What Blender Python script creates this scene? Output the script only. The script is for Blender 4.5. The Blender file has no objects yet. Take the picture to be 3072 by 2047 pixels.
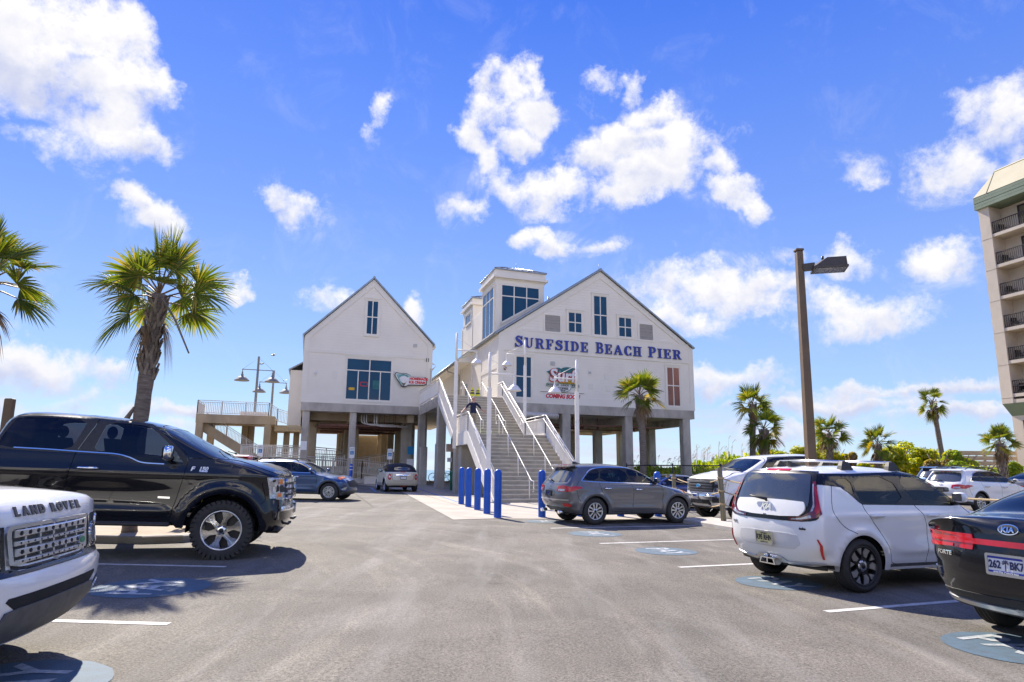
import bpy, bmesh, math, random
import numpy as np
from mathutils import Vector, Matrix
from mathutils.geometry import delaunay_2d_cdt
R_ = math.radians
SC = bpy.context.scene
COL = SC.collection
random.seed(7)
# ------------------------------------------------------------------ camera
F_, CX_, CY_, CAMZ = 2048.0, 1536.0, 1023.5, 1.5
PITCH, ROLL = math.atan(389/2048), R_(0.5)
cam = bpy.data.objects.new('camera', bpy.data.cameras.new('camera')); COL.objects.link(cam)
cam.data.lens = 24.0; cam.data.sensor_width = 36.0; cam.data.clip_end = 60000; cam.data.clip_start = .05
fw = Vector((0, math.cos(PITCH), math.sin(PITCH))); rt = Vector((1, 0, 0)); up = rt.cross(fw)
cr, sr = math.cos(ROLL), math.sin(ROLL)
RT = cr*rt+sr*up; UP = -sr*rt+cr*up
cam.matrix_world = Matrix(((RT.x, UP.x, -fw.x, 0), (RT.y, UP.y, -fw.y, 0), (RT.z, UP.z, -fw.z, CAMZ), (0, 0, 0, 1)))
SC.camera = cam
CAMP = Vector((0, 0, CAMZ))
# ------------------------------------------------------------------ light, sky, exposure
SUN = Vector((-.51, .99, 1.0)).normalized()
sun = bpy.data.objects.new('sun', bpy.data.lights.new('sun', 'SUN')); COL.objects.link(sun)
sun.data.energy = 4.2; sun.data.angle = R_(.55); sun.data.color = (1, .915, .79)
sun.rotation_euler = SUN.to_track_quat('Z', 'Y').to_euler(); sun.location = SUN*60
SC.view_settings.view_transform = 'Standard'; SC.view_settings.look = 'None'
SC.view_settings.exposure = 1.18; SC.view_settings.gamma = 1.0
SC.cycles.max_bounces = 7; SC.cycles.transparent_max_bounces = 12
SC.cycles.caustics_reflective = False; SC.cycles.caustics_refractive = False

def ray(u, v): return fw+(u-CX_)/F_*RT-(v-CY_)/F_*UP     # sight line of a photo pixel
def gz(x, y):                                            # the lot rises gently towards the beach
    return .011*(min(max(y, -30), 52)-6)-.008*(min(max(x, -25), 25)-3)
def gp(u, v, dz=0.0):                                    # ground point of a photo pixel
    d = ray(u, v); t = -(CAMZ-gz(0, 0)-dz)/(d.z-.011*d.y+.008*d.x); return CAMP+d*t
def at(u, v, Y): d = ray(u, v); return CAMP+d*(Y/d.y)
# ------------------------------------------------------------------ node helpers
def newmat(name):
    m = bpy.data.materials.new(name); m.use_nodes = True
    return m, m.node_tree.nodes, m.node_tree.links
def nd(N, t, **kw):
    n = N.new(t)
    for k, v in kw.items():
        if k in n.inputs: n.inputs[k].default_value = v
        else: setattr(n, k, v)
    return n
def c4(c): return (c[0], c[1], c[2], 1)
def mat(name, col, rough=.6, metal=0., coat=0., var=.12, scale=3., bump=0., bscale=60., spec=.5, col2=None, emit=0, stretch=None, detail=4, alpha=None):
    """plain painted/cast surface with a noise driven tone variation and fine bump"""
    m, N, L = newmat(name); b = N['Principled BSDF']
    b.inputs['Roughness'].default_value = rough; b.inputs['Metallic'].default_value = metal
    b.inputs['Coat Weight'].default_value = coat; b.inputs['Coat Roughness'].default_value = .04
    b.inputs['Specular IOR Level'].default_value = spec
    tc = nd(N, 'ShaderNodeTexCoord'); src = tc.outputs['Object']
    if stretch:
        mp = nd(N, 'ShaderNodeMapping'); mp.inputs['Scale'].default_value = stretch
        L.new(src, mp.inputs['Vector']); src = mp.outputs['Vector']
    nz = nd(N, 'ShaderNodeTexNoise', Scale=scale, Detail=detail, Roughness=.6); L.new(src, nz.inputs['Vector'])
    rp = nd(N, 'ShaderNodeValToRGB'); L.new(nz.outputs['Fac'], rp.inputs['Fac'])
    c2 = col2 if col2 else tuple(x*(1-var) for x in col); c1 = col if col2 else tuple(min(1, x*(1+var)) for x in col)
    rp.color_ramp.elements[0].position = .33; rp.color_ramp.elements[1].position = .67
    rp.color_ramp.elements[0].color = c4(c2); rp.color_ramp.elements[1].color = c4(c1)
    L.new(rp.outputs['Color'], b.inputs['Base Color'])
    if emit:
        L.new(rp.outputs['Color'], b.inputs['Emission Color']); b.inputs['Emission Strength'].default_value = emit
    if bump:
        n2 = nd(N, 'ShaderNodeTexNoise', Scale=bscale, Detail=3.); L.new(src, n2.inputs['Vector'])
        bp = nd(N, 'ShaderNodeBump', Strength=bump, Distance=.02); L.new(n2.outputs['Fac'], bp.inputs['Height'])
        L.new(bp.outputs['Normal'], b.inputs['Normal'])
    return m
# ------------------------------------------------------------------ mesh builder
class MB:
    """collects faces (with material slots) and links them as one mesh object"""
    def __init__(s, xf=None): s.v = []; s.f = []; s.mi = []; s.sm = []; s.xf = xf; s.nrm = {}
    def add(s, vs, fs, m=0, smooth=False):
        o = len(s.v)
        for p in vs: s.v.append(tuple(s.xf(*p)) if s.xf else tuple(p))
        for f in fs: s.f.append([i+o for i in f]); s.mi.append(m); s.sm.append(smooth)
        return o
    def box(s, x0, x1, y0, y1, z0, z1, m=0):
        vs = [(x, y, z) for z in (z0, z1) for y in (y0, y1) for x in (x0, x1)]
        s.add(vs, [(0, 2, 3, 1), (4, 5, 7, 6), (0, 1, 5, 4), (2, 6, 7, 3), (0, 4, 6, 2), (1, 3, 7, 5)], m)
    def bbox(s, x0, x1, y0, y1, z0, z1, b=.02, m=0):
        """box with chamfered edges"""
        vs = []; key = {}
        X, Y, Z = (x0, x1), (y0, y1), (z0, z1)
        for i in (0, 1):
            for j in (0, 1):
                for k in (0, 1):
                    sx, sy, sz = 1-2*i, 1-2*j, 1-2*k
                    for a in range(3):
                        p = [X[i]+sx*b, Y[j]+sy*b, Z[k]+sz*b]; p[a] = (X[i], Y[j], Z[k])[a]
                        key[(i, j, k, a)] = len(vs); vs.append(p)
        fs = []
        for a in range(3):
            o = [q for q in range(3) if q != a]
            for s1 in (0, 1):
                q = []
                for (u, w) in ((0, 0), (1, 0), (1, 1), (0, 1)):
                    c = [0, 0, 0]; c[a] = s1; c[o[0]] = u; c[o[1]] = w; q.append(key[(*c, a)])
                fs.append(q)
            for u in (0, 1):
                for w in (0, 1):
                    c0 = [0, 0, 0]; c1 = [0, 0, 0]; c0[o[0]] = c1[o[0]] = u; c0[o[1]] = c1[o[1]] = w; c1[a] = 1
                    fs.append([key[(*c0, o[0])], key[(*c1, o[0])], key[(*c1, o[1])], key[(*c0, o[1])]])
        for i in (0, 1):
            for j in (0, 1):
                for k in (0, 1): fs.append([key[(i, j, k, a)] for a in range(3)])
        s.add(vs, fs, m)
    def quad(s, a, b, c, d, m=0): s.add([a, b, c, d], [(0, 1, 2, 3)], m)
    def tube(s, pts, r, n=8, m=0, cap=True, smooth=True, r2=None, sq=False):
        """round (or square) bar along a polyline; r may taper to r2 or be a list"""
        P = [Vector(p) for p in pts]; k = len(P)
        rs = r if isinstance(r, (list, tuple)) else [r+((r2 if r2 is not None else r)-r)*i/max(1, k-1) for i in range(k)]
        vs = []; ref = None
        for i, p in enumerate(P):
            t = (P[min(i+1, k-1)]-P[max(i-1, 0)])
            t = t.normalized() if t.length > 1e-9 else Vector((0, 0, 1))
            if ref is None: ref = Vector((0, 0, 1)) if abs(t.z) < .9 else Vector((0, 1, 0))
            a = t.cross(ref).normalized(); b = t.cross(a).normalized(); ref = -b if False else ref
            if 0 < i < k-1:
                t0 = (P[i]-P[i-1]).normalized(); t1 = (P[i+1]-P[i]).normalized()
                cs = max(.35, math.sqrt(max(0, (1+t0.dot(t1))/2)))
            else: cs = 1
            for j in range(n):
                th = 2*math.pi*(j+.5 if sq else j)/n
                q = rs[i]*(1.41421 if sq and n == 4 else 1)
                vs.append(p+(a*math.cos(th)+b*math.sin(th))*q/ (1 if cs == 1 else 1))
        fs = [(i*n+j, i*n+(j+1) % n, (i+1)*n+(j+1) % n, (i+1)*n+j) for i in range(k-1) for j in range(n)]
        o = s.add(vs, fs, m, smooth and not sq)
        if cap:
            s.f.append([o+j for j in reversed(range(n))]); s.mi.append(m); s.sm.append(False)
            s.f.append([o+(k-1)*n+j for j in range(n)]); s.mi.append(m); s.sm.append(False)
    def lathe(s, prof, n=24, M=None, m=0, smooth=True, a0=0, a1=2*math.pi):
        """profile [(r, h)] turned about the local Z of matrix M"""
        M = M or Matrix(); full = abs(a1-a0-2*math.pi) < 1e-6; c = n if full else n+1
        vs = [M @ Vector((r*math.cos(a0+(a1-a0)*j/n), r*math.sin(a0+(a1-a0)*j/n), h)) for r, h in prof for j in range(c)]
        fs = [(i*c+j, i*c+(j+1) % c, (i+1)*c+(j+1) % c, (i+1)*c+j) for i in range(len(prof)-1) for j in range(n)]
        s.add(vs, fs, m, smooth)
    def prism(s, poly, f0, f1, m=0):
        """2-D polygon (convex or not) given two embedding functions for its two ends"""
        n = len(poly); a = [f0(*p) for p in poly]; b = [f1(*p) for p in poly]
        s.add(a+b, [list(range(n))[::-1], [n+i for i in range(n)]]+[(i, (i+1) % n, n+(i+1) % n, n+i) for i in range(n)], m)
    def sphere(s, c, r, nu=14, nv=8, m=0, sc=(1, 1, 1)):
        prof = [(r*math.sin(math.pi*i/nv)*1.0+1e-5, -r*math.cos(math.pi*i/nv)) for i in range(nv+1)]
        s.lathe(prof, nu, Matrix.Translation(Vector(c)) @ Matrix.Diagonal((*sc, 1)), m)
    def build(s, name, mats, parent=None, kind=None, auto=None):
        me = bpy.data.meshes.new(name); me.from_pydata(s.v, [], s.f)
        for mm in (mats if isinstance(mats, (list, tuple)) else [mats]): me.materials.append(mm)
        me.polygons.foreach_set('material_index', s.mi); me.polygons.foreach_set('use_smooth', s.sm)
        me.update()
        o = bpy.data.objects.new(name, me); COL.objects.link(o)
        if parent: o.parent = parent
        if kind: o['kind'] = kind
        return o
def thing(name, label, cat, loc=(0, 0, 0), rotz=0, group=None, M=None):
    o = bpy.data.objects.new(name, None); COL.objects.link(o)
    if M is not None: o.matrix_world = M
    else: o.location = loc; o.rotation_euler = (0, 0, rotz)
    o.empty_display_size = .3
    o['label'] = label; o['category'] = cat
    if group: o['group'] = group
    return o
def tag(o, label, cat, group=None):
    o['label'] = label; o['category'] = cat
    if group: o['group'] = group
    return o
KIDS = None
def copy_tree(o, parent=None):
    c = o.copy(); COL.objects.link(c)
    if parent: c.parent = parent; c.matrix_parent_inverse = o.matrix_parent_inverse
    for ch in [x for x in bpy.data.objects if x.parent == o]: copy_tree(ch, c)
    return c
# ------------------------------------------------------------------ flat shapes: union of polygons by constrained Delaunay
def inpoly(P, poly):
    x, y = P[:, 0], P[:, 1]; r = np.zeros(len(P), bool); n = len(poly)
    for i in range(n):
        x0, y0 = poly[i]; x1, y1 = poly[(i+1) % n]
        if y0 == y1: continue
        k = ((y0 > y) != (y1 > y)) & (x < (x1-x0)*(y-y0)/(y1-y0)+x0); r ^= k
    return r
def cdt(polys, pts=(), eps=1e-5, opens=()):
    V = []; E = []
    for poly in polys:
        o = len(V); V += [Vector(p) for p in poly]; E += [(o+i, o+(i+1) % len(poly)) for i in range(len(poly))]
    for pl in opens:
        o = len(V); V += [Vector(p) for p in pl]; E += [(o+i, o+i+1) for i in range(len(pl)-1)]
    V += [Vector(p) for p in pts]
    r = delaunay_2d_cdt(V, E, [], 0, eps)
    vv = np.array([(p.x, p.y) for p in r[0]]); ff = np.array([f for f in r[2] if len(f) == 3], int).reshape(-1, 3)
    return vv, ff
def union2d(adds, subs=()):
    """triangles of (union of adds) minus (union of subs) and their boundary edges"""
    vv, ff = cdt(list(adds)+list(subs))
    c = vv[ff].mean(1); k = np.zeros(len(ff), bool)
    for p in adds: k |= inpoly(c, p)
    for p in subs: k &= ~inpoly(c, p)
    ff = ff[k]
    e = {}
    for f in ff:
        for i in range(3):
            a, b = int(f[i]), int(f[(i+1) % 3])
            e[(a, b)] = 1
    bd = [(a, b) for (a, b) in e if (b, a) not in e]
    return vv, ff, bd
def solid2d(mb, adds, subs, f0, f1, m=0):
    vv, ff, bd = union2d(adds, subs); n = len(vv)
    a = [f0(*map(float, p)) for p in vv]; b = [f1(*map(float, p)) for p in vv]
    mb.add(a+b, [tuple(int(i) for i in f[::-1]) for f in ff]+[tuple(int(i)+n for i in f) for f in ff]+[(x, y, y+n, x+n) for x, y in bd], m)
def arcp(cx, cy, r, a0, a1, n=10, ry=None):
    return [(cx+r*math.cos(R_(a0+(a1-a0)*i/n)), cy+(ry or r)*math.sin(R_(a0+(a1-a0)*i/n))) for i in range(n+1)]
def ringp(cx, cy, r, t, a0=0, a1=360, n=20, ry=None):
    ry = ry or r
    return arcp(cx, cy, r, a0, a1, n, ry)+arcp(cx, cy, r-t, a1, a0, n, ry-t)
def rrect(x0, x1, y0, y1, r, n=4):
    return arcp(x1-r, y1-r, r, 0, 90, n)+arcp(x0+r, y1-r, r, 90, 180, n)+arcp(x0+r, y0+r, r, 180, 270, n)+arcp(x1-r, y0+r, r, 270, 360, n)
def textmesh(s, size=1., extrude=0., shear=0., space=1., offset=0., align='CENTER'):
    """letters as (verts, faces) in XY, from Blender's built-in typeface"""
    cu = bpy.data.curves.new('t', 'FONT'); cu.body = s; cu.size = size; cu.extrude = extrude; cu.shear = shear
    cu.space_character = space; cu.offset = offset; cu.align_x = align; cu.align_y = 'CENTER'; cu.resolution_u = 3
    o = bpy.data.objects.new('t', cu); COL.objects.link(o)
    dg = bpy.context.evaluated_depsgraph_get(); me = bpy.data.meshes.new_from_object(o.evaluated_get(dg))
    vs = [tuple(v.co) for v in me.vertices]; fs = [tuple(p.vertices) for p in me.polygons]
    bpy.data.objects.remove(o); bpy.data.curves.remove(cu); bpy.data.meshes.remove(me)
    return vs, fs
def text_on(mb, s, size, fn, m=0, depth=.003, **kw):
    """fn(x, y, z) embeds the flat letters"""
    vs, fs = textmesh(s, size, depth, **kw); mb.add([fn(*v) for v in vs], fs, m)
# ------------------------------------------------------------------ world: physical sky with fair-weather cumulus
def make_world():
    w = bpy.data.worlds.new('World'); SC.world = w; w.use_nodes = True
    N, L = w.node_tree.nodes, w.node_tree.links; bg = N['Background']
    sk = nd(N, 'ShaderNodeTexSky'); sk.sky_type = 'NISHITA'; sk.sun_disc = False
    sk.sun_elevation = math.asin(SUN.z); sk.sun_rotation = math.atan2(SUN.x, SUN.y)
    sk.air_density = 1.0; sk.dust_density = .05; sk.ozone_density = 3.0; sk.altitude = 0
    tc = nd(N, 'ShaderNodeTexCoord'); D = tc.outputs['Generated']
    def M(op, a, b=None, c=None, clamp=False):
        n = nd(N, 'ShaderNodeMath', operation=op); n.use_clamp = clamp
        for i, x in enumerate((a, b, c)):
            if x is None: continue
            if isinstance(x, (int, float)): n.inputs[i].default_value = x
            else: L.new(x, n.inputs[i])
        return n.outputs[0]
    def dot(v, k=None):
        n = nd(N, 'ShaderNodeVectorMath', operation='DOT_PRODUCT'); L.new(v, n.inputs[0]); n.inputs[1].default_value = k
        return n.outputs['Value']
    def fbm(scale, detail, rough, dist=0., sc=(1, 1, 1), off=(0, 0, 0)):
        mp = nd(N, 'ShaderNodeMapping'); mp.inputs['Scale'].default_value = sc; mp.inputs['Location'].default_value = off; L.new(D, mp.inputs['Vector'])
        n = nd(N, 'ShaderNodeTexNoise', Scale=scale, Detail=detail, Roughness=rough, Distortion=dist); L.new(mp.outputs['Vector'], n.inputs['Vector'])
        return n.outputs['Fac']
    # bearing of every cloud mass: (photo column, row, half width, half height, thickness)
    cl = [(40, 70, 210, 150, 1.), (230, 60, 180, 120, 1.), (385, 120, 85, 90, .95), (300, 240, 180, 100, 1.), (430, 250, 85, 70, .95), (120, 200, 190, 110, 1.), (500, 305, 50, 38, .7), (330, 375, 140, 85, .95), (415, 430, 75, 60, .85), (240, 440, 150, 60, .65), (300, 515, 70, 30, .5), (360, 590, 60, 50, .8), (450, 640, 85, 55, .85), (500, 680, 50, 35, .7), (840, 600, 50, 55, .8), (900, 650, 75, 70, .8), (1150, 340, 35, 50, .6), (1115, 410, 30, 45, .6),
          (1480, 235, 60, 55, .9), (1560, 260, 75, 75, .95), (1600, 330, 70, 80, .95), (1500, 330, 110, 65, .95), (1430, 400, 70, 70, .85), (1470, 480, 65, 75, .85), (1545, 410, 90, 65, .95), (1510, 560, 95, 60, .85), (1570, 560, 60, 60, .8), (1790, 230, 85, 35, .6), (1885, 245, 50, 50, .65), (1735, 300, 35, 55, .55), (1935, 335, 95, 65, .95), (2010, 330, 80, 60, .95), (1880, 415, 130, 75, 1.), (2050, 420, 130, 85, 1.), (1790, 480, 120, 70, .95), (1960, 520, 180, 80, 1.), (2150, 480, 85, 60, .9), (2200, 555, 100, 50, .9), (2265, 610, 60, 60, .85), (1690, 570, 130, 50, .8), (1600, 600, 120, 45, .6), (1400, 640, 85, 38, .55), (1850, 590, 150, 45, .8), (2210, 385, 60, 25, .45),
          (1590, 710, 70, 48, .85), (1690, 735, 110, 50, .9), (1810, 742, 80, 32, .75), (2080, 860, 220, 75, .85), (2250, 890, 170, 50, .75), (2010, 950, 220, 60, .9), (2380, 780, 55, 40, .55), (2560, 790, 100, 65, .8), (2840, 780, 110, 75, .85), (2860, 510, 110, 80, .75), (3010, 330, 150, 110, .85), (3060, 450, 80, 80, .6), (2600, 520, 60, 30, .35),
          (2590, 960, 180, 75, .85), (2480, 920, 100, 40, .5), (2160, 1140, 220, 60, .9), (980, 910, 90, 50, .85), (1250, 930, 55, 50, .8), (710, 865, 60, 35, .7), (90, 1080, 170, 75, .9), (230, 1190, 75, 40, .9), (370, 1125, 90, 40, .7), (60, 1235, 120, 40, .7), (2750, 1170, 420, 28, .75), (2480, 1220, 330, 34, .85), (2950, 1245, 300, 30, .8), (480, 1240, 280, 30, .75), (2330, 1290, 300, 25, .6), (250, 1290, 330, 30, .7),
          # outside the frame: behind, beside and above the viewer
          (-1500, 300, 500, 250, .9), (4600, 500, 500, 200, .9), (1500, -1300, 600, 220, .9), (-600, -700, 420, 200, .9)]
    extra = [((.3, -.8, .5), .3, .14, .95), ((-.7, -.6, .35), .35, .14, .95), ((.9, -.3, .45), .28, .14, .9), ((-.2, -.9, .22), .5, .08, .9), ((.1, -.35, .9), .25, .18, .9), ((-.95, .1, .3), .3, .12, .9)]  # unseen cloud banks added to whiten the fill on shaded walls
    fields = []; lows = []
    for (u, v, rx, ry, th) in cl:
        fields.append((ray(u, v).normalized(), rx/F_, ry/F_, th))
    for (d, rx, ry, th) in extra: fields.append((Vector(d).normalized(), rx, ry, th))
    # break the outlines up: shift the lookup direction with turbulence
    wn = nd(N, 'ShaderNodeTexNoise', Scale=9., Detail=6., Roughness=.62); L.new(D, wn.inputs['Vector'])
    sh = nd(N, 'ShaderNodeVectorMath', operation='SUBTRACT'); L.new(wn.outputs['Color'], sh.inputs[0]); sh.inputs[1].default_value = (.5, .5, .5)
    sc_ = nd(N, 'ShaderNodeVectorMath', operation='SCALE'); L.new(sh.outputs[0], sc_.inputs[0]); sc_.inputs['Scale'].default_value = .105
    ad = nd(N, 'ShaderNodeVectorMath', operation='ADD'); L.new(D, ad.inputs[0]); L.new(sc_.outputs[0], ad.inputs[1]); DW = ad.outputs[0]
    tot = None; low = None
    for (c, rx, ry, th) in fields:
        r = Vector((c.y, -c.x, 0)).normalized(); u = r.cross(c)
        n1 = dot(DW, tuple(r/rx)); n2 = M('SUBTRACT', dot(DW, tuple(u/ry)), c.dot(u)/ry)
        a = M('MULTIPLY', n1, n1); q = M('MULTIPLY_ADD', n2, n2, a)
        f = M('MULTIPLY', M('SUBTRACT', 1.0, q), th)
        f = M('MAXIMUM', f, -.6)
        lo = M('MULTIPLY', M('MAXIMUM', f, 0.), n2)
        tot = f if tot is None else M('SMOOTH_MAX', tot, f, .25)
        low = lo if low is None else M('ADD', low, lo)
    big = fbm(15, 9, .66); fine = fbm(42, 6, .62, .3)
    den = M('MULTIPLY_ADD', M('SUBTRACT', big, .5), 2.3, tot)
    den = M('MULTIPLY_ADD', M('SUBTRACT', fine, .5), 1.0, den)
    thin = fbm(11, 8, .68, .6, off=(4, 1, 2))
    mr = nd(N, 'ShaderNodeMapRange', interpolation_type='SMOOTHSTEP'); L.new(den, mr.inputs['Value'])
    mr.inputs['From Min'].default_value = .0; mr.inputs['From Max'].default_value = .95
    tw_ = nd(N, 'ShaderNodeMapRange', interpolation_type='SMOOTHSTEP'); L.new(thin, tw_.inputs['Value']); tw_.inputs['From Min'].default_value = .5; tw_.inputs['From Max'].default_value = .74
    nr_ = nd(N, 'ShaderNodeMapRange', interpolation_type='SMOOTHSTEP'); L.new(tot, nr_.inputs['Value']); nr_.inputs['From Min'].default_value = -.62; nr_.inputs['From Max'].default_value = .25
    cov = M('MAXIMUM', mr.outputs[0], M('MULTIPLY', M('MULTIPLY', tw_.outputs[0], nr_.outputs[0]), .6))
    # haze of thin bands low over the sea
    sep = nd(N, 'ShaderNodeSeparateXYZ'); L.new(D, sep.inputs[0]); el = sep.outputs['Z']
    bn = fbm(3.2, 7, .6, .2, sc=(1, 1, 12), off=(1.3, .4, .2))
    bandn = nd(N, 'ShaderNodeMapRange', interpolation_type='SMOOTHSTEP'); L.new(bn, bandn.inputs['Value']); bandn.inputs['From Min'].default_value = .46; bandn.inputs['From Max'].default_value = .68
    bf = nd(N, 'ShaderNodeMapRange', interpolation_type='SMOOTHSTEP'); L.new(el, bf.inputs['Value']); bf.inputs['From Min'].default_value = .13; bf.inputs['From Max'].default_value = .03
    band = M('MULTIPLY', M('MULTIPLY', bandn.outputs[0], bf.outputs[0]), .75)
    # sky colour: the physical sky, richer towards the zenith
    hs = nd(N, 'ShaderNodeHueSaturation', Saturation=1.32, Value=1.0, Hue=.515); L.new(sk.outputs['Color'], hs.inputs['Color'])
    g = nd(N, 'ShaderNodeMapRange'); L.new(el, g.inputs['Value']); g.inputs['From Min'].default_value = -.02; g.inputs['From Max'].default_value = .62
    rp = nd(N, 'ShaderNodeValToRGB'); L.new(g.outputs[0], rp.inputs['Fac'])
    E = rp.color_ramp.elements; E[0].position = 0; E[0].color = (2.55, 3.6, 4.9, 1); E[1].position = 1; E[1].color = (.36, 1.0, 4.5, 1)
    for p, cc in ((.28, (1.95, 2.85, 4.85, 1)), (.6, (1.12, 1.9, 4.8, 1)), (.81, (.70, 1.45, 4.75, 1))):
        e = E.new(p); e.color = cc
    mx = nd(N, 'ShaderNodeMix', data_type='RGBA'); mx.inputs['Factor'].default_value = .8
    L.new(hs.outputs['Color'], mx.inputs['A']); L.new(rp.outputs['Color'], mx.inputs['B'])
    # cloud tone: bright tops, lilac-grey bellies
    tone = M('MULTIPLY_ADD', low, 1.1, M('MULTIPLY_ADD', M('SUBTRACT', fbm(20, 6, .6, off=(2, 5, 1)), .5), 1.6, .72), clamp=True)
    lw = nd(N, 'ShaderNodeMapRange', interpolation_type='SMOOTHSTEP'); L.new(el, lw.inputs['Value']); lw.inputs['From Min'].default_value = .20; lw.inputs['From Max'].default_value = .06; lw.inputs['To Max'].default_value = .42
    tone = M('SUBTRACT', tone, lw.outputs[0], clamp=True)
    cr_ = nd(N, 'ShaderNodeMix', data_type='RGBA'); L.new(tone, cr_.inputs['Factor'])
    cr_.inputs['A'].default_value = (3.3, 3.5, 4.5, 1); cr_.inputs['B'].default_value = (5.4, 5.3, 5.2, 1)
    cm = nd(N, 'ShaderNodeMix', data_type='RGBA'); L.new(cov, cm.inputs['Factor']); 
    bm = nd(N, 'ShaderNodeMix', data_type='RGBA'); L.new(band, bm.inputs['Factor']); L.new(mx.outputs['Result'], bm.inputs['A']); bm.inputs['B'].default_value = (3.7, 3.7, 4.6, 1)
    # unseen clouds opposite the sun, boosted and warmed to fill the shaded facades
    anti = nd(N, 'ShaderNodeMapRange', interpolation_type='SMOOTHSTEP'); L.new(dot(D, tuple(-Vector((SUN.x, SUN.y, -.25)).normalized())), anti.inputs['Value']); anti.inputs['From Min'].default_value = .0; anti.inputs['From Max'].default_value = .75; anti.inputs['To Min'].default_value = 1.; anti.inputs['To Max'].default_value = 3.1
    cb = nd(N, 'ShaderNodeVectorMath', operation='SCALE'); 
    wt = nd(N, 'ShaderNodeMix', data_type='RGBA', blend_type='MULTIPLY'); L.new(cr_.outputs['Result'], wt.inputs['A']); wt.inputs['B'].default_value = (1.0, .90, .74, 1)
    af = nd(N, 'ShaderNodeMapRange'); L.new(dot(D, tuple(-Vector((SUN.x, SUN.y, -.25)).normalized())), af.inputs['Value']); af.inputs['From Min'].default_value = .05; af.inputs['From Max'].default_value = .5; L.new(af.outputs[0], wt.inputs['Factor'])
    L.new(wt.outputs['Result'], cb.inputs[0]); L.new(anti.outputs[0], cb.inputs['Scale'])
    L.new(bm.outputs['Result'], cm.inputs['A']); L.new(cb.outputs[0], cm.inputs['B'])
    L.new(cm.outputs['Result'], bg.inputs['Color']); bg.inputs['Strength'].default_value = .088
make_world()
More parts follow.
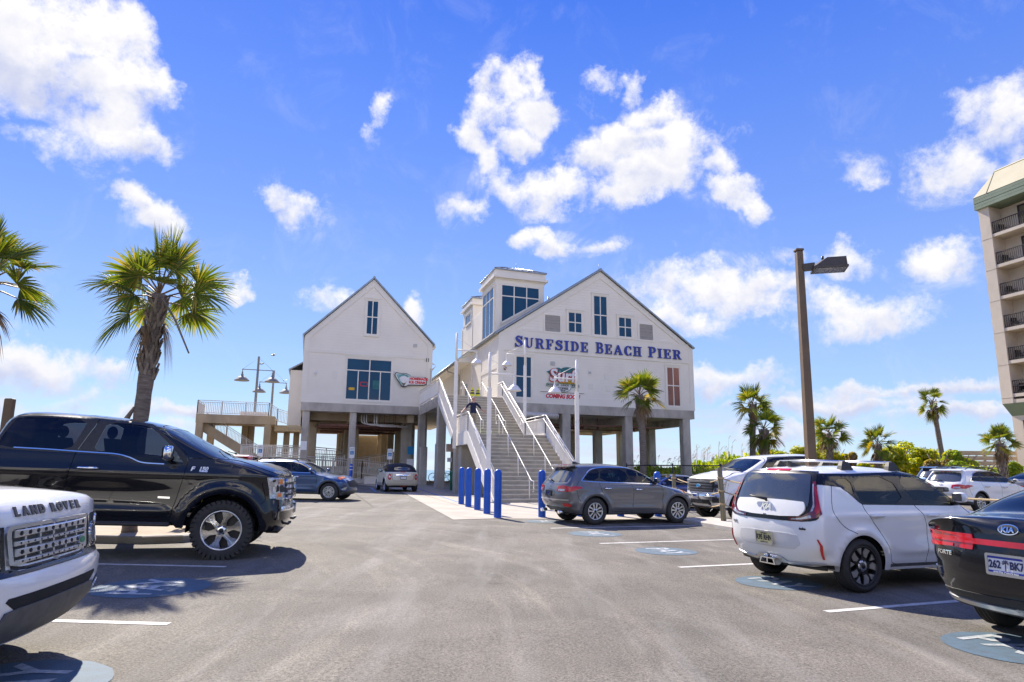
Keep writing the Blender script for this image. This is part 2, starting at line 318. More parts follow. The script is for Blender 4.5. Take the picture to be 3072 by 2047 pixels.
# ------------------------------------------------------------------ materials
MT = {}
def asphalt():
    m, N, L = newmat('asphalt'); b = N['Principled BSDF']; tc = nd(N, 'ShaderNodeTexCoord'); O = tc.outputs['Object']
    fine = nd(N, 'ShaderNodeTexNoise', Scale=48., Detail=5., Roughness=.8); L.new(O, fine.inputs['Vector'])
    ag = nd(N, 'ShaderNodeTexVoronoi', Scale=110.); L.new(O, ag.inputs['Vector'])
    big = nd(N, 'ShaderNodeTexNoise', Scale=.55, Detail=6., Roughness=.6, Distortion=.4); L.new(O, big.inputs['Vector'])
    # worn pale wheel tracks: streaks stretched along the aisle
    mp = nd(N, 'ShaderNodeMapping'); mp.inputs['Rotation'].default_value = (0, 0, R_(8)); mp.inputs['Scale'].default_value = (1.1, .16, 1); L.new(O, mp.inputs['Vector'])
    st = nd(N, 'ShaderNodeTexNoise', Scale=1.6, Detail=5., Roughness=.6, Distortion=.25); L.new(mp.outputs['Vector'], st.inputs['Vector'])
    r1 = nd(N, 'ShaderNodeValToRGB'); L.new(fine.outputs['Fac'], r1.inputs['Fac'])
    r1.color_ramp.elements[0].position = .35; r1.color_ramp.elements[1].position = .66
    r1.color_ramp.elements[0].color = (.05, .0455, .039, 1); r1.color_ramp.elements[1].color = (.25, .229, .195, 1)
    r2 = nd(N, 'ShaderNodeValToRGB'); L.new(big.outputs['Fac'], r2.inputs['Fac'])
    r2.color_ramp.elements[0].position = .3; r2.color_ramp.elements[1].position = .72
    r2.color_ramp.elements[0].color = (.66, .655, .655, 1); r2.color_ramp.elements[1].color = (1.2, 1.19, 1.16, 1)
    m1 = nd(N, 'ShaderNodeMix', data_type='RGBA', blend_type='MULTIPLY'); m1.inputs['Factor'].default_value = 1
    L.new(r1.outputs['Color'], m1.inputs['A']); L.new(r2.outputs['Color'], m1.inputs['B'])
    r3 = nd(N, 'ShaderNodeValToRGB'); L.new(st.outputs['Fac'], r3.inputs['Fac'])
    r3.color_ramp.elements[0].position = .5; r3.color_ramp.elements[1].position = .8
    r3.color_ramp.elements[0].color = (0, 0, 0, 1); r3.color_ramp.elements[1].color = (.55, .55, .55, 1)
    m2 = nd(N, 'ShaderNodeMix', data_type='RGBA'); L.new(r3.outputs['Color'], m2.inputs['Factor'])
    L.new(m1.outputs['Result'], m2.inputs['A']); m2.inputs['B'].default_value = (.27, .262, .245, 1)
    # scattered pale scuffs
    sc = nd(N, 'ShaderNodeTexNoise', Scale=3.1, Detail=7., Roughness=.7, Distortion=1.); L.new(O, sc.inputs['Vector'])
    r4 = nd(N, 'ShaderNodeValToRGB'); L.new(sc.outputs['Fac'], r4.inputs['Fac']); r4.color_ramp.elements[0].position = .66; r4.color_ramp.elements[1].position = .78
    r4.color_ramp.elements[0].color = (0, 0, 0, 1); r4.color_ramp.elements[1].color = (.5, .5, .5, 1)
    m3 = nd(N, 'ShaderNodeMix', data_type='RGBA'); L.new(r4.outputs['Color'], m3.inputs['Factor']); L.new(m2.outputs['Result'], m3.inputs['A']); m3.inputs['B'].default_value = (.31, .3, .28, 1)
    dk = nd(N, 'ShaderNodeTexNoise', Scale=1.7, Detail=5., Roughness=.65); L.new(O, dk.inputs['Vector'])
    r5 = nd(N, 'ShaderNodeValToRGB'); L.new(dk.outputs['Fac'], r5.inputs['Fac']); r5.color_ramp.elements[0].position = .64; r5.color_ramp.elements[1].position = .74
    r5.color_ramp.elements[0].color = (1, 1, 1, 1); r5.color_ramp.elements[1].color = (.66, .64, .62, 1)
    m4 = nd(N, 'ShaderNodeMix', data_type='RGBA', blend_type='MULTIPLY'); m4.inputs['Factor'].default_value = 1; L.new(m3.outputs['Result'], m4.inputs['A']); L.new(r5.outputs['Color'], m4.inputs['B'])
    # pale arcs where cars swing round the aisle
    dv = nd(N, 'ShaderNodeVectorMath', operation='DISTANCE'); L.new(O, dv.inputs[0]); dv.inputs[1].default_value = (-12, 6, .1)
    cx = nd(N, 'ShaderNodeCombineXYZ'); L.new(dv.outputs['Value'], cx.inputs['X']); sy = nd(N, 'ShaderNodeSeparateXYZ'); L.new(O, sy.inputs[0]); my = nd(N, 'ShaderNodeMath', operation='MULTIPLY'); L.new(sy.outputs['Y'], my.inputs[0]); my.inputs[1].default_value = .12; L.new(my.outputs[0], cx.inputs['Y'])
    an = nd(N, 'ShaderNodeTexNoise', Scale=2.3, Detail=6., Roughness=.65); L.new(cx.outputs[0], an.inputs['Vector']); ar = nd(N, 'ShaderNodeValToRGB'); L.new(an.outputs['Fac'], ar.inputs['Fac']); ar.color_ramp.elements[0].position = .52; ar.color_ramp.elements[1].position = .72; ar.color_ramp.elements[0].color = (0, 0, 0, 1); ar.color_ramp.elements[1].color = (.6, .6, .6, 1)
    m5 = nd(N, 'ShaderNodeMix', data_type='RGBA', blend_type='MULTIPLY'); L.new(ar.outputs['Color'], m5.inputs['Factor']); L.new(m4.outputs['Result'], m5.inputs['A']); m5.inputs['B'].default_value = (1.75, 1.72, 1.66, 1)
    L.new(m5.outputs['Result'], b.inputs['Base Color']); b.inputs['Roughness'].default_value = .85; b.inputs['Specular IOR Level'].default_value = .3
    bp = nd(N, 'ShaderNodeBump', Strength=.55, Distance=.006); L.new(ag.outputs['Distance'], bp.inputs['Height']); L.new(bp.outputs['Normal'], b.inputs['Normal'])
    return m
MT['asphalt'] = asphalt()
MT['line'] = mat('road_paint', (.66, .64, .60), .7, var=.1, scale=14, col2=(.42, .41, .39), bump=.3, bscale=120, detail=8)
MT['paydisc'] = mat('blue_disc_paint', (.075, .135, .19), .75, scale=7, col2=(.068, .10, .13), bump=.3, bscale=120, detail=8)
MT['pavetext'] = mat('disc_letter_paint', (.5, .52, .53), .7, scale=16, col2=(.22, .26, .29), bump=.2, detail=8)
MT['blueline'] = mat('blue_line_paint', (.07, .17, .42), .7, scale=10, col2=(.14, .22, .36))
MT['slab'] = mat('pale_concrete', (.44, .395, .325), .9, scale=1.1, col2=(.34, .30, .25), bump=.25, bscale=70, detail=8)
MT['conc'] = mat('weathered_concrete', (.56, .515, .44), .9, scale=1.3, col2=(.33, .30, .255), bump=.35, bscale=22, stretch=(1, 1, .45), detail=9)
MT['conc_tan'] = mat('warm_concrete', (.46, .37, .245), .9, scale=1.0, col2=(.31, .245, .16), bump=.3, bscale=25, stretch=(1, 1, .5), detail=8)
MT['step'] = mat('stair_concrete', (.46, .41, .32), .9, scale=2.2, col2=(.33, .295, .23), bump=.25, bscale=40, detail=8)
MT['kerb'] = mat('kerb_concrete', (.5, .47, .42), .9, scale=2, col2=(.37, .34, .3), bump=.3, bscale=50, detail=8)
MT['sand'] = mat('sand', (.44, .37, .275), .95, scale=2.5, col2=(.33, .275, .2), bump=.5, bscale=35, detail=8)
MT['siding'] = mat('white_siding', (.87, .815, .705), .55, scale=.7, col2=(.81, .755, .65), detail=7)
MT['trim'] = mat('white_trim', (.85, .80, .695), .5, scale=.9, col2=(.80, .75, .65), detail=6)
MT['metalroof'] = mat('grey_metal_roof', (.30, .33, .36), .4, metal=.6, scale=2, var=.15)
MT['darkvent'] = mat('louvre_grey', (.50, .49, .47), .6, scale=6, var=.1)
MT['cavity'] = mat('dark_cavity', (.06, .055, .05), .9)
MT['galv'] = mat('galvanised_rail', (.58, .55, .50), .5, metal=.25, scale=8, var=.12)
MT['whiterail'] = mat('white_powder_coat', (.80, .765, .70), .45, scale=5, var=.06)
MT['bollard'] = mat('blue_bollard_sleeve', (.012, .10, .50), .42, scale=4, col2=(.010, .085, .42), spec=.4, bump=.05, bscale=30)
MT['rust'] = mat('rusty_pipe', (.24, .10, .07), .7, scale=6, col2=(.13, .07, .055))
MT['bronze'] = mat('bronze_pole_paint', (.125, .08, .044), .5, scale=3, var=.14, metal=.0)
MT['black'] = mat('black_metal', (.02, .02, .022), .5)
MT['blackplastic'] = mat('black_plastic', (.022, .022, .024), .6, scale=20, var=.2, bump=.1, bscale=200)
MT['greyplastic'] = mat('grey_plastic', (.075, .076, .08), .6, scale=12, var=.2, bump=.15, bscale=200)
MT['bronze_dark'] = mat('lamp_head_bronze', (.055, .045, .04), .45, scale=3, var=.1)
MT['dullgrey'] = mat('dull_grey_paint', (.20, .195, .185), .6, scale=5)
MT['lit_edge'] = mat('lit_step_edge', (.62, .565, .46), .9, scale=3, col2=(.5, .45, .36))  # pale colour paints the light caught along each tread edge
MT['chrome'] = mat('chrome', (.78, .79, .8), .08, metal=1, var=.03)
MT['silver'] = mat('satin_silver', (.55, .56, .58), .28, metal=.9, var=.05)
MT['rubber'] = mat('tyre_rubber', (.024, .023, .023), .8, scale=8, col2=(.038, .036, .034), bump=.2, bscale=60)
MT['rimdark'] = mat('dark_rim', (.02, .02, .022), .35, metal=.3)
MT['cabin'] = mat('cabin_trim', (.035, .035, .038), .8, scale=9, var=.2)
MT['cabin_tan'] = mat('cabin_cloth', (.13, .125, .12), .85, scale=9, var=.15)
MT['under'] = mat('underbody', (.012, .012, .013), .9)
MT['red'] = mat('red_lens', (.55, .008, .014), .12, coat=.6, spec=.5, scale=12, col2=(.42, .005, .01))
MT['reddark'] = mat('dark_red_lens', (.16, .006, .012), .1, coat=1, scale=40, var=.2)
MT['amber'] = mat('amber_lens', (.85, .22, .02), .15, coat=1)
MT['lampclear'] = mat('clear_lens', (.62, .63, .62), .06, coat=1, scale=30, col2=(.30, .31, .32), metal=.35)
MT['lampgrey'] = mat('smoked_lens', (.13, .135, .14), .06, coat=1, scale=14, col2=(.05, .052, .056))
MT['wood'] = mat('weathered_wood', (.26, .225, .155), .9, scale=2.5, col2=(.14, .135, .085), stretch=(6, 6, .7), bump=.4, bscale=30)
MT['woodpale'] = mat('grey_boardwalk_wood', (.46, .38, .29), .9, scale=3, col2=(.3, .24, .18), stretch=(.6, .6, 8), bump=.3)
MT['rope'] = mat('manila_rope', (.58, .45, .26), .9, scale=30, col2=(.4, .29, .15), bump=.6, bscale=120)
MT['signblue'] = mat('blue_sign', (.012, .20, .42), .45, scale=6, var=.1)
MT['letterblue'] = mat('blue_letter_face', (.022, .045, .34), .4, scale=2, var=.1)
MT['letteredge'] = mat('navy_letter_return', (.012, .018, .085), .4)
MT['white'] = mat('white_paint', (.80, .80, .79), .5, var=.04)
MT['signwhite'] = mat('white_sign_panel', (.80, .79, .77), .5, var=.05)
MT['signred'] = mat('sign_red', (.62, .02, .03), .5, var=.1)
MT['signblack'] = mat('sign_black', (.02, .02, .02), .5)
MT['signgreen'] = mat('sign_green', (.03, .22, .10), .5)
MT['teal'] = mat('sign_teal', (.012, .10, .12), .5, scale=3, col2=(.02, .17, .17))
MT['aqua'] = mat('sign_aqua', (.22, .50, .46), .5, var=.1)
MT['yellow'] = mat('sign_yellow', (.72, .42, .02), .5)
MT['hivis'] = mat('lime_plastic', (.36, .95, .02), .5, var=.05)
MT['wetfloor'] = mat('yellow_plastic', (.72, .70, .02), .5, var=.06)
MT['hotel'] = mat('hotel_stucco', (.62, .535, .445), .9, scale=.6, col2=(.55, .47, .385), bump=.25, bscale=14)
MT['hotelgreen'] = mat('hotel_roof_green', (.40, .365, .255), .7, scale=.5, col2=(.35, .32, .22))
MT['hotelfascia'] = mat('hotel_fascia_green', (.15, .20, .14), .6, scale=.8, var=.1)
MT['sea'] = mat('sea', (.05, .17, .22), .25, scale=.02, col2=(.09, .24, .29), bump=.3, bscale=.6)
def glass(name, tint, refl=.9, rough=.0, clear=.5):
    """a pane: mirror reflection by viewing angle over tinted see-through"""
    m, N, L = newmat(name); out = N['Material Output']; N.remove(N['Principled BSDF'])
    tr = nd(N, 'ShaderNodeBsdfTransparent', Color=c4(tint)); gl = nd(N, 'ShaderNodeBsdfGlossy', Roughness=rough, Color=(refl, refl, refl, 1))
    fr = nd(N, 'ShaderNodeFresnel', IOR=1.52); mx = nd(N, 'ShaderNodeMixShader'); ma = nd(N, 'ShaderNodeMath', operation='MULTIPLY_ADD')
    L.new(fr.outputs[0], ma.inputs[0]); ma.inputs[1].default_value = 1.0; ma.inputs[2].default_value = .0
    L.new(ma.outputs[0], mx.inputs[0]); L.new(tr.outputs[0], mx.inputs[1]); L.new(gl.outputs[0], mx.inputs[2]); L.new(mx.outputs[0], out.inputs['Surface'])
    return m
MT['glass_tint'] = glass('privacy_glass', (.07, .078, .095)); MT['glass_mid2'] = glass('smoked_glass', (.24, .25, .28)); MT['glass_clear'] = glass('green_glass', (.58, .70, .62)); MT['glass_mid'] = glass('windscreen_glass', (.36, .42, .42))
MT['window'] = mat('blue_tinted_window', (.008, .062, .125), .05, spec=.45, scale=.5, col2=(.005, .042, .095))
MT['windowpink'] = mat('painted_reflection_window', (.40, .155, .085), .06, spec=.4, scale=.35, col2=(.17, .07, .045))  # colour paints the reflection of a pink building into the pane
MT['hotelwin'] = mat('hotel_glass', (.03, .045, .06), .04, spec=.9, coat=.5); MT['hoteldark'] = mat('hotel_bronze_frame', (.03, .022, .02), .5)
MT['curtain'] = mat('curtain', (.20, .165, .11), .9, scale=3, col2=(.09, .075, .05), stretch=(8, 8, .3))
def paint(name, col, rough=.25, metal=.0, dirt=.12, coat=1., spec=.5):
    m, N, L = newmat(name); b = N['Principled BSDF']; tc = nd(N, 'ShaderNodeTexCoord')
    n1 = nd(N, 'ShaderNodeTexNoise', Scale=2.4, Detail=7., Roughness=.65); L.new(tc.outputs['Object'], n1.inputs['Vector'])
    sx = nd(N, 'ShaderNodeSeparateXYZ'); L.new(tc.outputs['Object'], sx.inputs[0])
    lo = nd(N, 'ShaderNodeMapRange'); L.new(sx.outputs['Z'], lo.inputs['Value']); lo.inputs['From Min'].default_value = .85; lo.inputs['From Max'].default_value = .2
    ml = nd(N, 'ShaderNodeMath', operation='MULTIPLY'); L.new(lo.outputs[0], ml.inputs[0]); L.new(n1.outputs['Fac'], ml.inputs[1])
    m2 = nd(N, 'ShaderNodeMath', operation='MULTIPLY'); L.new(ml.outputs[0], m2.inputs[0]); m2.inputs[1].default_value = dirt*2
    mx = nd(N, 'ShaderNodeMix', data_type='RGBA'); L.new(m2.outputs[0], mx.inputs['Factor']); mx.inputs['A'].default_value = c4(col); mx.inputs['B'].default_value = (.26, .22, .17, 1)
    L.new(mx.outputs['Result'], b.inputs['Base Color']); b.inputs['Metallic'].default_value = metal
    rr = nd(N, 'ShaderNodeMapRange'); L.new(n1.outputs['Fac'], rr.inputs['Value']); rr.inputs['To Min'].default_value = rough; rr.inputs['To Max'].default_value = rough+.12
    L.new(rr.outputs[0], b.inputs['Roughness']); b.inputs['Coat Weight'].default_value = coat; b.inputs['Specular IOR Level'].default_value = spec
    cr2 = nd(N, 'ShaderNodeMapRange'); L.new(n1.outputs['Fac'], cr2.inputs['Value']); cr2.inputs['From Min'].default_value = .45; cr2.inputs['From Max'].default_value = .8; cr2.inputs['To Min'].default_value = .015; cr2.inputs['To Max'].default_value = .09
    L.new(cr2.outputs[0], b.inputs['Coat Roughness'])
    return m
# ------------------------------------------------------------------ ground, lot, slab, sea
AX = R_(21.2)                                             # bearing of the pier front and of the right-hand stalls
E1 = Vector((math.cos(AX), math.sin(AX), 0)); AY = R_(16.3)
E2 = Vector((-math.sin(AY), math.cos(AY), 0))             # depth direction of the pier
def ground_mesh():
    m = MB(); xs = [-900, -300, -120, -60, -40, -25, -15, -8, 0, 8, 15, 25, 40, 60, 120, 300, 900]; ys = [-300, -60, -30, -10, 0, 6, 12, 20, 30, 40, 52, 62, 70, 80, 92, 120]
    vs = []
    for y in ys:
        for x in xs:
            z = gz(x, y)
            if y > 62: z = z-(y-62)*.13
            vs.append((x, y, max(z, -4.6)))
    w = len(xs); m.add(vs, [(j*w+i, j*w+i+1, (j+1)*w+i+1, (j+1)*w+i) for j in range(len(ys)-1) for i in range(w-1)], 0, False)
    return m
ground_mesh().build('ground', MT['sand'], kind='structure')
s = MB(); s.add([(-30000, 60, -3.1), (30000, 60, -3.1), (30000, 50000, -3.1), (-30000, 50000, -3.1)], [(0, 1, 2, 3)]); s.build('sea', MT['sea'], kind='structure')
def sheet(name, pts, lift, mt, kind='structure'):
    """a flat sheet laid on the sloping ground"""
    vv, ff, bd = union2d([[(p[0], p[1]) for p in pts]])
    m = MB(); m.add([(float(x), float(y), gz(x, y)+lift) for x, y in vv], [tuple(map(int, f)) for f in ff])
    return m.build(name, mt, kind=kind)
sheet('parking_lot', [(-24.9, -29.9), (24.9, -29.9), (24.9, 51.9), (-24.9, 51.9)], .004, MT['asphalt'])
slabpts = [gp(u, v) for u, v in ((1213, 1480), (1360, 1560.6), (1483, 1557), (1610, 1558), (1790, 1559), (1960, 1560))]
sp = [(p.x, p.y) for p in slabpts]
q = Vector((sp[-1][0], sp[-1][1], 0))
sp += [tuple((q+E2*24+E1*2)[:2]), tuple((q+E2*24+E1*13)[:2]), (17, 51.8), (-14, 51.8), tuple((Vector((sp[0][0], sp[0][1], 0))+E2*6)[:2])]
sheet('concrete_apron', sp, .012, MT['slab'])
# joints scored in the apron
j = MB()
for a in np.arange(-9, 9, 3.05):
    p = Vector(sp[2]).to_3d()+E1*a*1.0+E2*5.5
    j.add([(*(p+E1*(.0)+E2*b)[:2], gz(*(p+E2*b)[:2])+.0165) for b in (0, 15)]+[(*(p+E1*.018+E2*b)[:2], gz(*(p+E1*.018+E2*b)[:2])+.0165) for b in (15, 0)], [(0, 1, 2, 3)])
j.build('slab_joint', MT['cavity'], kind='structure')
def strip(name, a, b, wd, mt, lift=.008):
    a = Vector((a[0], a[1], 0)); b = Vector((b[0], b[1], 0)); d = (b-a).normalized(); n = Vector((-d.y, d.x, 0))*wd/2; k = max(2, int((b-a).length/.5))
    rnd = random.Random(int(a.x*1000)); vs = []
    for i in range(k+1):
        p = a+(b-a)*i/k
        for sg in (-1, 1):
            q_ = p+n*sg*(1+rnd.uniform(-.07, .07)); vs.append((q_.x, q_.y, gz(q_.x, q_.y)+lift))
    m = MB(); m.add(vs, [(2*i, 2*i+2, 2*i+3, 2*i+1) for i in range(k)]); return m.build(name, mt, kind='structure')
for (u0, v0, ln) in ((1652, 1586, 5.0), (1800, 1632, 5.0), (2037, 1703.5, 5.2), (2478, 1837, 5.4), (1530, 1551, 0)):
    if ln: p = gp(u0, v0); strip('parking_line', p, p+E1*ln, .105, MT['line'])
for (a, b) in (((307, 1694), (678, 1702)), ((190, 1865.5), (506, 1874.5))):
    p, q = gp(*a), gp(*b); d = (q-p).normalized(); strip('parking_line', q-d*4.9, q, .105, MT['line'])
p = gp(-400, 1640); 
for a, b in (((1330, 1464), (1118, 1440)),): pass
for a, b in (((1371, 1507), (1242, 1463)), ((1128, 1477), (1112, 1464)), ((1242, 1463), (1215, 1455))):
    strip('blue_line', gp(*a), gp(*b), .13, MT['blueline'], .0175)
def pay(u, v, r, upd, name='pay_marking'):
    """blue disc with PAY stencilled on it, letters upright along upd"""
    c = gp(u, v); upd = Vector((upd.x, upd.y, 0)).normalized(); rd = Vector((upd.y, -upd.x, 0)); rnd = random.Random(int(u))
    pts = []
    for i in range(40):
        t = 2*math.pi*i/40; q_ = c+(rd*math.cos(t)+upd*math.sin(t))*r*(1+rnd.uniform(-.012, .012)); pts.append((q_.x, q_.y))
    sheet(name, pts, .0085, MT['paydisc'])
    m = MB(); vs, fs = textmesh('PAY', r*.95, 0, offset=.012)
    o = [c+rd*x*.9+upd*y*1.15 for x, y, z in vs]
    m.add([(q_.x, q_.y, gz(q_.x, q_.y)+.0125) for q_ in o], fs); m.build('pay_letters', MT['pavetext'], kind='structure')
pay(1785, 1603, .60, E1); pay(1998, 1655, .56, E1); pay(2335, 1750, .56, E1); pay(3060, 1948, .60, E1); pay(1632, 1566, .5, E1)
pay(455, 1764, .66, Vector((-1, .02, 0))); pay(25, 2062, .62, Vector((-1, .02, 0)))
# planting island behind the left-hand stalls
def kerbed(name, pts, h, mtk, mts, w=.16):
    n = len(pts); m = MB(); P = [Vector((x, y, 0)) for x, y in pts]
    cen = sum(P, Vector())/n; inn = [p+(cen-p).normalized()*w*1.3 for p in P]
    vs = []
    for a, b in zip(P, inn):
        z = gz(a.x, a.y); vs += [(a.x, a.y, z-.05), (a.x, a.y, z+h-.02), (a.x+(b.x-a.x)*.2, a.y+(b.y-a.y)*.2, z+h), (b.x, b.y, z+h), (b.x, b.y, z-.05)]
    m.add(vs, [(i*5+k, ((i+1) % n)*5+k, ((i+1) % n)*5+k+1, i*5+k+1) for i in range(n) for k in range(4)]); m.build(name, mtk, kind='structure')
    sheet('planting_bed', [(p.x, p.y) for p in inn], h-.03, mts)
kerbed('kerb', [(-17, 12.7), (-6.6, 12.7), (-6.0, 13.0), (-5.7, 13.6), (-5.8, 15.6), (-6.5, 16.3), (-17, 16.3)], .14, MT['kerb'], MT['sand'])
# kerb and paved strip under the rope fence on the right
kr = [gp(2185, 1573), gp(2290, 1592), gp(2400, 1610)]
a = Vector((kr[0].x, kr[0].y, 0)); 
# ------------------------------------------------------------------ pier buildings
OR = Vector((.23, 42.96, 0)); OL = Vector((-5.97, 46.97, 0))
def BR(s, t, z): return OR+E1*s+E2*t+Vector((0, 0, z))
def BL(s, t, z): return OL+E1*s+E2*t+Vector((0, 0, z))
def loc(base): return lambda p: p-base
def laps(mb, f, z0, z1, rng, step=.19, m=0):
    """lapped boards: each course leans out over the one below"""
    z = z0
    while z < z1-1e-4:
        zt = min(z+step, z1); a0, a1 = rng(z); b0, b1 = rng(zt)
        if a1-a0 > .02:
            if b1 < b0: b0 = b1 = (a0+a1)/2
            mb.quad(f(a0, .019, z), f(a1, .019, z), f(b1, .006, zt), f(b0, .006, zt), m)
            mb.quad(f(a0, 0, z), f(a1, 0, z), f(a1, .019, z), f(a0, .019, z), m)
        z = zt
def fbox(mb, f, s0, s1, o0, o1, z0, z1, m=0):
    vs = [f(s, o, z) for z in (z0, z1) for o in (o0, o1) for s in (s0, s1)]
    mb.add(vs, [(0, 2, 3, 1), (4, 5, 7, 6), (0, 1, 5, 4), (2, 6, 7, 3), (0, 4, 6, 2), (1, 3, 7, 5)], m)
def window(par, f, s0, s1, z0, z1, mv=(), mh=(), pane='window', name='window', case=.13, poly=None, mvh=None):
    fr = MB(xf=f)
    c = case
    def bar(a0, a1, b0, b1, o=.075): fbox(fr, lambda *p: p, a0, a1, -.01, o+.012, b0, b1)
    if poly is None:
        bar(s0-c, s0, z0-c, z1+c); bar(s1, s1+c, z0-c, z1+c); bar(s0, s1, z1, z1+c); bar(s0, s1, z0-c, z0)
        bar(s0-c-.03, s1+c+.03, z1+c, z1+c+.05, .11)
        e = .05
        bar(s0, s0+e, z0, z1, .058); bar(s1-e, s1, z0, z1, .058); bar(s0+e, s1-e, z1-e, z1, .058); bar(s0+e, s1-e, z0, z0+e, .058)
    for i, x in enumerate(mv):
        a, b = (z0+.05, z1-.05) if mvh is None else mvh[i]
        bar(x-.035, x+.035, a, b, .052)
    for x in mh:
        prev = s0+.05
        bar(prev, s1-.05, x-.035, x+.035, .0535)
    w = fr.build(name, MT['trim'], par)
    pn = MB(xf=f)
    if poly is None: pn.add([(s0, .046, z0), (s1, .046, z0), (s1, .046, z1), (s0, .046, z1)], [(0, 1, 2, 3)])
    else: pn.add([(a, .03, b) for a, b in poly], [tuple(range(len(poly)))])
    pn.build('pane', MT[pane], w); return w
def roofplane(mb, B, s0, z0, s1, z1, t0, t1, th=.14, m=0, ribs=True):
    n = Vector((-(z1-z0), 0, s1-s0)).normalized(); n = n if n.z > 0 else -n
    def P(s, t, z, k): return B(s+n.x*k, t, z+n.z*k)
    vs = [P(s, t, z, k) for k in (0, th) for t in (t0, t1) for s, z in ((s0, z0), (s1, z1))]
    mb.add(vs, [(0, 2, 3, 1), (4, 5, 7, 6), (0, 1, 5, 4), (2, 6, 7, 3), (0, 4, 6, 2), (1, 3, 7, 5)], m)
    if ribs:
        t = t0+.3
        while t < t1:
            vs = [P(s, t+d, z, k) for k in (th, th+.05) for d in (0, .04) for s, z in ((s0, z0), (s1, z1))]
            mb.add(vs, [(4, 5, 7, 6), (0, 1, 5, 4), (2, 6, 7, 3), (0, 4, 6, 2), (1, 3, 7, 5)], m); t += .45
def gable_rng(se0, se1, ze, sa, za):
    def r(z):
        if z <= ze: return se0, se1
        k = (z-ze)/(za-ze); return se0+(sa-se0)*k, se1+(sa-se1)*k
    return r
def slab3(mb, B, s0, s1, t0, t1, z0, z1, m=0):
    vs = [B(s, t, z) for z in (z0, z1) for t in (t0, t1) for s in (s0, s1)]
    mb.add(vs, [(0, 2, 3, 1), (4, 5, 7, 6), (0, 1, 5, 4), (2, 6, 7, 3), (0, 4, 6, 2), (1, 3, 7, 5)], m)
def railing(mb, pts, h=1.05, post=1.8, pick=.125, mid=True, m=0, pr=.011, flip=1):
    """guard rail: posts, top, sub-top and bottom rails, pickets along a 3-D path"""
    P = [Vector(p) for p in pts]; Zv = Vector((0, 0, 1))
    mb.tube([p+Zv*h for p in P], .03, 6, m); mb.tube([p+Zv*(h-.14) for p in P], .02, 4, m, sq=True); mb.tube([p+Zv*.1 for p in P], .022, 4, m, sq=True)
    for a, b in zip(P[:-1], P[1:]):
        L_ = (b-a).length; k = max(1, round(L_/post))
        for i in range(k+1):
            p = a+(b-a)*i/k; mb.tube([p-Zv*.28, p+Zv*h], .028, 4, m, sq=True)
        k = max(1, int(L_/pick))
        for i in range(1, k):
            p = a+(b-a)*i/k; mb.tube([p+Zv*.1, p+Zv*(h-.14)], pr, 4, m, sq=True, cap=False)
def cols(par, B, lst, w=.48, ztop=5.14, mt='conc', name='column'):
    for (s, t, ww) in lst:
        c = MB(); p = B(s, t, 0); g = gz(p.x, p.y)-.2; b_ = .045
        h = ww/2; oct_ = [(-h+b_, -h), (h-b_, -h), (h, -h+b_), (h, h-b_), (h-b_, h), (-h+b_, h), (-h, h-b_), (-h, -h+b_)]
        vs = [B(s+x, t+y, z) for z in (g, ztop) for x, y in oct_]
        c.add(vs, [tuple(range(8))[::-1], tuple(range(8, 16))]+[(i, (i+1) % 8, 8+(i+1) % 8, 8+i) for i in range(8)]); c.build(name, MT[mt], par)
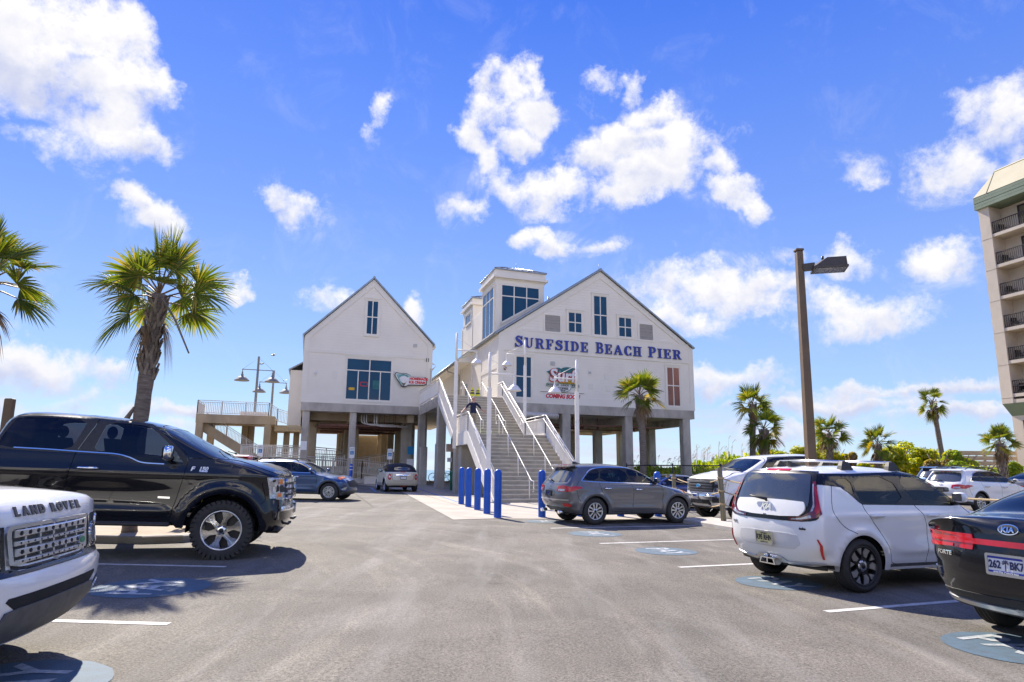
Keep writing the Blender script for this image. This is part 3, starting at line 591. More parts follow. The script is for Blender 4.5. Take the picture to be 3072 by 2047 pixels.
# ---- left building
def left_building():
    par = thing('pier_building', 'narrow white gabled pier building on columns with slit window above a picture window', 'building', group=None)
    f = lambda s, o, z: BL(s, -o, z); S0, S1, ZE, SA, ZA = -8.17, .42, 10.12, -3.85, 14.4
    w = MB(); r = gable_rng(S0+.3, S1-.3, ZE-.35, SA, ZA-.55)
    laps(w, f, 5.78, ZA-.5, r)
    back = [(S0, 5.74), (S1, 5.74), (S1, ZE), (SA, ZA), (S0, ZE)]
    w.prism(back, lambda s, z: BL(s, .0, z), lambda s, z: BL(s, 20, z))
    g = lambda t, o, z: BL(S1+o, t, z); laps(w, g, 5.78, ZE-.1, lambda z: (.2, 19.9))
    g = lambda t, o, z: BL(S0-o, t, z); laps(w, g, 5.78, ZE-.1, lambda z: (.2, 19.9))
    w.build('wall', MT['siding'], par)
    t = MB(xf=f)
    def bd(a, b, c, d, o=.04): fbox(t, lambda *p: p, a, b, -.01, o+.012, c, d)
    bd(S0-.02, S0+.34, 5.74, ZE-.12); bd(S1-.34, S1+.02, 5.74, ZE-.12)
    bd(S0+.34, S1-.34, 9.05, 9.24, .035); bd(S0+.34, S1-.34, 5.74, 6.0, .045); bd(S0+.34, S1-.34, 6.0, 6.27, .032)
    for (a, za, b, zb) in ((S0, ZE, SA, ZA), (S1, ZE, SA, ZA)):       # rake boards
        vs = [(a, o, za) for o in (0, .05)]+[(b, o, zb) for o in (0, .05)]+[(b, o, zb-.52) for o in (0, .05)]+[(a, o, za-.42) for o in (0, .05)]
        t.add(vs, [(1, 3, 5, 7), (0, 6, 4, 2), (0, 1, 7, 6), (6, 7, 5, 4), (0, 2, 3, 1)])
    t.build('trim', MT['trim'], par)
    ro = MB(); k = (ZA-ZE)/(SA-S0)
    roofplane(ro, BL, S0-.08, ZE-.02, SA, ZA+.03, -.16, 20.2, .1); roofplane(ro, BL, S1+.12, ZE-.05, SA, ZA+.03, -.16, 20.2, .1)
    ro.tube([BL(SA, -.18, ZA+.12), BL(SA, 20, ZA+.12)], .09, 6, sq=False); ro.build('roof', MT['metalroof'], par)
    gt = MB(); gt.tube([BL(S1+.17, .1, ZE-.1), BL(S1+.17, 20, ZE-.1)], .09, 4, sq=True)
    gt.tube([BL(S1+.2, 1.2, 9.0), BL(S1+.55, 1.2, 8.85), BL(S1+.2, 1.2, 8.5)], .06, 5); gt.build('gutter', MT['trim'], par)
    window(par, f, -5.4, -2.38, 6.03, 8.81, mv=(-3.87, -4.61, -3.13), mh=(8.0,), mvh=((6.08, 8.76), (6.08, 7.96), (6.08, 7.96)))
    window(par, f, -4.25, -3.46, 10.5, 12.88, mv=(-3.855,), mh=(11.72,))
    v = MB(xf=f); fbox(v, lambda *p: p, -.95, -.68, 0, .05, 9.86, 10.08); v.build('vent', MT['darkvent'], par)
    for q_ in ((-7.55, -7.25, 0, .04, 7.45, 7.85), (-6.3, -6.0, 0, .04, 7.35, 7.85)): pl = MB(xf=f); fbox(pl, lambda *p: p, *q_); pl.build('wall_plate', MT['trim'], par)
    lt = MB(); lt.sphere(f(-7.4, .08, 7.68), .1, 10, 6); lt.build('wall_light', MT['white'], par)
    nm = MB()
    for s in (.02, .16): text_on(nm, '1', .36, lambda x, y, z: f(s+x*.9, .05+z, 9.0+y), depth=.015, offset=.008)
    nm.build('house_number', MT['black'], par)
    cd = MB(); cd.tube([f(.36, .09, 5.3), f(.36, .09, 8.4), f(.3, .09, 8.42)], .03, 6)
    for z in (5.9, 6.8, 7.6, 8.2): fbox(cd, f, .3, .42, .0, .12, z, z+.05)
    cd.build('conduit', MT['galv'], par)
    bm = MB(); slab3(bm, BL, S0+.02, S1-.02, -.08, 20, 5.2, 5.74); 
    fbox(bm, f, S0+.02, S1-.1, .079, .082, 5.2, 5.22); bm.build('ring_beam', MT['conc'], par)
    js = MB()
    for i, tt in enumerate(np.arange(1.5, 20, 2.3)): slab3(js, BL, S0+.2, S1-.2, tt, tt+.3, 4.72, 5.2)
    for s in (-7.8, -4.8, -.9): slab3(js, BL, s-.22, s+.22, .3, 20, 4.66, 5.19)
    js.build('joist', MT['conc_tan'], par)
    cols(par, BL, [(-7.79, .24, .46), (-4.79, .24, .44), (-.02, .24, .5), (-.88, 2.4, .74)], ztop=5.21)
    cols(par, BL, [(s, t, .5) for t in (6., 11., 16., 19.6) for s in (-7.7, -4.8, -1.0)]+[(-7.3, 3.4, .55), (-4.4, 3.4, .5)], mt='conc_tan', ztop=4.7)
    rnd = random.Random(3)
    pp = MB()
    for i in range(8):
        t0 = .8+i*1.1; z = 4.45-rnd.random()*.3; s0 = rnd.uniform(-7.4, -6.5); s1 = rnd.uniform(-2.5, -.5); pp.tube([BL(s0, t0, z), BL(s1, t0, z)], rnd.choice((.04, .06, .09)), 6, 0)
    for i in range(9):
        s = rnd.uniform(-7, -1); pp.tube([BL(s, .8, 4.5), BL(s, 9, 4.5-rnd.random()*.2)], .05, 6)
        pp.tube([BL(s, .8, 4.5), BL(s, .8, 5.2)], .02, 4)
    pp.build('sprinkler_pipe', MT['rust'], par)
    for i in range(5):
        c = MB(); s = -4.2+i*.17+(.35 if i > 2 else 0); c.tube([BL(s, .7, 5.15), BL(s, .7, 4.75-.03*i)]+[BL(s+.25*(1-math.cos(a))*1.1, .7, 4.75-.03*i-.25*math.sin(a)) for a in (.5, 1., 1.57)]+[BL(s+2.2, .8, 4.5-.03*i)], .045, 7); c.build('conduit_bend', MT['galv'], par)
    bw = MB(); g2 = lambda s, o, z: BL(s, 20.6-o, z); laps(bw, g2, .4, 4.7, lambda z: (-4.4, -.2), .4); slab3(bw, BL, -4.4, -.2, 20.62, 20.8, .3, 4.7); bw.build('storage_wall', MT['conc_tan'], par)
    an = MB(); slab3(an, BL, S0-.95, S0, 6, 13, 4.6, 8.6); fa = lambda s, o, z: BL(s, 6-o, z); laps(an, fa, 4.62, 8.6, lambda z: (S0-.95, S0-.02)); an.build('side_annex', MT['siding'], par)
    ar = MB(); roofplane(ar, BL, S0-1.05, 8.55, S0, 9.2, 5.85, 13.1, .1, ribs=False); ar.build('annex_roof', MT['metalroof'], par)
    return par
left_building()
# ---- right building
def right_building():
    par = thing('pier_building', 'wide white gabled pier building on columns with glazed corner tower and blue lettering', 'building')
    f = lambda s, o, z: BR(s, -o, z); S0, S1, ZE, SA, ZA = -1.13, 13.5, 10.1, 6.19, 15.0; Z0 = 5.72
    DP = 16
    w = MB(); r = gable_rng(S0+.3, S1-.3, ZE-.3, SA, ZA-.55); laps(w, f, Z0+.04, ZA-.5, r)
    w.prism([(S0, Z0), (S1, Z0), (S1, ZE), (SA, ZA), (S0, ZE)], lambda s, z: BR(s, 0, z), lambda s, z: BR(s, DP, z))
    w.build('wall', MT['siding'], par)
    sw = MB(); g = lambda t, o, z: BR(S0-o, t, z)
    laps(sw, g, Z0+.04, 10.05, lambda z: (.32, 11.2), .165)
    laps(sw, g, 10.4, 12.6, lambda z: (4.75, 7.6)); laps(sw, g, 10.4, 12.4, lambda z: (7.6, 11.2)); laps(sw, g, Z0, 9.3, lambda z: (11.2, 25))
    slab3(sw, BR, S0, S0+2.2, 4.6, 11.2, 9.9, 12.6); slab3(sw, BR, S0, S0+1.5, 11.2, 25, Z0, 9.3)
    sw.build('side_wall', MT['siding'], par)
    t = MB(xf=f)
    def bd(a, b, c, d, o=.04, q=None): fbox(t, lambda *p: p, a, b, -.01, o+.012, c, d)
    bd(S0-.02, S0+.34, Z0, ZE-.1); bd(S1-.34, S1+.02, Z0, ZE-.1); bd(S0+.34, S1-.34, 9.1, 10.42, .03); bd(S0+.34, S1-.34, 9.02, 9.12, .05); bd(S0+1.6, S1-1.6, 10.38, 10.47, .05)
    bd(S0+.34, S1-.34, Z0, 5.96, .045); bd(S0+.34, S1-.34, 5.96, 6.2, .032)
    for (a, za, b, zb) in ((S0, ZE, SA, ZA), (S1, ZE, SA, ZA)):
        vs = [(a, o, za) for o in (0, .05)]+[(b, o, zb) for o in (0, .05)]+[(b, o, zb-.5) for o in (0, .05)]+[(a, o, za-.38) for o in (0, .05)]
        t.add(vs, [(1, 3, 5, 7), (0, 6, 4, 2), (0, 1, 7, 6), (6, 7, 5, 4), (0, 2, 3, 1)])
    t2 = MB(xf=g)
    for (a, b, c, d, o) in ((-.04, .34, Z0, 10., .04), (4.5, 4.75, Z0, 12.6, .05), (7.45, 7.65, Z0, 12.6, .05), (11.0, 11.2, Z0, 12.4, .05), (.34, 11.2, 9.9, 10.3, .055), (.34, 4.5, 7.9, 8.2, .045)): fbox(t2, lambda *p: p, a, b, -.01, o, c, d)
    t.build('trim', MT['trim'], par); t2.build('side_trim', MT['trim'], par)
    ro = MB(); roofplane(ro, BR, S0-.22, ZE-.08, SA, ZA+.03, -.2, DP+.2, .1); roofplane(ro, BR, S1+.1, ZE+.0, SA, ZA+.03, -.2, DP+.2, .1)
    ro.tube([BR(SA, -.2, ZA+.1), BR(SA, DP, ZA+.1)], .1, 6); ro.tube([BR(SA+.1, .4, ZA+.1), BR(SA+.1, .4, ZA+.65)], .012, 4)
    for (s, t_) in ((2.75, 2.6), (3.0, 1.9)): ro.tube([BR(s, t_, 12.5), BR(s, t_, 13.35)], .06, 8)
    ro.build('roof', MT['metalroof'], par)
    for a, b in ((2.05, 3.14), (9.19, 10.25)):
        lv = MB(xf=f)
        for (p, q_, c, d) in ((a-.13, a, 10.35, 11.7), (b, b+.13, 10.35, 11.7), (a, b, 11.57, 11.7), (a, b, 10.35, 10.48)): fbox(lv, lambda *p_: p_, p, q_, 0, .07, c, d)
        z = 10.48
        while z < 11.55: lv.add([(a, .06, z), (b, .06, z), (b, .012, z+.05), (a, .012, z+.05)], [(0, 1, 2, 3)], 1); z += .052
        lv.add([(a, .008, 10.48), (b, .008, 10.48), (b, .008, 11.57), (a, .008, 11.57)], [(0, 1, 2, 3)], 1)
        lv.build('louvre_vent', [MT['trim'], MT['darkvent']], par)
    window(par, f, 5.62, 6.68, 10.5, 13.26, (6.15,), (11.9,)); window(par, f, 3.72, 4.75, 10.53, 11.93, (4.24,), (11.23,)); window(par, f, 7.53, 8.58, 10.53, 11.93, (8.06,), (11.23,))
    window(par, f, 0, 1.1, 6.04, 8.7, (.72,), (7.4,)); window(par, f, 11.28, 12.34, 5.97, 8.7, (11.8,), (7.4,), pane='windowpink')
    for q_ in ((2.45, 2.75, 0, .06, 8.25, 8.5), (5.2, 5.38, 0, .07, 7.85, 8.0)): v = MB(xf=f); fbox(v, lambda *p: p, *q_); v.build('vent', MT['darkvent'], par)
    for (s, z) in ((6.4, 7.55), (7.4, 7.6), (5.2, 6.8), (6.5, 6.75), (5.15, 7.75), (8.6, 6.6)): pl = MB(xf=f); fbox(pl, lambda *p: p, s, s+.32, 0, .035, z, z+.4); pl.build('wall_plate', MT['trim'], par)
    al = MB(); al.lathe([(.001, .1), (.09, .1), (.1, .06), (.1, 0)], 14, Matrix.Translation(f(-.72, .02, 7.85)) @ Matrix(((E1.x, 0, -E2.x, 0), (E1.y, 0, -E2.y, 0), (0, 1, 0, 0), (0, 0, 0, 1)))); al.build('alarm_bell', MT['rust'], par)
    # tower
    tw = MB(); T0, T1, TS1, ZT = .9, 4.66, 2.32, 13.92
    slab3(tw, BR, S0-.0, TS1, T0, T1, 9.4, ZT); tw.build('tower_wall', MT['trim'], par)
    tf = lambda s, o, z: BR(s, T0-o, z)
    poly = [(-.72, 13.52), (-.72, 10.97), (1.9, 12.62), (1.9, 13.52)]
    fr = MB(xf=tf)
    for (a, b, c, d, o) in ((-.84, -.72, 10.85, 13.64, .06), (1.9, 2.02, 12.6, 13.64, .06), (-.72, 1.9, 13.52, 13.64, .06), (.1, .17, 11.5, 13.52, .05), (1.0, 1.07, 12.07, 13.52, .05), (-.72, 1.9, 12.77, 12.84, .052)): fbox(fr, lambda *p: p, a, b, 0, o, c, d)
    fr.add([(-.84, .06, 10.97), (-.84, .06, 10.8), (2.02, .06, 12.6), (2.02, .06, 12.72), (-.84, 0, 10.97), (-.84, 0, 10.8), (2.02, 0, 12.6), (2.02, 0, 12.72)], [(0, 1, 2, 3), (0, 3, 7, 4), (1, 5, 6, 2)])
    ww = fr.build('tower_window', MT['trim'], par); pn = MB(xf=tf); pn.add([(a, .03, b) for a, b in poly], [(0, 1, 2, 3)]); pn.build('pane', MT['window'], ww)
    window(par, g, 1.26, 4.2, 10.34, 13.5, (2.28, 3.28), (12.75,), name='tower_window', case=.1)
    window(par, g, 7.95, 9.8, 12.5, 13.2, (8.55, 9.2), (), name='cupola_window', case=.08)
    co = MB()
    def ring(B, s0, s1, t0, t1, z0, z1, o): slab3(co, B, s0-o, s1+o, t0-o, t1+o, z0, z1)
    ring(BR, S0, TS1, T0, T1, ZT, 14.0, .05); ring(BR, S0, TS1, T0, T1, 14.0, 14.17, .22); ring(BR, S0, TS1, T0, T1, 14.17, 14.56, .08)
    slab3(co, BR, S0, 1.0, 7.6, 10.9, 12.4, 13.72); ring(BR, S0, 1.0, 7.6, 10.9, 13.72, 13.9, .2); ring(BR, S0, 1.0, 7.6, 10.9, 13.9, 14.2, .07)
    co.build('cornice', MT['trim'], par)
    hr = MB()
    for (s0, s1, t0, t1, z) in ((S0, TS1, T0, T1, 14.56), (S0, 1.0, 7.6, 10.9, 14.2)):
        o = .16; i = .9; a = [BR(s0-o, t0-o, z), BR(s1+o, t0-o, z), BR(s1+o, t1+o, z), BR(s0-o, t1+o, z)]; b = [p+Vector((0, 0, .06)) for p in a]
        c = [BR(s0+i, t0+i, z+.5), BR(s1-i, t0+i, z+.5), BR(s1-i, t1-i, z+.5), BR(s0+i, t1-i, z+.5)]
        hr.add(a+b+c, [(0, 1, 5, 4), (1, 2, 6, 5), (2, 3, 7, 6), (3, 0, 4, 7), (4, 5, 9, 8), (5, 6, 10, 9), (6, 7, 11, 10), (7, 4, 8, 11), (8, 9, 10, 11), (3, 2, 1, 0)])
        n = 9
        for k in range(n+1):
            u = k/n; hr.tube([b[0]+(b[1]-b[0])*u+Vector((0, 0, .02)), c[0]+(c[1]-c[0])*u+Vector((0, 0, .02))], .022, 4); hr.tube([b[0]+(b[3]-b[0])*u+Vector((0, 0, .02)), c[0]+(c[3]-c[0])*u+Vector((0, 0, .02))], .022, 4)
    hr.tube([BR(.6, 2, 15), BR(.6, 2, 15.5)], .012, 4); hr.build('tower_roof', MT['metalroof'], par)
    lw = MB(); slab3(lw, BR, S0-1.0, S0+2, 7.7, 25, 9.3, 9.42); lw.quad(BR(S0-1.05, 7.65, 9.43), BR(S0-1.05, 25, 9.43), BR(S0+2, 25, 10.6), BR(S0+2, 7.65, 10.6)); lw.quad(BR(S0-1.05, 7.66, 9.3), BR(S0-1.05, 7.66, 9.5), BR(S0+1, 7.66, 10.2), BR(S0+1, 7.66, 9.3)); lw.build('porch_roof', MT['trim'], par)
    gu = MB(); gu.tube([BR(S0-1.1, 7.6, 9.42), BR(S0-1.1, 25, 9.42)], .08, 6); gu.tube([BR(S0-1.1, 11.5, 9.4), BR(S0-1.05, 11.5, 9.1), BR(S0-.12, 11.5, 8.9), BR(S0-.12, 11.5, 5.9)], .05, 6); gu.build('gutter', MT['metalroof'], par)
    for tt in (8.6, 12.6):
        d = MB(xf=g); fbox(d, lambda *p: p, tt-.1, tt+1.1, 0, .05, 5.82, 8.1); dd = d.build('door', MT['trim'], par); pn = MB(xf=g); pn.add([(tt+.08, .055, 6.0), (tt+.92, .055, 6.0), (tt+.92, .055, 7.9), (tt+.08, .055, 7.9)], [(0, 1, 2, 3)]); pn.build('pane', MT['window'], dd)
    bm = MB(); slab3(bm, BR, S0+.6, S1-.06, -.06, DP, 5.14, Z0); bm.build('ring_beam', MT['conc'], par)
    js = MB()
    for tt in (4.0, 8.0, 12.0, 15.4): slab3(js, BR, S0+.7, S1-.2, tt, tt+.4, 4.7, 5.14)
    for s in (3.57, 8.2, 12.79): slab3(js, BR, s-.24, s+.24, .3, DP, 4.66, 5.135)
    js.build('joist', MT['conc'], par)
    cols(par, BR, [(3.57, .26, .6), (8.2, .26, .58), (12.79, .26, .6), (-.7, .26, .55)], ztop=5.16)
    cols(par, BR, [(s, t, .6) for t in (5.3, 10.6, 15.6) for s in (-.6, 3.57, 8.2, 12.79)], ztop=4.7)
    pp = MB(); pp.tube([BR(2.0, .9, 4.5), BR(11.3, .9, 4.5), BR(11.35, .9, 4.75)], .06, 7); pp.tube([BR(3, 2.6, 4.4), BR(10.5, 4.6, 4.45)], .05, 6)
    for s in (4.6, 5.4, 6.6, 9.6, 10.8): pp.tube([BR(s, 1.0+s*.1, 4.42), BR(s, 1.0+s*.1, 5.1)], .03, 5); pp.sphere(BR(s, 1.0+s*.1, 4.4), .1, 8, 5)
    pp.build('sprinkler_pipe', MT['rust'], par)
    dp = MB(); dp.tube([BR(-.6, -.12, 5.0), BR(2.9, -.12, 4.93)], .2, 12); dp.build('insulated_duct', MT['galv'], par)
    return par
right_building()
# ---- raised wall lettering
def glyphs():
    """slab-serif capitals as (adds, subs) outlines on a unit-high body"""
    W, T, H, SR = .22, .085, 1.0, .11
    def R(a, b, c, d): return [(a, c), (b, c), (b, d), (a, d)]
    def stem(x, y0=0, y1=1): return R(x, x+W, y0, y1)
    def ser(x0, x1, y): return R(x0, x1, y, y+T)
    G = {}
    G['I'] = (.5, [stem(.14), ser(.02, .48, 0), ser(.02, .48, 1-T)], [])
    G['E'] = (.84, [stem(.12), ser(0, .74, 0), ser(0, .74, 1-T), ser(.3, .56, .47), R(.5, .58, .34, .68), R(.66, .76, 0, .32), R(.66, .76, .7, 1)], [])
    G['F'] = (.78, [stem(.12), ser(0, .48, 0), ser(0, .74, 1-T), ser(.3, .54, .45), R(.48, .56, .32, .64), R(.66, .76, .68, 1)], [])
    G['H'] = (.98, [stem(.12), stem(.62), ser(0, .46, 0), ser(0, .46, 1-T), ser(.5, .96, 0), ser(.5, .96, 1-T), ser(.3, .66, .46)], [])
    G['U'] = (.92, [R(.12, .34, .3, 1), R(.66, .76, .32, 1), ser(0, .46, 1-T), ser(.54, .88, 1-T), arcp(.44, .32, .32, 180, 360, 14)], [arcp(.5, .36, .16, 180, 360, 12, .27)+[(.66, 1.0), (.34, 1.0)]])
    bowl = lambda y0, y1, x1: arcp(x1-(y1-y0)/2, (y0+y1)/2, (y1-y0)/2, -90, 90, 12)+[(.2, y1), (.2, y0)]
    hole = lambda y0, y1, x1: arcp(x1-.2-(y1-y0)*.32, (y0+y1)/2, (y1-y0)*.32, -90, 90, 10, (y1-y0)/2-.085)+[(.34, y1-.085), (.34, y0+.085)]
    G['P'] = (.82, [stem(.12), ser(0, .48, 0), bowl(.42, 1, .8), ser(0, .3, 1-T)], [hole(.42, 1, .8)])
    G['R'] = (.92, [stem(.12), ser(0, .44, 0), bowl(.46, 1, .8), ser(0, .3, 1-T), [(.42, .5), (.64, .5), (.82, .1), (.92, .085), (.92, 0), (.66, 0), (.52, .32)]], [hole(.46, 1, .8)])
    G['D'] = (.9, [stem(.12), ser(0, .3, 0), ser(0, .3, 1-T), [(.2, 0)]+arcp(.42, .5, .44, -90, 90, 16, .5)+[(.2, 1)]], [[(.34, .085)]+arcp(.42, .5, .23, -90, 90, 12, .415)+[(.34, .915)]])
    G['B'] = (.86, [stem(.12), ser(0, .3, 0), ser(0, .3, 1-T), bowl(0, .54, .84), bowl(.48, 1, .78)], [hole(0, .54, .84), hole(.5, 1, .78)])
    G['A'] = (1.0, [[(.04, .04), (.14, .04), (.5, .85), (.46, 1.0), (.56, 1.0), (.94, .04), (.7, .04), (.42, .78), (.43, 1), (.4, 1)], [(.08, 0), (.18, 0), (.52, .84), (.42, 1.0)], [(.42, 1), (.56, 1), (.95, 0), (.68, 0)], ser(0, .32, 0), ser(.56, 1, 0), ser(.24, .74, .28)], [])
    th = lambda a: 1
    G['C'] = (.88, [arcp(.46, .5, .44, 38, 322, 26, .515)+arcp(.5, .5, .2, 322, 38, 20, .42), R(.74, .82, .62, 1.0), R(.74, .82, .02, .34)], [])
    S = []
    up_ = arcp(.4, .735, .36, 20, 250, 18, .28)+[(.56, .38)]+arcp(.42, .265, .36, 20, -160, 20, .28)
    lo_ = arcp(.44, .29, .17, -160, 40, 14, .21)+[(.32, .53)]+arcp(.38, .72, .17, 225, 20, 14, .2)
    path = [(.66, .74), (.6, .86), (.48, .935), (.36, .945), (.25, .9), (.19, .8), (.22, .68), (.34, .59), (.48, .52), (.62, .43), (.68, .3), (.64, .16), (.54, .07), (.4, .05), (.26, .09), (.16, .18), (.11, .28)]
    wd = [.04, .05, .06, .065, .085, .11, .125, .13, .135, .13, .115, .095, .075, .06, .055, .05, .04]
    l, r = [], []
    for i, p in enumerate(path):
        a, b = path[max(0, i-1)], path[min(len(path)-1, i+1)]; d = Vector((b[0]-a[0], b[1]-a[1])).normalized(); n = Vector((-d.y, d.x))*wd[i]
        l.append((p[0]+n.x, p[1]+n.y)); r.append((p[0]-n.x, p[1]-n.y))
    G['S'] = (.8, [l+r[::-1], R(.66, .74, .68, 1.0), R(.04, .12, 0, .34)], [])
    return G
GL = glyphs()
def slab_letters():
    f = lambda s, o, z: BR(s, -o, z)
    for word, a, b in (('SURFSIDE', -.08, 5.16), ('BEACH', 5.74, 9.26), ('PIER', 9.83, 12.48)):
        tot = sum(GL[c][0] for c in word)+.16*(len(word)-1)-.05; k = (b-a)/tot; x = a
        for i, c in enumerate(word):
            wdt, ad, sb = GL[c]; h = .66 if i else .74
            e = lambda p, q, o: f(x+p*k, o, 9.27+q*h)
            m = MB(); solid2d(m, ad, sb, lambda p, q: e(p, q, .04), lambda p, q: e(p, q, .13), 1)
            for fi in range(len(m.f)):                             # front faces take the bright blue
                if len(m.f[fi]) == 3 and fi >= len(m.f)-0: pass
            o = m.build('wall_letter', [MT['letterblue'], MT['letteredge']])
            nrm = -E2
            for p_ in o.data.polygons: p_.material_index = 0 if abs(p_.normal.dot(nrm)) > .8 else 1
            nth = word[:i].count(c); rep = word.count(c) > 1
            which = ('' if not rep else ('first ' if nth == 0 else 'second '))
            tag(o, 'raised blue serif capital %s, %sin the word %s on the white gable' % (c, which, word), 'letter', 'raised blue letters on the gable')
            x += (wdt+.16)*k
slab_letters()
# ---- staircase
def staircase():
    par = thing('staircase', 'broad concrete outdoor staircase with white railings and a mid landing climbing to the pier deck', 'staircase')
    S0, S1 = -5.15, -1.3; ground = .24
    st = MB(); zl, zt = 3.2, 5.8
    prof = []                                                     # (t, z) step profile from the bottom
    n1, n2 = 17, 15; t = -14.45
    prof.append((t, ground-.2))
    for i in range(n1):
        z = ground+(zl-ground)*(i+1)/n1; prof += [(t, z), (t+.305 if i < n1-1 else -6.0, z)]; t += .305
    t = -6.0
    for i in range(n2):
        z = zl+(zt-zl)*(i+1)/n2; prof += [(t, z), (t+.305 if i < n2-1 else -.4, z)]; t += .305
    poly = prof+[(-.4, zt-.5), (-1.6, zt-.55), (-6.1, zl-.45), (-9.0, zl-.45), (-13.9, ground-.2)]
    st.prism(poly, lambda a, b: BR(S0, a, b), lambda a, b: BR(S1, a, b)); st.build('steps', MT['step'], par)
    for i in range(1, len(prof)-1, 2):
        (t_, z_) = prof[i]; ns = MB(); slab3(ns, BR, S0+.01, S1-.01, t_-.014, t_+.03, z_-.045, z_+.003); ns.build('painted_lit_edge', MT['lit_edge'], par)  # thin strips added to carry the painted light line of each step
    dk = MB(); slab3(dk, BR, S0, -1.13, -.4, 25, 5.3, 5.8); dk.build('deck_slab', MT['conc'], par)
    sg = MB()
    for s in (S0-.12, S1):
        for a, b in (((-14.3, ground-.05), (-9.3, zl)), ((-6.0, zl), (-1.4, zt))):
            vs = [BR(s+d, t_, z+k) for d in (0, .12) for (t_, z, k) in ((a[0], a[1], .12), (b[0], b[1], .12), (b[0], b[1], -.42), (a[0]+.35, a[1], -.1))]
            sg.add(vs, [(0, 1, 2, 3), (4, 7, 6, 5), (0, 4, 5, 1), (1, 5, 6, 2), (2, 6, 7, 3), (3, 7, 4, 0)])
        slab3(sg, BR, s, s+.12, -9.3, -6.0, zl-.5, zl+.1)
    sg.build('stringer', MT['whiterail'], par)
    for s in (S0-.06, S1+.06):
        r = MB(); railing(r, [BR(s, -14.3, ground), BR(s, -9.3, zl), BR(s, -6.0, zl), BR(s, -1.4, zt)]+([BR(s, 5.9, zt)] if s < -3 else [BR(s, -.3, zt)]), 1.0, 1.6, .105, pr=.014); r.build('railing', MT['whiterail'], par)
        h = MB(); ins = .12 if s < -3 else -.12
        h.tube([BR(s+ins, -14.5, ground+.5), BR(s+ins, -14.5, ground+.82), BR(s+ins, -9.3, zl+.82), BR(s+ins, -6.0, zl+.82), BR(s+ins, -1.4, zt+.82)], .019, 7); h.build('handrail', MT['whiterail'], par)
    for s in (-3.75, -2.5):
        for (ta, za, tb, zb) in ((-14.5, ground, -9.4, zl), (-6.1, zl, -1.2, zt)):
            h = MB(); a = BR(s, ta, za); b = BR(s, tb, zb); Zv = Vector((0, 0, 1)); d = (b-a)
            q = Vector((d.x, d.y, 0)).normalized()*.35
            h.tube([a+Zv*.45-q*.6, a+Zv*.45-q, a+Zv*.85-q, a+Zv*.9, b+Zv*.9, b+Zv*.9+q, b+Zv*.5+q, b+Zv*.5+q*.5], .019, 7)
            for k in range(4):
                p = a+d*(.04+.92*k/3); h.tube([p-Zv*.05, p+Zv*.9], .019, 6)
            h.build('handrail', MT['whiterail'], par)
    cols(par, BR, [(-5.0, -1.0, .5), (-1.5, -1.0, .45), (-5.0, -6.2, .45), (-1.5, -6.2, .4), (-5.0, 5, .5)], ztop=5.3 if False else 3.0)
    c2 = [(-5.0, -1.3, .5), (-1.6, -1.3, .5), (-5.0, 6, .5), (-5.0, 11, .5), (-5.0, 16, .5), (-1.8, 8, .5)]
    cols(par, BR, c2, ztop=5.32)
    bx = MB(); slab3(bx, BR, S0+.1, S1-.1, -7.2, -6.4, gz(0, 36)-.1, 2.75); bx.build('support_wall', MT['conc'], par)
    rw = MB(); slab3(rw, BR, S0-.05, S0+.1, -2.8, 1.6, .2, 5.2); 
    for t_ in np.arange(-1.2, 6, .8): br = MB(); slab3(br, BR, S0-.14, S0, t_, t_+.1, 5.15, 5.7); br.build('railing_bracket', MT['galv'], par)
    return par
staircase()
# ---- gooseneck lamps round the stair
def shade_profile(k=1.0): return [(.02, .52), (.035, .5), (.035, .38), (.06, .36), (.06, .26), (.09, .24), (.16, .2), (.25, .12), (.31, .03), (.34, .0), (.35, -.03), (.345, -.04), (.3, .0), (.1, .1), (.001, .12)]
def stair_lamp(s, t, zb, zt, dirv, label):
    base = BR(s, t, zb); L_ = thing('lamp_post', label, 'street lamp', base, 0, 'gooseneck lamps flanking the stairs')
    h = zt-zb; Zv = Vector((0, 0, 1)); d = E1*dirv; m = MB()
    m.tube([Vector((0, 0, -.15)), Zv*(h-1.5)], .088, 4, sq=True); m.tube([Zv*(h-1.52), Zv*(h-.1)], .058, 10); m.sphere(Zv*(h-.1), .058, 10, 6); m.build('pole', MT['whiterail'], L_)
    a = MB(); za = h-.92; a.tube([Zv*za, Zv*za+d*1.12], .035, 8); a.tube([Zv*(h-.3), Zv*(za+.05)+d*1.08], .012, 5); a.tube([Zv*za+d*1.08, Zv*(za-.18)+d*1.08], .03, 8); a.build('arm', MT['whiterail'], L_)
    b = MB(); b.lathe([(r*.85, z*.9) for r, z in shade_profile()], 24, Matrix.Translation(Zv*(za-.63)+d*1.08)); b.build('lamp_shade', MT['whiterail'], L_)
    g = MB(); g.lathe([(.001, .02), (.24, .005), (.255, -.01)], 20, Matrix.Translation(Zv*(za-.65)+d*1.08)); g.build('diffuser', MT['signwhite'], L_)
stair_lamp(-5.42, -7.2, 2.7, 8.42, 1, 'white gooseneck lamp on the left of the stair landing beside the man')
stair_lamp(-5.42, -14.0, .26, 6.3, 1, 'white gooseneck lamp on the ground left of the stair foot behind the bollards')
stair_lamp(-1.02, -5.2, 2.7, 8.76, -1, 'white gooseneck lamp right of the stair landing before the tall blue window')
stair_lamp(-1.02, -12.9, .25, 6.45, -1, 'white gooseneck lamp on the ground right of the stairs crossing the coming soon sign')
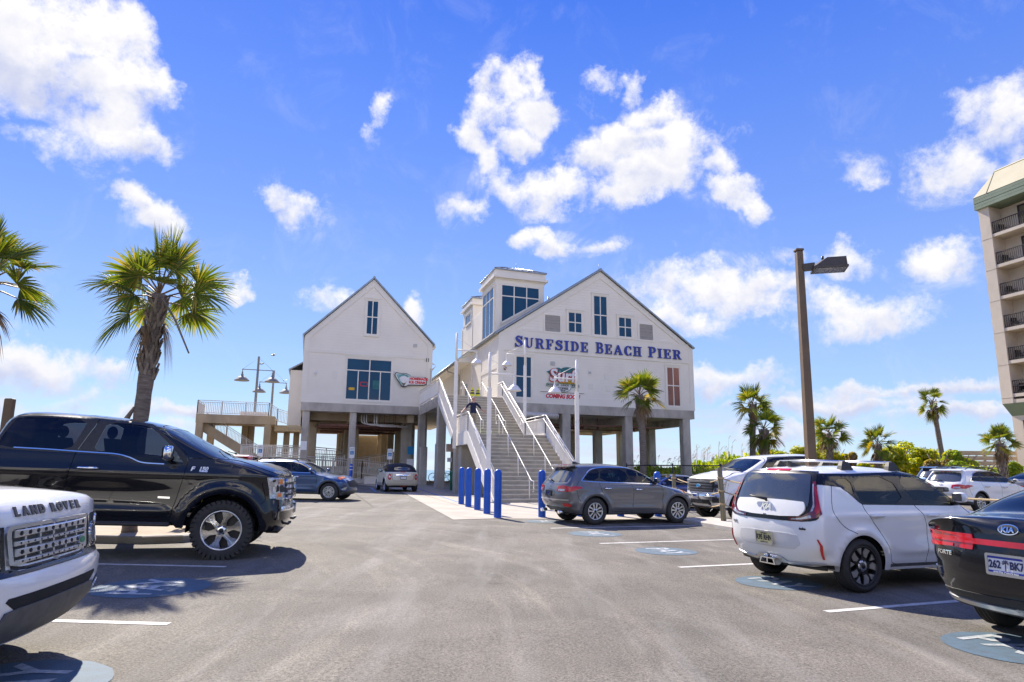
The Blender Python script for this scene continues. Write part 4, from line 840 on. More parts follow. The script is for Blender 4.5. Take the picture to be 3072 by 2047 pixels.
def double_lamp(u, vt, vb, Y, label):
    p = at(u, vb, Y); q = at(u, vt, Y); h = q.z-p.z; L_ = thing('lamp_post', label, 'street lamp', p, 0, 'double lamps on the ramp deck'); Zv = Vector((0, 0, 1)); m = MB()
    m.tube([-Zv, Zv*h], .10, 4, r2=.07, sq=True); m.build('pole', MT['dullgrey'], L_)
    za = h-1.25
    for d in (-1, 1):
        a = MB(); e = E1*d; a.tube([Zv*za, Zv*za+e*1.35], .04, 6); a.tube([Zv*(h-.1), Zv*za+e*1.3], .01, 4); a.tube([Zv*za+e*1.3, Zv*(za-.25)+e*1.3], .035, 6); a.build('arm', MT['dullgrey'], L_)
        b = MB(); b.lathe([(r*1.9, z*1.5) for r, z in shade_profile()], 18, Matrix.Translation(Zv*(za-1.0)+e*1.3)); b.build('lamp_shade', MT['dullgrey'], L_)
double_lamp(764, 1070, 1235, 62, 'taller grey double lamp with bell shades on the ramp deck')
double_lamp(813, 1112, 1240, 70, 'shorter grey double lamp with bell shades on the ramp deck, nearer the building')
# ---- ramp deck at the far left
def ramp():
    par = thing('ramp_structure', 'tan concrete ramp and deck on columns left of the narrow pier building', 'ramp')
    m = MB(); slab3(m, BL, -16.4, -10.4, 14.7, 18.5, 5.1, 5.8); slab3(m, BL, -10.4, -8, 15.2, 18.5, 4.6, 5.1); m.build('deck_slab', MT['conc_tan'], par)
    w = MB()
    vs = [BL(s, t, z) for t in (15.6, 18.3) for (s, z) in ((-15.8, 5.1), (-9.3, 1.1), (-9.3, .55), (-15.8, 4.55))]
    w.add(vs, [(0, 1, 2, 3), (4, 7, 6, 5), (0, 4, 5, 1), (3, 2, 6, 7), (1, 5, 6, 2), (0, 3, 7, 4)])
    for t in (15.3, 18.0):
        vs = [BL(s, t+d, z) for d in (0, .35) for (s, z) in ((-15.9, 5.2), (-9.2, 1.1), (-9.2, .3), (-15.9, 4.4))]
        w.add(vs, [(0, 1, 2, 3), (4, 7, 6, 5), (0, 4, 5, 1), (3, 2, 6, 7), (1, 5, 6, 2), (0, 3, 7, 4)])
    w.build('sloping_slab', MT['conc_tan'], par)
    cols(par, BL, [(-16.1, 15, .55), (-15.6, 18, .55), (-10.9, 15, .55), (-10.5, 18, .55), (-12.9, 17.8, .5), (-12.4, 18.2, .5), (-9.4, 16.5, .5), (-8.6, 17, .5)], mt='conc_tan', ztop=5.15)
    r = MB(); railing(r, [BL(-16.35, 14.75, 5.8), BL(-10.9, 14.75, 5.8), BL(-10.2, 14.9, 5.35), BL(-9.0, 15.2, 5.0), BL(-8.3, 15.4, 4.7)], 1.1, 1.75, .13, pr=.016); railing(r, [BL(-16.35, 14.75, 5.8), BL(-16.35, 18.4, 5.8)], 1.1, 1.75, .13, pr=.016); r.build('railing', MT['galv'], par)
    k = MB(); k.tube([BL(-13.5, 19, 5.9), BL(-11.2, 19, 5.9)], .5, 4, sq=True); k.build('kiosk_wall', MT['siding'], par)
    r2 = MB(); railing(r2, [BL(-15.7, 15.5, 5.0), BL(-9.3, 15.5, 1.0)], .95, 1.8, .13, pr=.014); r2.build('stair_railing', MT['galv'], par)
ramp()
def ground_ramp():
    par = thing('access_ramp', 'switchback wheelchair ramp with cream picket railings under the narrow building', 'ramp')
    c = MB(); slab3(c, BL, -3.8, -.2, .9, 1.1, .3, 1.05); slab3(c, BL, -9.5, -.9, 2.6, 4.4, .3, .9); slab3(c, BL, -9.5, -.9, 5.3, 7.0, .3, 1.7)
    c.build('ramp_slab', MT['trim'], par)
    r = MB(); railing(r, [BL(-9.6, .75, 1.45), BL(-4.0, .75, 1.15), BL(-.9, .75, .85)], .95, 1.7, .13, pr=.015); r.build('railing', MT['galv'], par)
    r = MB(); railing(r, [BL(-9.5, 4.4, 1.6), BL(-5, 4.4, 1.5)], 1.0, 1.7, .13, pr=.015); railing(r, [BL(-5, 4.4, 1.15), BL(-1.5, 4.2, 1.75)], 1.0, 1.7, .13, pr=.015); r.build('railing', MT['galv'], par)
    r = MB(); railing(r, [BL(-12, 5.3, 2.1), BL(-8, 5.3, 2.1), BL(-4.5, 7.0, 1.9)], 1.0, 1.7, .13, pr=.015); railing(r, [BL(-12.5, 12, 2.2), BL(-8, 12, 2.2)], 1.0, 1.7, .14, pr=.016); r.build('railing', MT['galv'], par)
ground_ramp()
# ---- hotel tower at the right edge
def hotel():
    YH = 56.; c0 = at(2953, 712, YH)
    par = thing('hotel', 'beige high-rise hotel with recessed balconies and green roof band at the right edge', 'building', (c0.x, c0.y, 0))
    def H(q_, t, z): return Vector((0, 0, z))+E1*q_-E2*t             # q inward, t towards the viewer
    zt = at(2929, 630, YH).z; zs = [at(2953, 712, YH).z-2.72*i for i in range(7)]; TL = 30
    zbot = at(3006, 1212, YH).z
    m = MB(); slab3(m, H, 1.45, 14, .0, TL, zbot, zt); slab3(m, H, -.1, 1.5, -.2, .75, zbot, zt); 
    for tt in (8.4, 16.4, 24): slab3(m, H, -.02, 1.5, tt, tt+.5, zbot, zt)
    slab3(m, H, .45, 14, .12, TL, -1, zbot-.9)
    m.build('wall', MT['hotel'], par)
    sl = MB()
    for z in zs[:6]: slab3(sl, H, -.06, 1.46, .7, TL, z-.26, z)
    slab3(sl, H, -.06, 1.46, .0, TL, zbot, zbot+.3)
    for z in zs[:6]: slab3(sl, H, -.115, -.1, -.2, .75, z-.3, z-.27)
    sl.build('balcony_slab', MT['hotel'], par)
    sf = MB(); sf.add([H(-.1, -.2, zbot), H(-.1, TL, zbot), H(.45, TL, zbot-1.0), H(.45, .12, zbot-1.0), H(4, .12, zbot-1.0), H(4, -.2, zbot)], [(0, 1, 2, 3), (0, 3, 4, 5)]); sf.build('soffit', MT['hotelfascia'], par)
    fs = MB(); o = .35
    for k in range(4): slab3(fs, H, -o+.012*(k % 2), 14, -o+.012*(k % 2), TL, zt+.28*k, zt+.28*k+.26)
    fs.build('fascia', MT['hotelfascia'], par)
    rf = MB(); za, zb = zt+1.12, zt+3.3; rf.add([H(-o, -o, za), H(-o, TL, za), H(1.0, TL, zb), H(1.0, 1.0, zb), H(14, -o, za), H(14, 1.0, zb)], [(0, 1, 2, 3), (0, 3, 5, 4)])
    for t in (.9, 7.5, 14.5): rf.tube([H(-o, t, za), H(1.0, t+.02, zb)], .045, 4)
    rf.tube([H(1.0, 1., zb), H(1.0, TL, zb)], .07, 4); rf.build('roof', MT['hotelgreen'], par)
    for z in zs[:6]+[zbot+.3]:
        for tt in (2.2, 10.2):
            d = MB(); g = lambda t, q_, zz: H(1.45-q_, t, zz)
            for (a, b, c, dd) in ((tt, tt+.14, z, z+2.2), (tt+1.3, tt+1.5, z, z+2.2), (tt+2.7, tt+2.84, z, z+2.2), (tt, tt+2.84, z+2.1, z+2.24)): fbox(d, g, a, b, 0, .08, c, dd)
            do = d.build('sliding_door', MT['hoteldark'], par); pn = MB(); fbox(pn, g, tt+1.5, tt+2.7, 0, .03, z, z+2.1, 0); pn.add([g(tt+.14, .03, z), g(tt+1.3, .03, z), g(tt+1.3, .03, z+2.1), g(tt+.14, .03, z+2.1)], [(0, 1, 2, 3)], 1); pn.build('pane', [MT['hotelwin'], MT['curtain']], do)
        r = MB(); r.tube([H(.05, .78, z+1.05), H(.05, 8.3, z+1.05)], .035, 4, sq=True); r.tube([H(.05, .78, z+.1), H(.05, 8.3, z+.1)], .025, 4, sq=True)
        for k in range(45): r.tube([H(.05, .8+k*.17, z+.1), H(.05, .8+k*.17, z+1.05)], .016, 4, sq=True, cap=False)
        r.build('balcony_railing', MT['hoteldark'], par)
    for z in (1.2,):
        d = MB(); g = lambda t, q_, zz: H(.45-q_, t, zz); fbox(d, g, 1.0, 6, 0, .06, 4.2, zbot-1.4); wn = d.build('window', MT['hoteldark'], par); pn = MB(); fbox(pn, g, 1.15, 5.8, .03, .07, 4.35, zbot-1.55); pn.build('pane', MT['hotelwin'], wn)
    def chair(z, t, lab):
        b = Vector((c0.x, c0.y, 0))+H(.75, t, z); c = thing('patio_chair', lab, 'chair', b, 0, 'dark chairs on the hotel balconies'); m = MB()
        m.bbox(-.26, .26, -.24, .24, .38, .43, .01)
        for x in (-.23, .23):
            for y in (-.21, .21): m.tube([(x, y, 0), (x, y, .62 if y < 0 or True else .4)], .02, 5)
            m.tube([(x, -.24, .62), (x, .24, .62)], .022, 5)
        m.build('seat', MT['hoteldark'], c); k = MB(); k.add([(-.24, .22, .42), (.24, .22, .42), (.24, .34, .92), (-.24, .34, .92), (-.24, .25, .42), (.24, .25, .42), (.24, .37, .92), (-.24, .37, .92)], [(0, 1, 2, 3), (7, 6, 5, 4), (3, 2, 6, 7), (0, 3, 7, 4), (1, 5, 6, 2)]); k.build('backrest', MT['hoteldark'], c)
    for i, nmb in enumerate(('top', 'second highest', 'third highest', 'fourth highest', 'fifth highest', 'lowest visible')): chair(zs[i], 1.35, 'dark patio chair on the %s hotel balcony' % nmb)
    pc = Vector((c0.x, c0.y, 0))+H(1.0, 5.6, zb); c = thing('security_camera', 'small dark dome camera on a post on the hotel roof edge', 'camera', pc); m = MB(); m.tube([(0, 0, -.1), (0, 0, .85)], .09, 8); m.build('post', MT['black'], c)
    m = MB(); m.tube([(0, 0, .6), tuple(-E1*.4+Vector((0, 0, .62)))], .05, 6); m.sphere(tuple(-E1*.5-E2*-.3+Vector((0, 0, .42))), .2, 12, 8); m.build('dome', MT['black'], c)
hotel()
# ------------------------------------------------------------------ vehicles
MT['gloss_black'] = mat('gloss_black_trim', (.010, .010, .012), .22, coat=.15, var=.05, spec=.3); MT['badge'] = mat('bright_badge', (.7, .71, .73), .3, metal=.3, var=.03)
MT['glass_back'] = mat('rear_glass', (.035, .04, .045), .05, spec=.8, coat=1., scale=1.5, col2=(.06, .065, .07))
def catmull(pts, step=.05):
    """smooth open polyline through (x, z, R[, sharp]) points; sharp points stay corners"""
    segs = []; cur = [pts[0]]
    for p in pts[1:]:
        cur.append(p)
        if len(p) > 3 and p[3]: segs.append(cur); cur = [p]
    if len(cur) > 1: segs.append(cur)
    out = []
    for sg in segs:
        P = np.array([q[:3] for q in sg], float); n = len(P)
        P = np.vstack([2*P[0]-P[1], P, 2*P[-1]-P[-2]])
        for i in range(1, n):
            p0, p1, p2, p3 = P[i-1:i+3]; k = max(1, int(np.hypot(*(p2-p1)[:2])/step))
            t0 = 0; t1 = max(1e-3, np.hypot(*(p1-p0)[:2]))**.5; t2 = t1+max(1e-3, np.hypot(*(p2-p1)[:2]))**.5; t3 = t2+max(1e-3, np.hypot(*(p3-p2)[:2]))**.5
            for j in range(k):
                t = t1+(t2-t1)*j/k
                a1 = (t1-t)/(t1-t0)*p0+(t-t0)/(t1-t0)*p1; a2 = (t2-t)/(t2-t1)*p1+(t-t1)/(t2-t1)*p2; a3 = (t3-t)/(t3-t2)*p2+(t-t2)/(t3-t2)*p3
                b1 = (t2-t)/(t2-t0)*a1+(t-t0)/(t2-t0)*a2; b2 = (t3-t)/(t3-t1)*a2+(t-t1)/(t3-t1)*a3
                out.append((t2-t)/(t2-t1)*b1+(t-t1)/(t2-t1)*b2)
    out.append(np.array(pts[-1][:3], float)); return np.array(out)
def ribbon(pl, w):
    """thin closed outline round an open polyline"""
    P = [Vector((p[0], p[1])) for p in pl]; l, r = [], []
    for i, p in enumerate(P):
        d = (P[min(i+1, len(P)-1)]-P[max(i-1, 0)]).normalized(); n = Vector((-d.y, d.x))*w/2; l.append(tuple(p+n)); r.append(tuple(p-n))
    return l+r[::-1]
def smooth2(pl, k=4):
    q = catmull([(p[0], p[1], 0) for p in pl], .04); return [(float(a), float(b)) for a, b, _ in q]
def closed_smooth(poly, it=2, keep=.25):
    for _ in range(it):
        o = []
        for i, p in enumerate(poly):
            q = poly[(i+1) % len(poly)]; o += [(p[0]+(q[0]-p[0])*keep, p[1]+(q[1]-p[1])*keep), (q[0]+(p[0]-q[0])*keep, q[1]+(p[1]-q[1])*keep)]
        poly = o
    return poly
def densify(poly, st=.06, closed=True):
    o = []; n = len(poly)
    for i in range(n if closed else n-1):
        a, b = poly[i], poly[(i+1) % n]; k = max(1, int(math.hypot(b[0]-a[0], b[1]-a[1])/st))
        o += [(a[0]+(b[0]-a[0])*j/k, a[1]+(b[1]-a[1])*j/k) for j in range(k)]
    if not closed: o.append(poly[-1])
    return o
class Body:
    """car shell = every point with |y| <= W(x, z): a side outline with rounded edges, plan taper and tumblehome"""
    def __init__(s, top, bot, plan, ins, bumps=(), p=2.4):
        s.sil = catmull(top); s.bot = bot; s.px, s.pw = np.array(plan, float).T; s.iz, s.iw = np.array(ins, float).T; s.bumps = bumps; s.p = p
        a = s.sil[:-1, :2]; b = s.sil[1:, :2]; s.a = a; s.d = b-a; s.l2 = np.maximum((s.d**2).sum(1), 1e-12); s.r0 = s.sil[:-1, 2]; s.r1 = s.sil[1:, 2]
        s.outline = [tuple(map(float, q[:2])) for q in s.sil]+list(bot)
    def dist(s, P):
        out = np.empty(len(P)); rr = np.empty(len(P))
        for i in range(0, len(P), 800):
            Q = P[i:i+800]; w = Q[:, None, :]-s.a[None]; t = np.clip((w*s.d[None]).sum(2)/s.l2[None], 0, 1)
            c = w-t[..., None]*s.d[None]; d2 = (c**2).sum(2); k = d2.argmin(1); j = np.arange(len(Q))
            out[i:i+800] = np.sqrt(d2[j, k]); rr[i:i+800] = s.r0[k]+(s.r1[k]-s.r0[k])*t[j, k]
        return out, rr
    def W(s, P):
        P = np.asarray(P, float); d, R = s.dist(P); u = np.clip(d/np.maximum(R, .01), 0, 1)
        base = np.interp(P[:, 0], s.px, s.pw)-np.interp(P[:, 1], s.iz, s.iw)
        for f in s.bumps: base = base+f(P[:, 0], P[:, 1])
        w = base*np.maximum(1-(1-u)**s.p, 0)**(1/s.p)
        out = ~inpoly(P, s.outline)
        w = np.where(out, np.where(d < .004, 0, -d), w); return w
    def normals(s, P, h=2e-3):
        P = np.asarray(P, float); d, R = s.dist(P); hh = np.clip(d*.35, 1e-4, 2.5e-3); hx = np.stack([hh, 0*hh], 1); hz = np.stack([0*hh, hh], 1)
        gx = (s.W(P+hx)-s.W(P-hx))/(2*hh); gzz = (s.W(P+hz)-s.W(P-hz))/(2*hh)
        n = np.stack([-gx, np.ones(len(P)), -gzz], 1)
        e = d < 6e-4
        if e.any():                                              # on the outline itself: use its own outward normal
            Q = P[e]; wv = Q[:, None, :]-s.a[None]; t = np.clip((wv*s.d[None]).sum(2)/s.l2[None], 0, 1); k = ((wv-t[..., None]*s.d[None])**2).sum(2).argmin(1)
            dd = s.d[k]; m = np.stack([-dd[:, 1], np.zeros(len(dd)), dd[:, 0]], 1); n[e] = m
        return n/np.linalg.norm(n, axis=1)[:, None]
    def grid(s, regions, st=.065):
        sl = s.sil; dn = np.gradient(sl[:, :2], axis=0); dn /= np.maximum(np.linalg.norm(dn, axis=1)[:, None], 1e-9); nin = np.stack([dn[:, 1], -dn[:, 0]], 1)
        pts = []
        for k in (.012, .05, .13, .25, .42, .65, .95):
            q = sl[:, :2]+nin*(sl[:, 2:3]*k); d, R = s.dist(q); ok = (d > .82*sl[:, 2]*k) & inpoly(q, s.outline); pts.append(q[ok])
        lo = np.min(s.outline, 0); hi = np.max(s.outline, 0)
        gx, gy = np.meshgrid(np.arange(lo[0], hi[0], st), np.arange(lo[1], hi[1], st)); g = np.stack([gx.ravel(), gy.ravel()], 1)
        d, R = s.dist(g); pts.append(g[(d > R*1.02) & inpoly(g, s.outline)])
        polys = [s.outline]+[densify(p) for _, p in regions]
        P = np.vstack(pts)
        vv, ff = cdt(polys, [tuple(map(float, p)) for p in P], 2e-5)
        c = vv[ff].mean(1); ins_ = inpoly(c, s.outline); ff = ff[ins_]; c = c[ins_]
        lab = np.full(len(ff), '', dtype='<U24')
        for n, p in regions[::-1]: lab[inpoly(c, p)] = n
        return vv, ff, lab
    def project(s, P2, side, sgn, lim):
        """P2 = (y, z) points pushed along x onto the nose (side=1) or tail (side=-1)"""
        P2 = np.asarray(P2, float); xin = np.full(len(P2), lim, float); xo = np.full(len(P2), (s.sil[:, 0].max()+.02) if side > 0 else (s.sil[:, 0].min()-.02))
        for _ in range(36):
            xm = (xin+xo)/2; h = s.W(np.stack([xm, P2[:, 1]], 1)) >= np.abs(P2[:, 0]); xin = np.where(h, xm, xin); xo = np.where(h, xo, xm)
        return xin
class Car:
    def __init__(s, name, label, cat, body, M, group=None):
        s.b = body; s.root = thing(name, label, cat, M=M, group=group); s.made = {}
    def mesh(s, name, vs, fs, nr, mt, parent=None, mi=None):
        me = bpy.data.meshes.new(name); me.from_pydata([tuple(map(float, v)) for v in vs], [], [tuple(map(int, f)) for f in fs])
        for q in (mt if isinstance(mt, (list, tuple)) else [mt]): me.materials.append(q)
        me.polygons.foreach_set('use_smooth', [True]*len(fs))
        if mi is not None: me.polygons.foreach_set('material_index', list(map(int, mi)))
        me.update()
        if nr is not None: me.normals_split_custom_set_from_vertices([tuple(map(float, n)) for n in nr])
        o = bpy.data.objects.new(name, me); COL.objects.link(o); o.parent = parent or s.root; return o
    def shell(s, regions, mats, sidewise=('door', 'gap', 'side_window', 'window_surround', 'wheel_arch_trim', 'cladding')):
        """regions: [(name, polygon)], first match wins; name -> (part name, material, inward offset)"""
        vv, ff, lab = s.b.grid(regions); w = np.maximum(s.b.W(vv), 0); nr = s.b.normals(vv); d, R = s.b.dist(vv); w[d < 1e-4] = 0
        for key in dict.fromkeys(lab):
            if key == 'void': continue
            pname, mt, off = mats[key]; f = ff[lab == key]
            u, inv = np.unique(f, return_inverse=True); f = inv.reshape(-1, 3); P = vv[u]; Wd = w[u]; N = nr[u].copy()
            def half(sg):
                V = np.stack([P[:, 0], sg*Wd, P[:, 1]], 1); n2 = N*np.array([1, sg, 1]); V = V-n2*off
                if off and sg*1: V[:, 1] = np.where(Wd < 1e-6, 0, V[:, 1])
                return V, n2
            VL, NL = half(1); VR, NR = half(-1)
            # orientation: for y>0 outward is +y
            tri = f
            a = P[tri[:, 1]]-P[tri[:, 0]]; b_ = P[tri[:, 2]]-P[tri[:, 0]]; ccw = (a[:, 0]*b_[:, 1]-a[:, 1]*b_[:, 0]) > 0
            fl = np.where(ccw[:, None], tri[:, ::-1], tri); fr = fl[:, ::-1]
            if key.split(':')[0] in sidewise or pname in sidewise:
                s.made[key+'+'] = s.mesh(pname, VL, fl, NL, mt); s.made[key+'-'] = s.mesh(pname, VR, fr, NR, mt)
            else:
                n = len(VL); V = np.vstack([VL, VR]); F = np.vstack([fl, fr+n]); NN = np.vstack([NL, NR])
                s.made[key] = s.mesh(pname, V, F, NN, mt)
    def patch(s, poly, name, mt, side=-1, off=.004, thick=.02, parent=None, mirror=False, lim=None, st=.05, hole=None):
        """a lamp, trim or glass piece drawn in the (y, z) plane and wrapped on the nose or tail"""
        lim = lim if lim is not None else s.mid
        obs = []
        polys = [poly] if not mirror else [poly, [(-y, z) for y, z in poly][::-1]]
        for pl in polys:
            dp = densify(pl, st); lo = np.min(dp, 0); hi = np.max(dp, 0)
            gx, gy = np.meshgrid(np.arange(lo[0], hi[0], st)+st/2, np.arange(lo[1], hi[1], st)+st/2); g = np.stack([gx.ravel(), gy.ravel()], 1); g = g[inpoly(g, pl)]
            vv, ff = cdt([dp]+([densify(hole, st)] if hole else []), [tuple(map(float, q)) for q in g]); c = vv[ff].mean(1); k = inpoly(c, pl)
            if hole: k &= ~inpoly(c, hole)
            ff = ff[k]
            if len(ff) == 0: continue
            x = s.b.project(vv, side, 1, lim); P2 = np.stack([x, vv[:, 1]], 1)
            n = s.b.normals(P2-np.array([side*.002, 0])); n[:, 1] *= np.sign(vv[:, 0]+1e-9); flat = np.abs(vv[:, 0]) < .03; n[flat, 1] *= .2; n /= np.linalg.norm(n, axis=1)[:, None]
            base = np.stack([x, vv[:, 0], vv[:, 1]], 1); A = base+n*off; B = base-n*thick
            a = vv[ff[:, 1]]-vv[ff[:, 0]]; b_ = vv[ff[:, 2]]-vv[ff[:, 0]]; ccw = (a[:, 0]*b_[:, 1]-a[:, 1]*b_[:, 0]) > 0
            F = np.where(ccw[:, None], ff, ff[:, ::-1]); F = F if side > 0 else F[:, ::-1]
            e = {}
            for t in F:
                for i in range(3): e[(int(t[i]), int(t[(i+1) % 3]))] = 1
            bd = [(p, q) for p, q in e if (q, p) not in e]; N = len(vv); V = np.vstack([A, A, B]); NN = np.vstack([n, n, n])
            for p, q in bd:
                for z in (p, q):
                    t = V[q]-V[p]; m = np.cross(t, n[z]); l = np.linalg.norm(m)
                    if l > 1e-9: NN[N+z] = m/l; NN[2*N+z] = m/l
            fs = [tuple(t) for t in F]+[(q+N, p+N, p+2*N, q+2*N) for p, q in bd]
            obs.append(s.mesh(name, V, fs, NN, mt, parent))
        return obs[0] if len(obs) == 1 else obs
    def patchz(s, poly, *a, **k):
        if k.get('hole'): k['hole'] = [(y, z-.06) for y, z in k['hole']]
        return s.patch([(y, z-.06) for y, z in poly], *a, **k)
    def side_x(s, pts, sg, off=.0):
        P = np.asarray(pts, float); w = s.b.W(P); n = s.b.normals(P); return [Vector((p[0], sg*(wi+off*abs(nn[1])), p[1]+off*nn[2])) for p, wi, nn in zip(P, w, n)]
    def sidepatch(s, poly, name, mt, off=.005, thick=.02, parent=None, sides=(1, -1), st=.05):
        obs = []
        for sg in sides:
            dp = densify(poly, st); lo = np.min(dp, 0); hi = np.max(dp, 0)
            gx, gy = np.meshgrid(np.arange(lo[0], hi[0], st)+st/2, np.arange(lo[1], hi[1], st)+st/2); g = np.stack([gx.ravel(), gy.ravel()], 1); g = g[inpoly(g, poly)]
            vv, ff = cdt([dp], [tuple(map(float, q)) for q in g]); ff = ff[inpoly(vv[ff].mean(1), poly)]
            w = np.maximum(s.b.W(vv), 0); n = s.b.normals(vv)*np.array([1, sg, 1]); base = np.stack([vv[:, 0], sg*w, vv[:, 1]], 1); A = base+n*off; B = base-n*thick
            a = vv[ff[:, 1]]-vv[ff[:, 0]]; b_ = vv[ff[:, 2]]-vv[ff[:, 0]]; ccw = (a[:, 0]*b_[:, 1]-a[:, 1]*b_[:, 0]) > 0
            F = np.where(ccw[:, None], ff[:, ::-1], ff); F = F if sg > 0 else F[:, ::-1]
            e = {}
            for t in F:
                for i in range(3): e[(int(t[i]), int(t[(i+1) % 3]))] = 1
            bd = [(p, q) for p, q in e if (q, p) not in e]; N = len(vv)
            V = np.vstack([A, A, B]); NN = np.vstack([n, n, n])
            for p, q in bd:
                for z in (p, q):
                    t = V[q]-V[p]; m = np.cross(t, n[z]); l = np.linalg.norm(m)
                    if l > 1e-9: NN[N+z] = m/l; NN[2*N+z] = m/l
            par = parent(sg) if callable(parent) else parent
            obs.append(s.mesh(name, V, [tuple(t) for t in F]+[(q+N, p+N, p+2*N, q+2*N) for p, q in bd], NN, mt, par))
        return obs
    def text_rear(s, txt, y, z, size, mt, side=-1, off=.006, name='badge', depth=.004, shear=0, space=1., parent=None, bold=.0, sx=1., tilt=0):
        """letters wrapped on the nose/tail, read from outside"""
        vs, fs = textmesh(txt, size, depth, shear=shear, space=space, offset=bold); vs = np.array(vs); c, sn = math.cos(tilt), math.sin(tilt)
        X = vs[:, 0]*sx; Y = vs[:, 1]; X, Y = X*c-Y*sn, X*sn+Y*c
        yy = y-side*-1*X*1.0 if side < 0 else y+X
        yy = (y-X) if side < 0 else (y+X)
        P2 = np.stack([yy, z+Y], 1); x = s.b.project(P2, side, 1, s.mid); m = MB(); m.add([(float(a)+side*(off+float(t)), float(q[0]), float(q[1])) for a, q, t in zip(x, P2, vs[:, 2])], fs); return m.build(name, mt, parent or s.root)
    def text_side(s, txt, x, z, size, mt, sg, off=.006, name='badge', depth=.003, shear=0, bold=0., parent=None, sx=1.):
        vs, fs = textmesh(txt, size, depth, shear=shear, offset=bold); m = MB(); P = np.array([(x+(-v[0] if sg > 0 else v[0])*sx, z+v[1]) for v in vs]); w = s.b.W(P)
        m.add([(float(p[0]), sg*(float(wi)+off+v[2]), float(p[1])) for p, wi, v in zip(P, w, vs)], fs); return m.build(name, mt, parent or s.root)
    def mirror_(s, x, z, mt, cap, size=(.15, .19, .14), sides=(1, -1), out=.10):
        for sg in sides:
            w = float(s.b.W(np.array([[x, z]]))[0]); m = MB(); cy = w+out
            prof = []; a, b, c = size
            for i in range(9):
                t = -math.pi/2+math.pi*i/8; prof.append((math.cos(t)**.6 if math.cos(t) > 0 else 0, math.sin(t)))
            vs = []; n = 16
            for (r, h) in prof:
                for j in range(n):
                    th = 2*math.pi*j/n; cs, ss = math.cos(th), math.sin(th); e = .55
                    vs.append((x+a*.5*r*math.copysign(abs(cs)**e, cs)*(1.0 if cs > 0 else .7), sg*(cy+b*.5*h), z+.06+c*.5*r*math.copysign(abs(ss)**e, ss)))
            m.add(vs, [(i*n+j, i*n+(j+1) % n, (i+1)*n+(j+1) % n, (i+1)*n+j) for i in range(8) for j in range(n)], 0, True)
            o = m.build('wing_mirror', cap, s.root); g = MB(); g.tube([(x+.02, sg*(w-.03), z-.03), (x, sg*(w+.06), z)], .035, 6); g.build('mirror_arm', MT['blackplastic'], o)
            gl = MB(); gl.add([(x-a*.365, sg*(cy-b*.36), z+.06-c*.36), (x-a*.365, sg*(cy+b*.38), z+.06-c*.34), (x-a*.365, sg*(cy+b*.36), z+.06+c*.36), (x-a*.365, sg*(cy-b*.36), z+.06+c*.36)], [(0, 1, 2, 3)]); gl.build('mirror_glass', MT['chrome'], o)
    def handle(s, x, z, mt, ln=.21, sides=(1, -1), parent=None):
        for sg in sides:
            P = s.side_x([(x-ln/2, z), (x-ln*.38, z), (x+ln*.38, z), (x+ln/2, z)], sg, 0); m = MB(); o = Vector((0, sg, 0))
            m.tube([P[0]+o*.005, P[1]+o*.04, P[2]+o*.04, P[3]+o*.005], [.014, .022, .022, .014], 8); m.build('door_handle', mt, parent(sg) if parent else s.root)
    def wheel(s, x, y, r, wd, rr, style, tread='road', rim=None, zoff=0., turn=0., cap=None):
        """tyre with rim child; y is the outer face"""
        sg = 1 if y > 0 else -1; t = MB()
        Mw = Matrix.Translation((x, y-sg*wd, r+zoff)) @ Matrix.Rotation(turn, 4, 'Z') @ Matrix(((1, 0, 0, 0), (0, 0, sg, 0), (0, 1, 0, 0), (0, 0, 0, 1)))
        w2 = wd; sh = r-.022 if tread == 'road' else r-.03
        grooves = []
        if tread == 'road':
            k = 4
            for i in range(k):
                c = w2*(.22+.56*i/(k-1)); grooves += [(r, c-.009), (r-.009, c-.006), (r-.009, c+.006), (r, c+.009)]
        prof = [(rr*.98, .02), (rr+.012, .004), (rr+(r-rr)*.5, -.004), (sh-.012, .006), (sh+.012, w2*.1), (r-.004, w2*.15)]+grooves+[(r-.004, w2*.85), (sh+.012, w2*.9), (sh-.012, w2-.006), (rr+(r-rr)*.5, w2+.004), (rr+.02, w2-.002), (rr+.004, w2-.014), (rr-.012, w2-.05)]
        t.lathe(prof, 56, Mw)
        if tread == 'mud':
            for i in range(36):
                for row, (c0, c1) in enumerate(((.02, .3), (.34, .64), (.68, .99))):
                    a = 2*math.pi*(i+.5*(row % 2))/36; da = .062; h0, h1 = r-.012, r+.012
                    vs = [Mw @ Vector((hh*math.cos(a+s_*da+(c-.5)*.06), hh*math.sin(a+s_*da+(c-.5)*.06), c*w2)) for hh in (h0, h1-.006) for c in (c0, c1) for s_ in (-1, 1)]
                    t.add(vs, [(4, 5, 7, 6), (0, 1, 5, 4), (2, 6, 7, 3), (0, 4, 6, 2), (1, 3, 7, 5)])
                a = 2*math.pi*i/36; da = .055
                for q in (0, 1):
                    z0 = w2-.008 if q else .008; z1 = w2+.004 if q else -.004
                    vs = [Mw @ Vector((hh*math.cos(a+s_*da), hh*math.sin(a+s_*da), zz)) for zz in (z0, z1) for hh in (r-.1, r-.004) for s_ in (-1, 1)]
                    t.add(vs, [(4, 5, 7, 6), (0, 1, 5, 4), (2, 6, 7, 3), (0, 4, 6, 2), (1, 3, 7, 5)])
            for i in range(3): pass
        wh = t.build('wheel', MT['rubber'], s.root)
        m = MB(); f0 = w2-.012
        m.lathe([(rr+.002, f0), (rr-.014, f0+.006), (rr-.022, f0-.01), (rr-.03, f0-.07), (rr-.035, .03)], 48, Mw, 1)
        m.lathe([(rr-.035, f0-.1), (.03, f0-.1)], 32, Mw, 2)
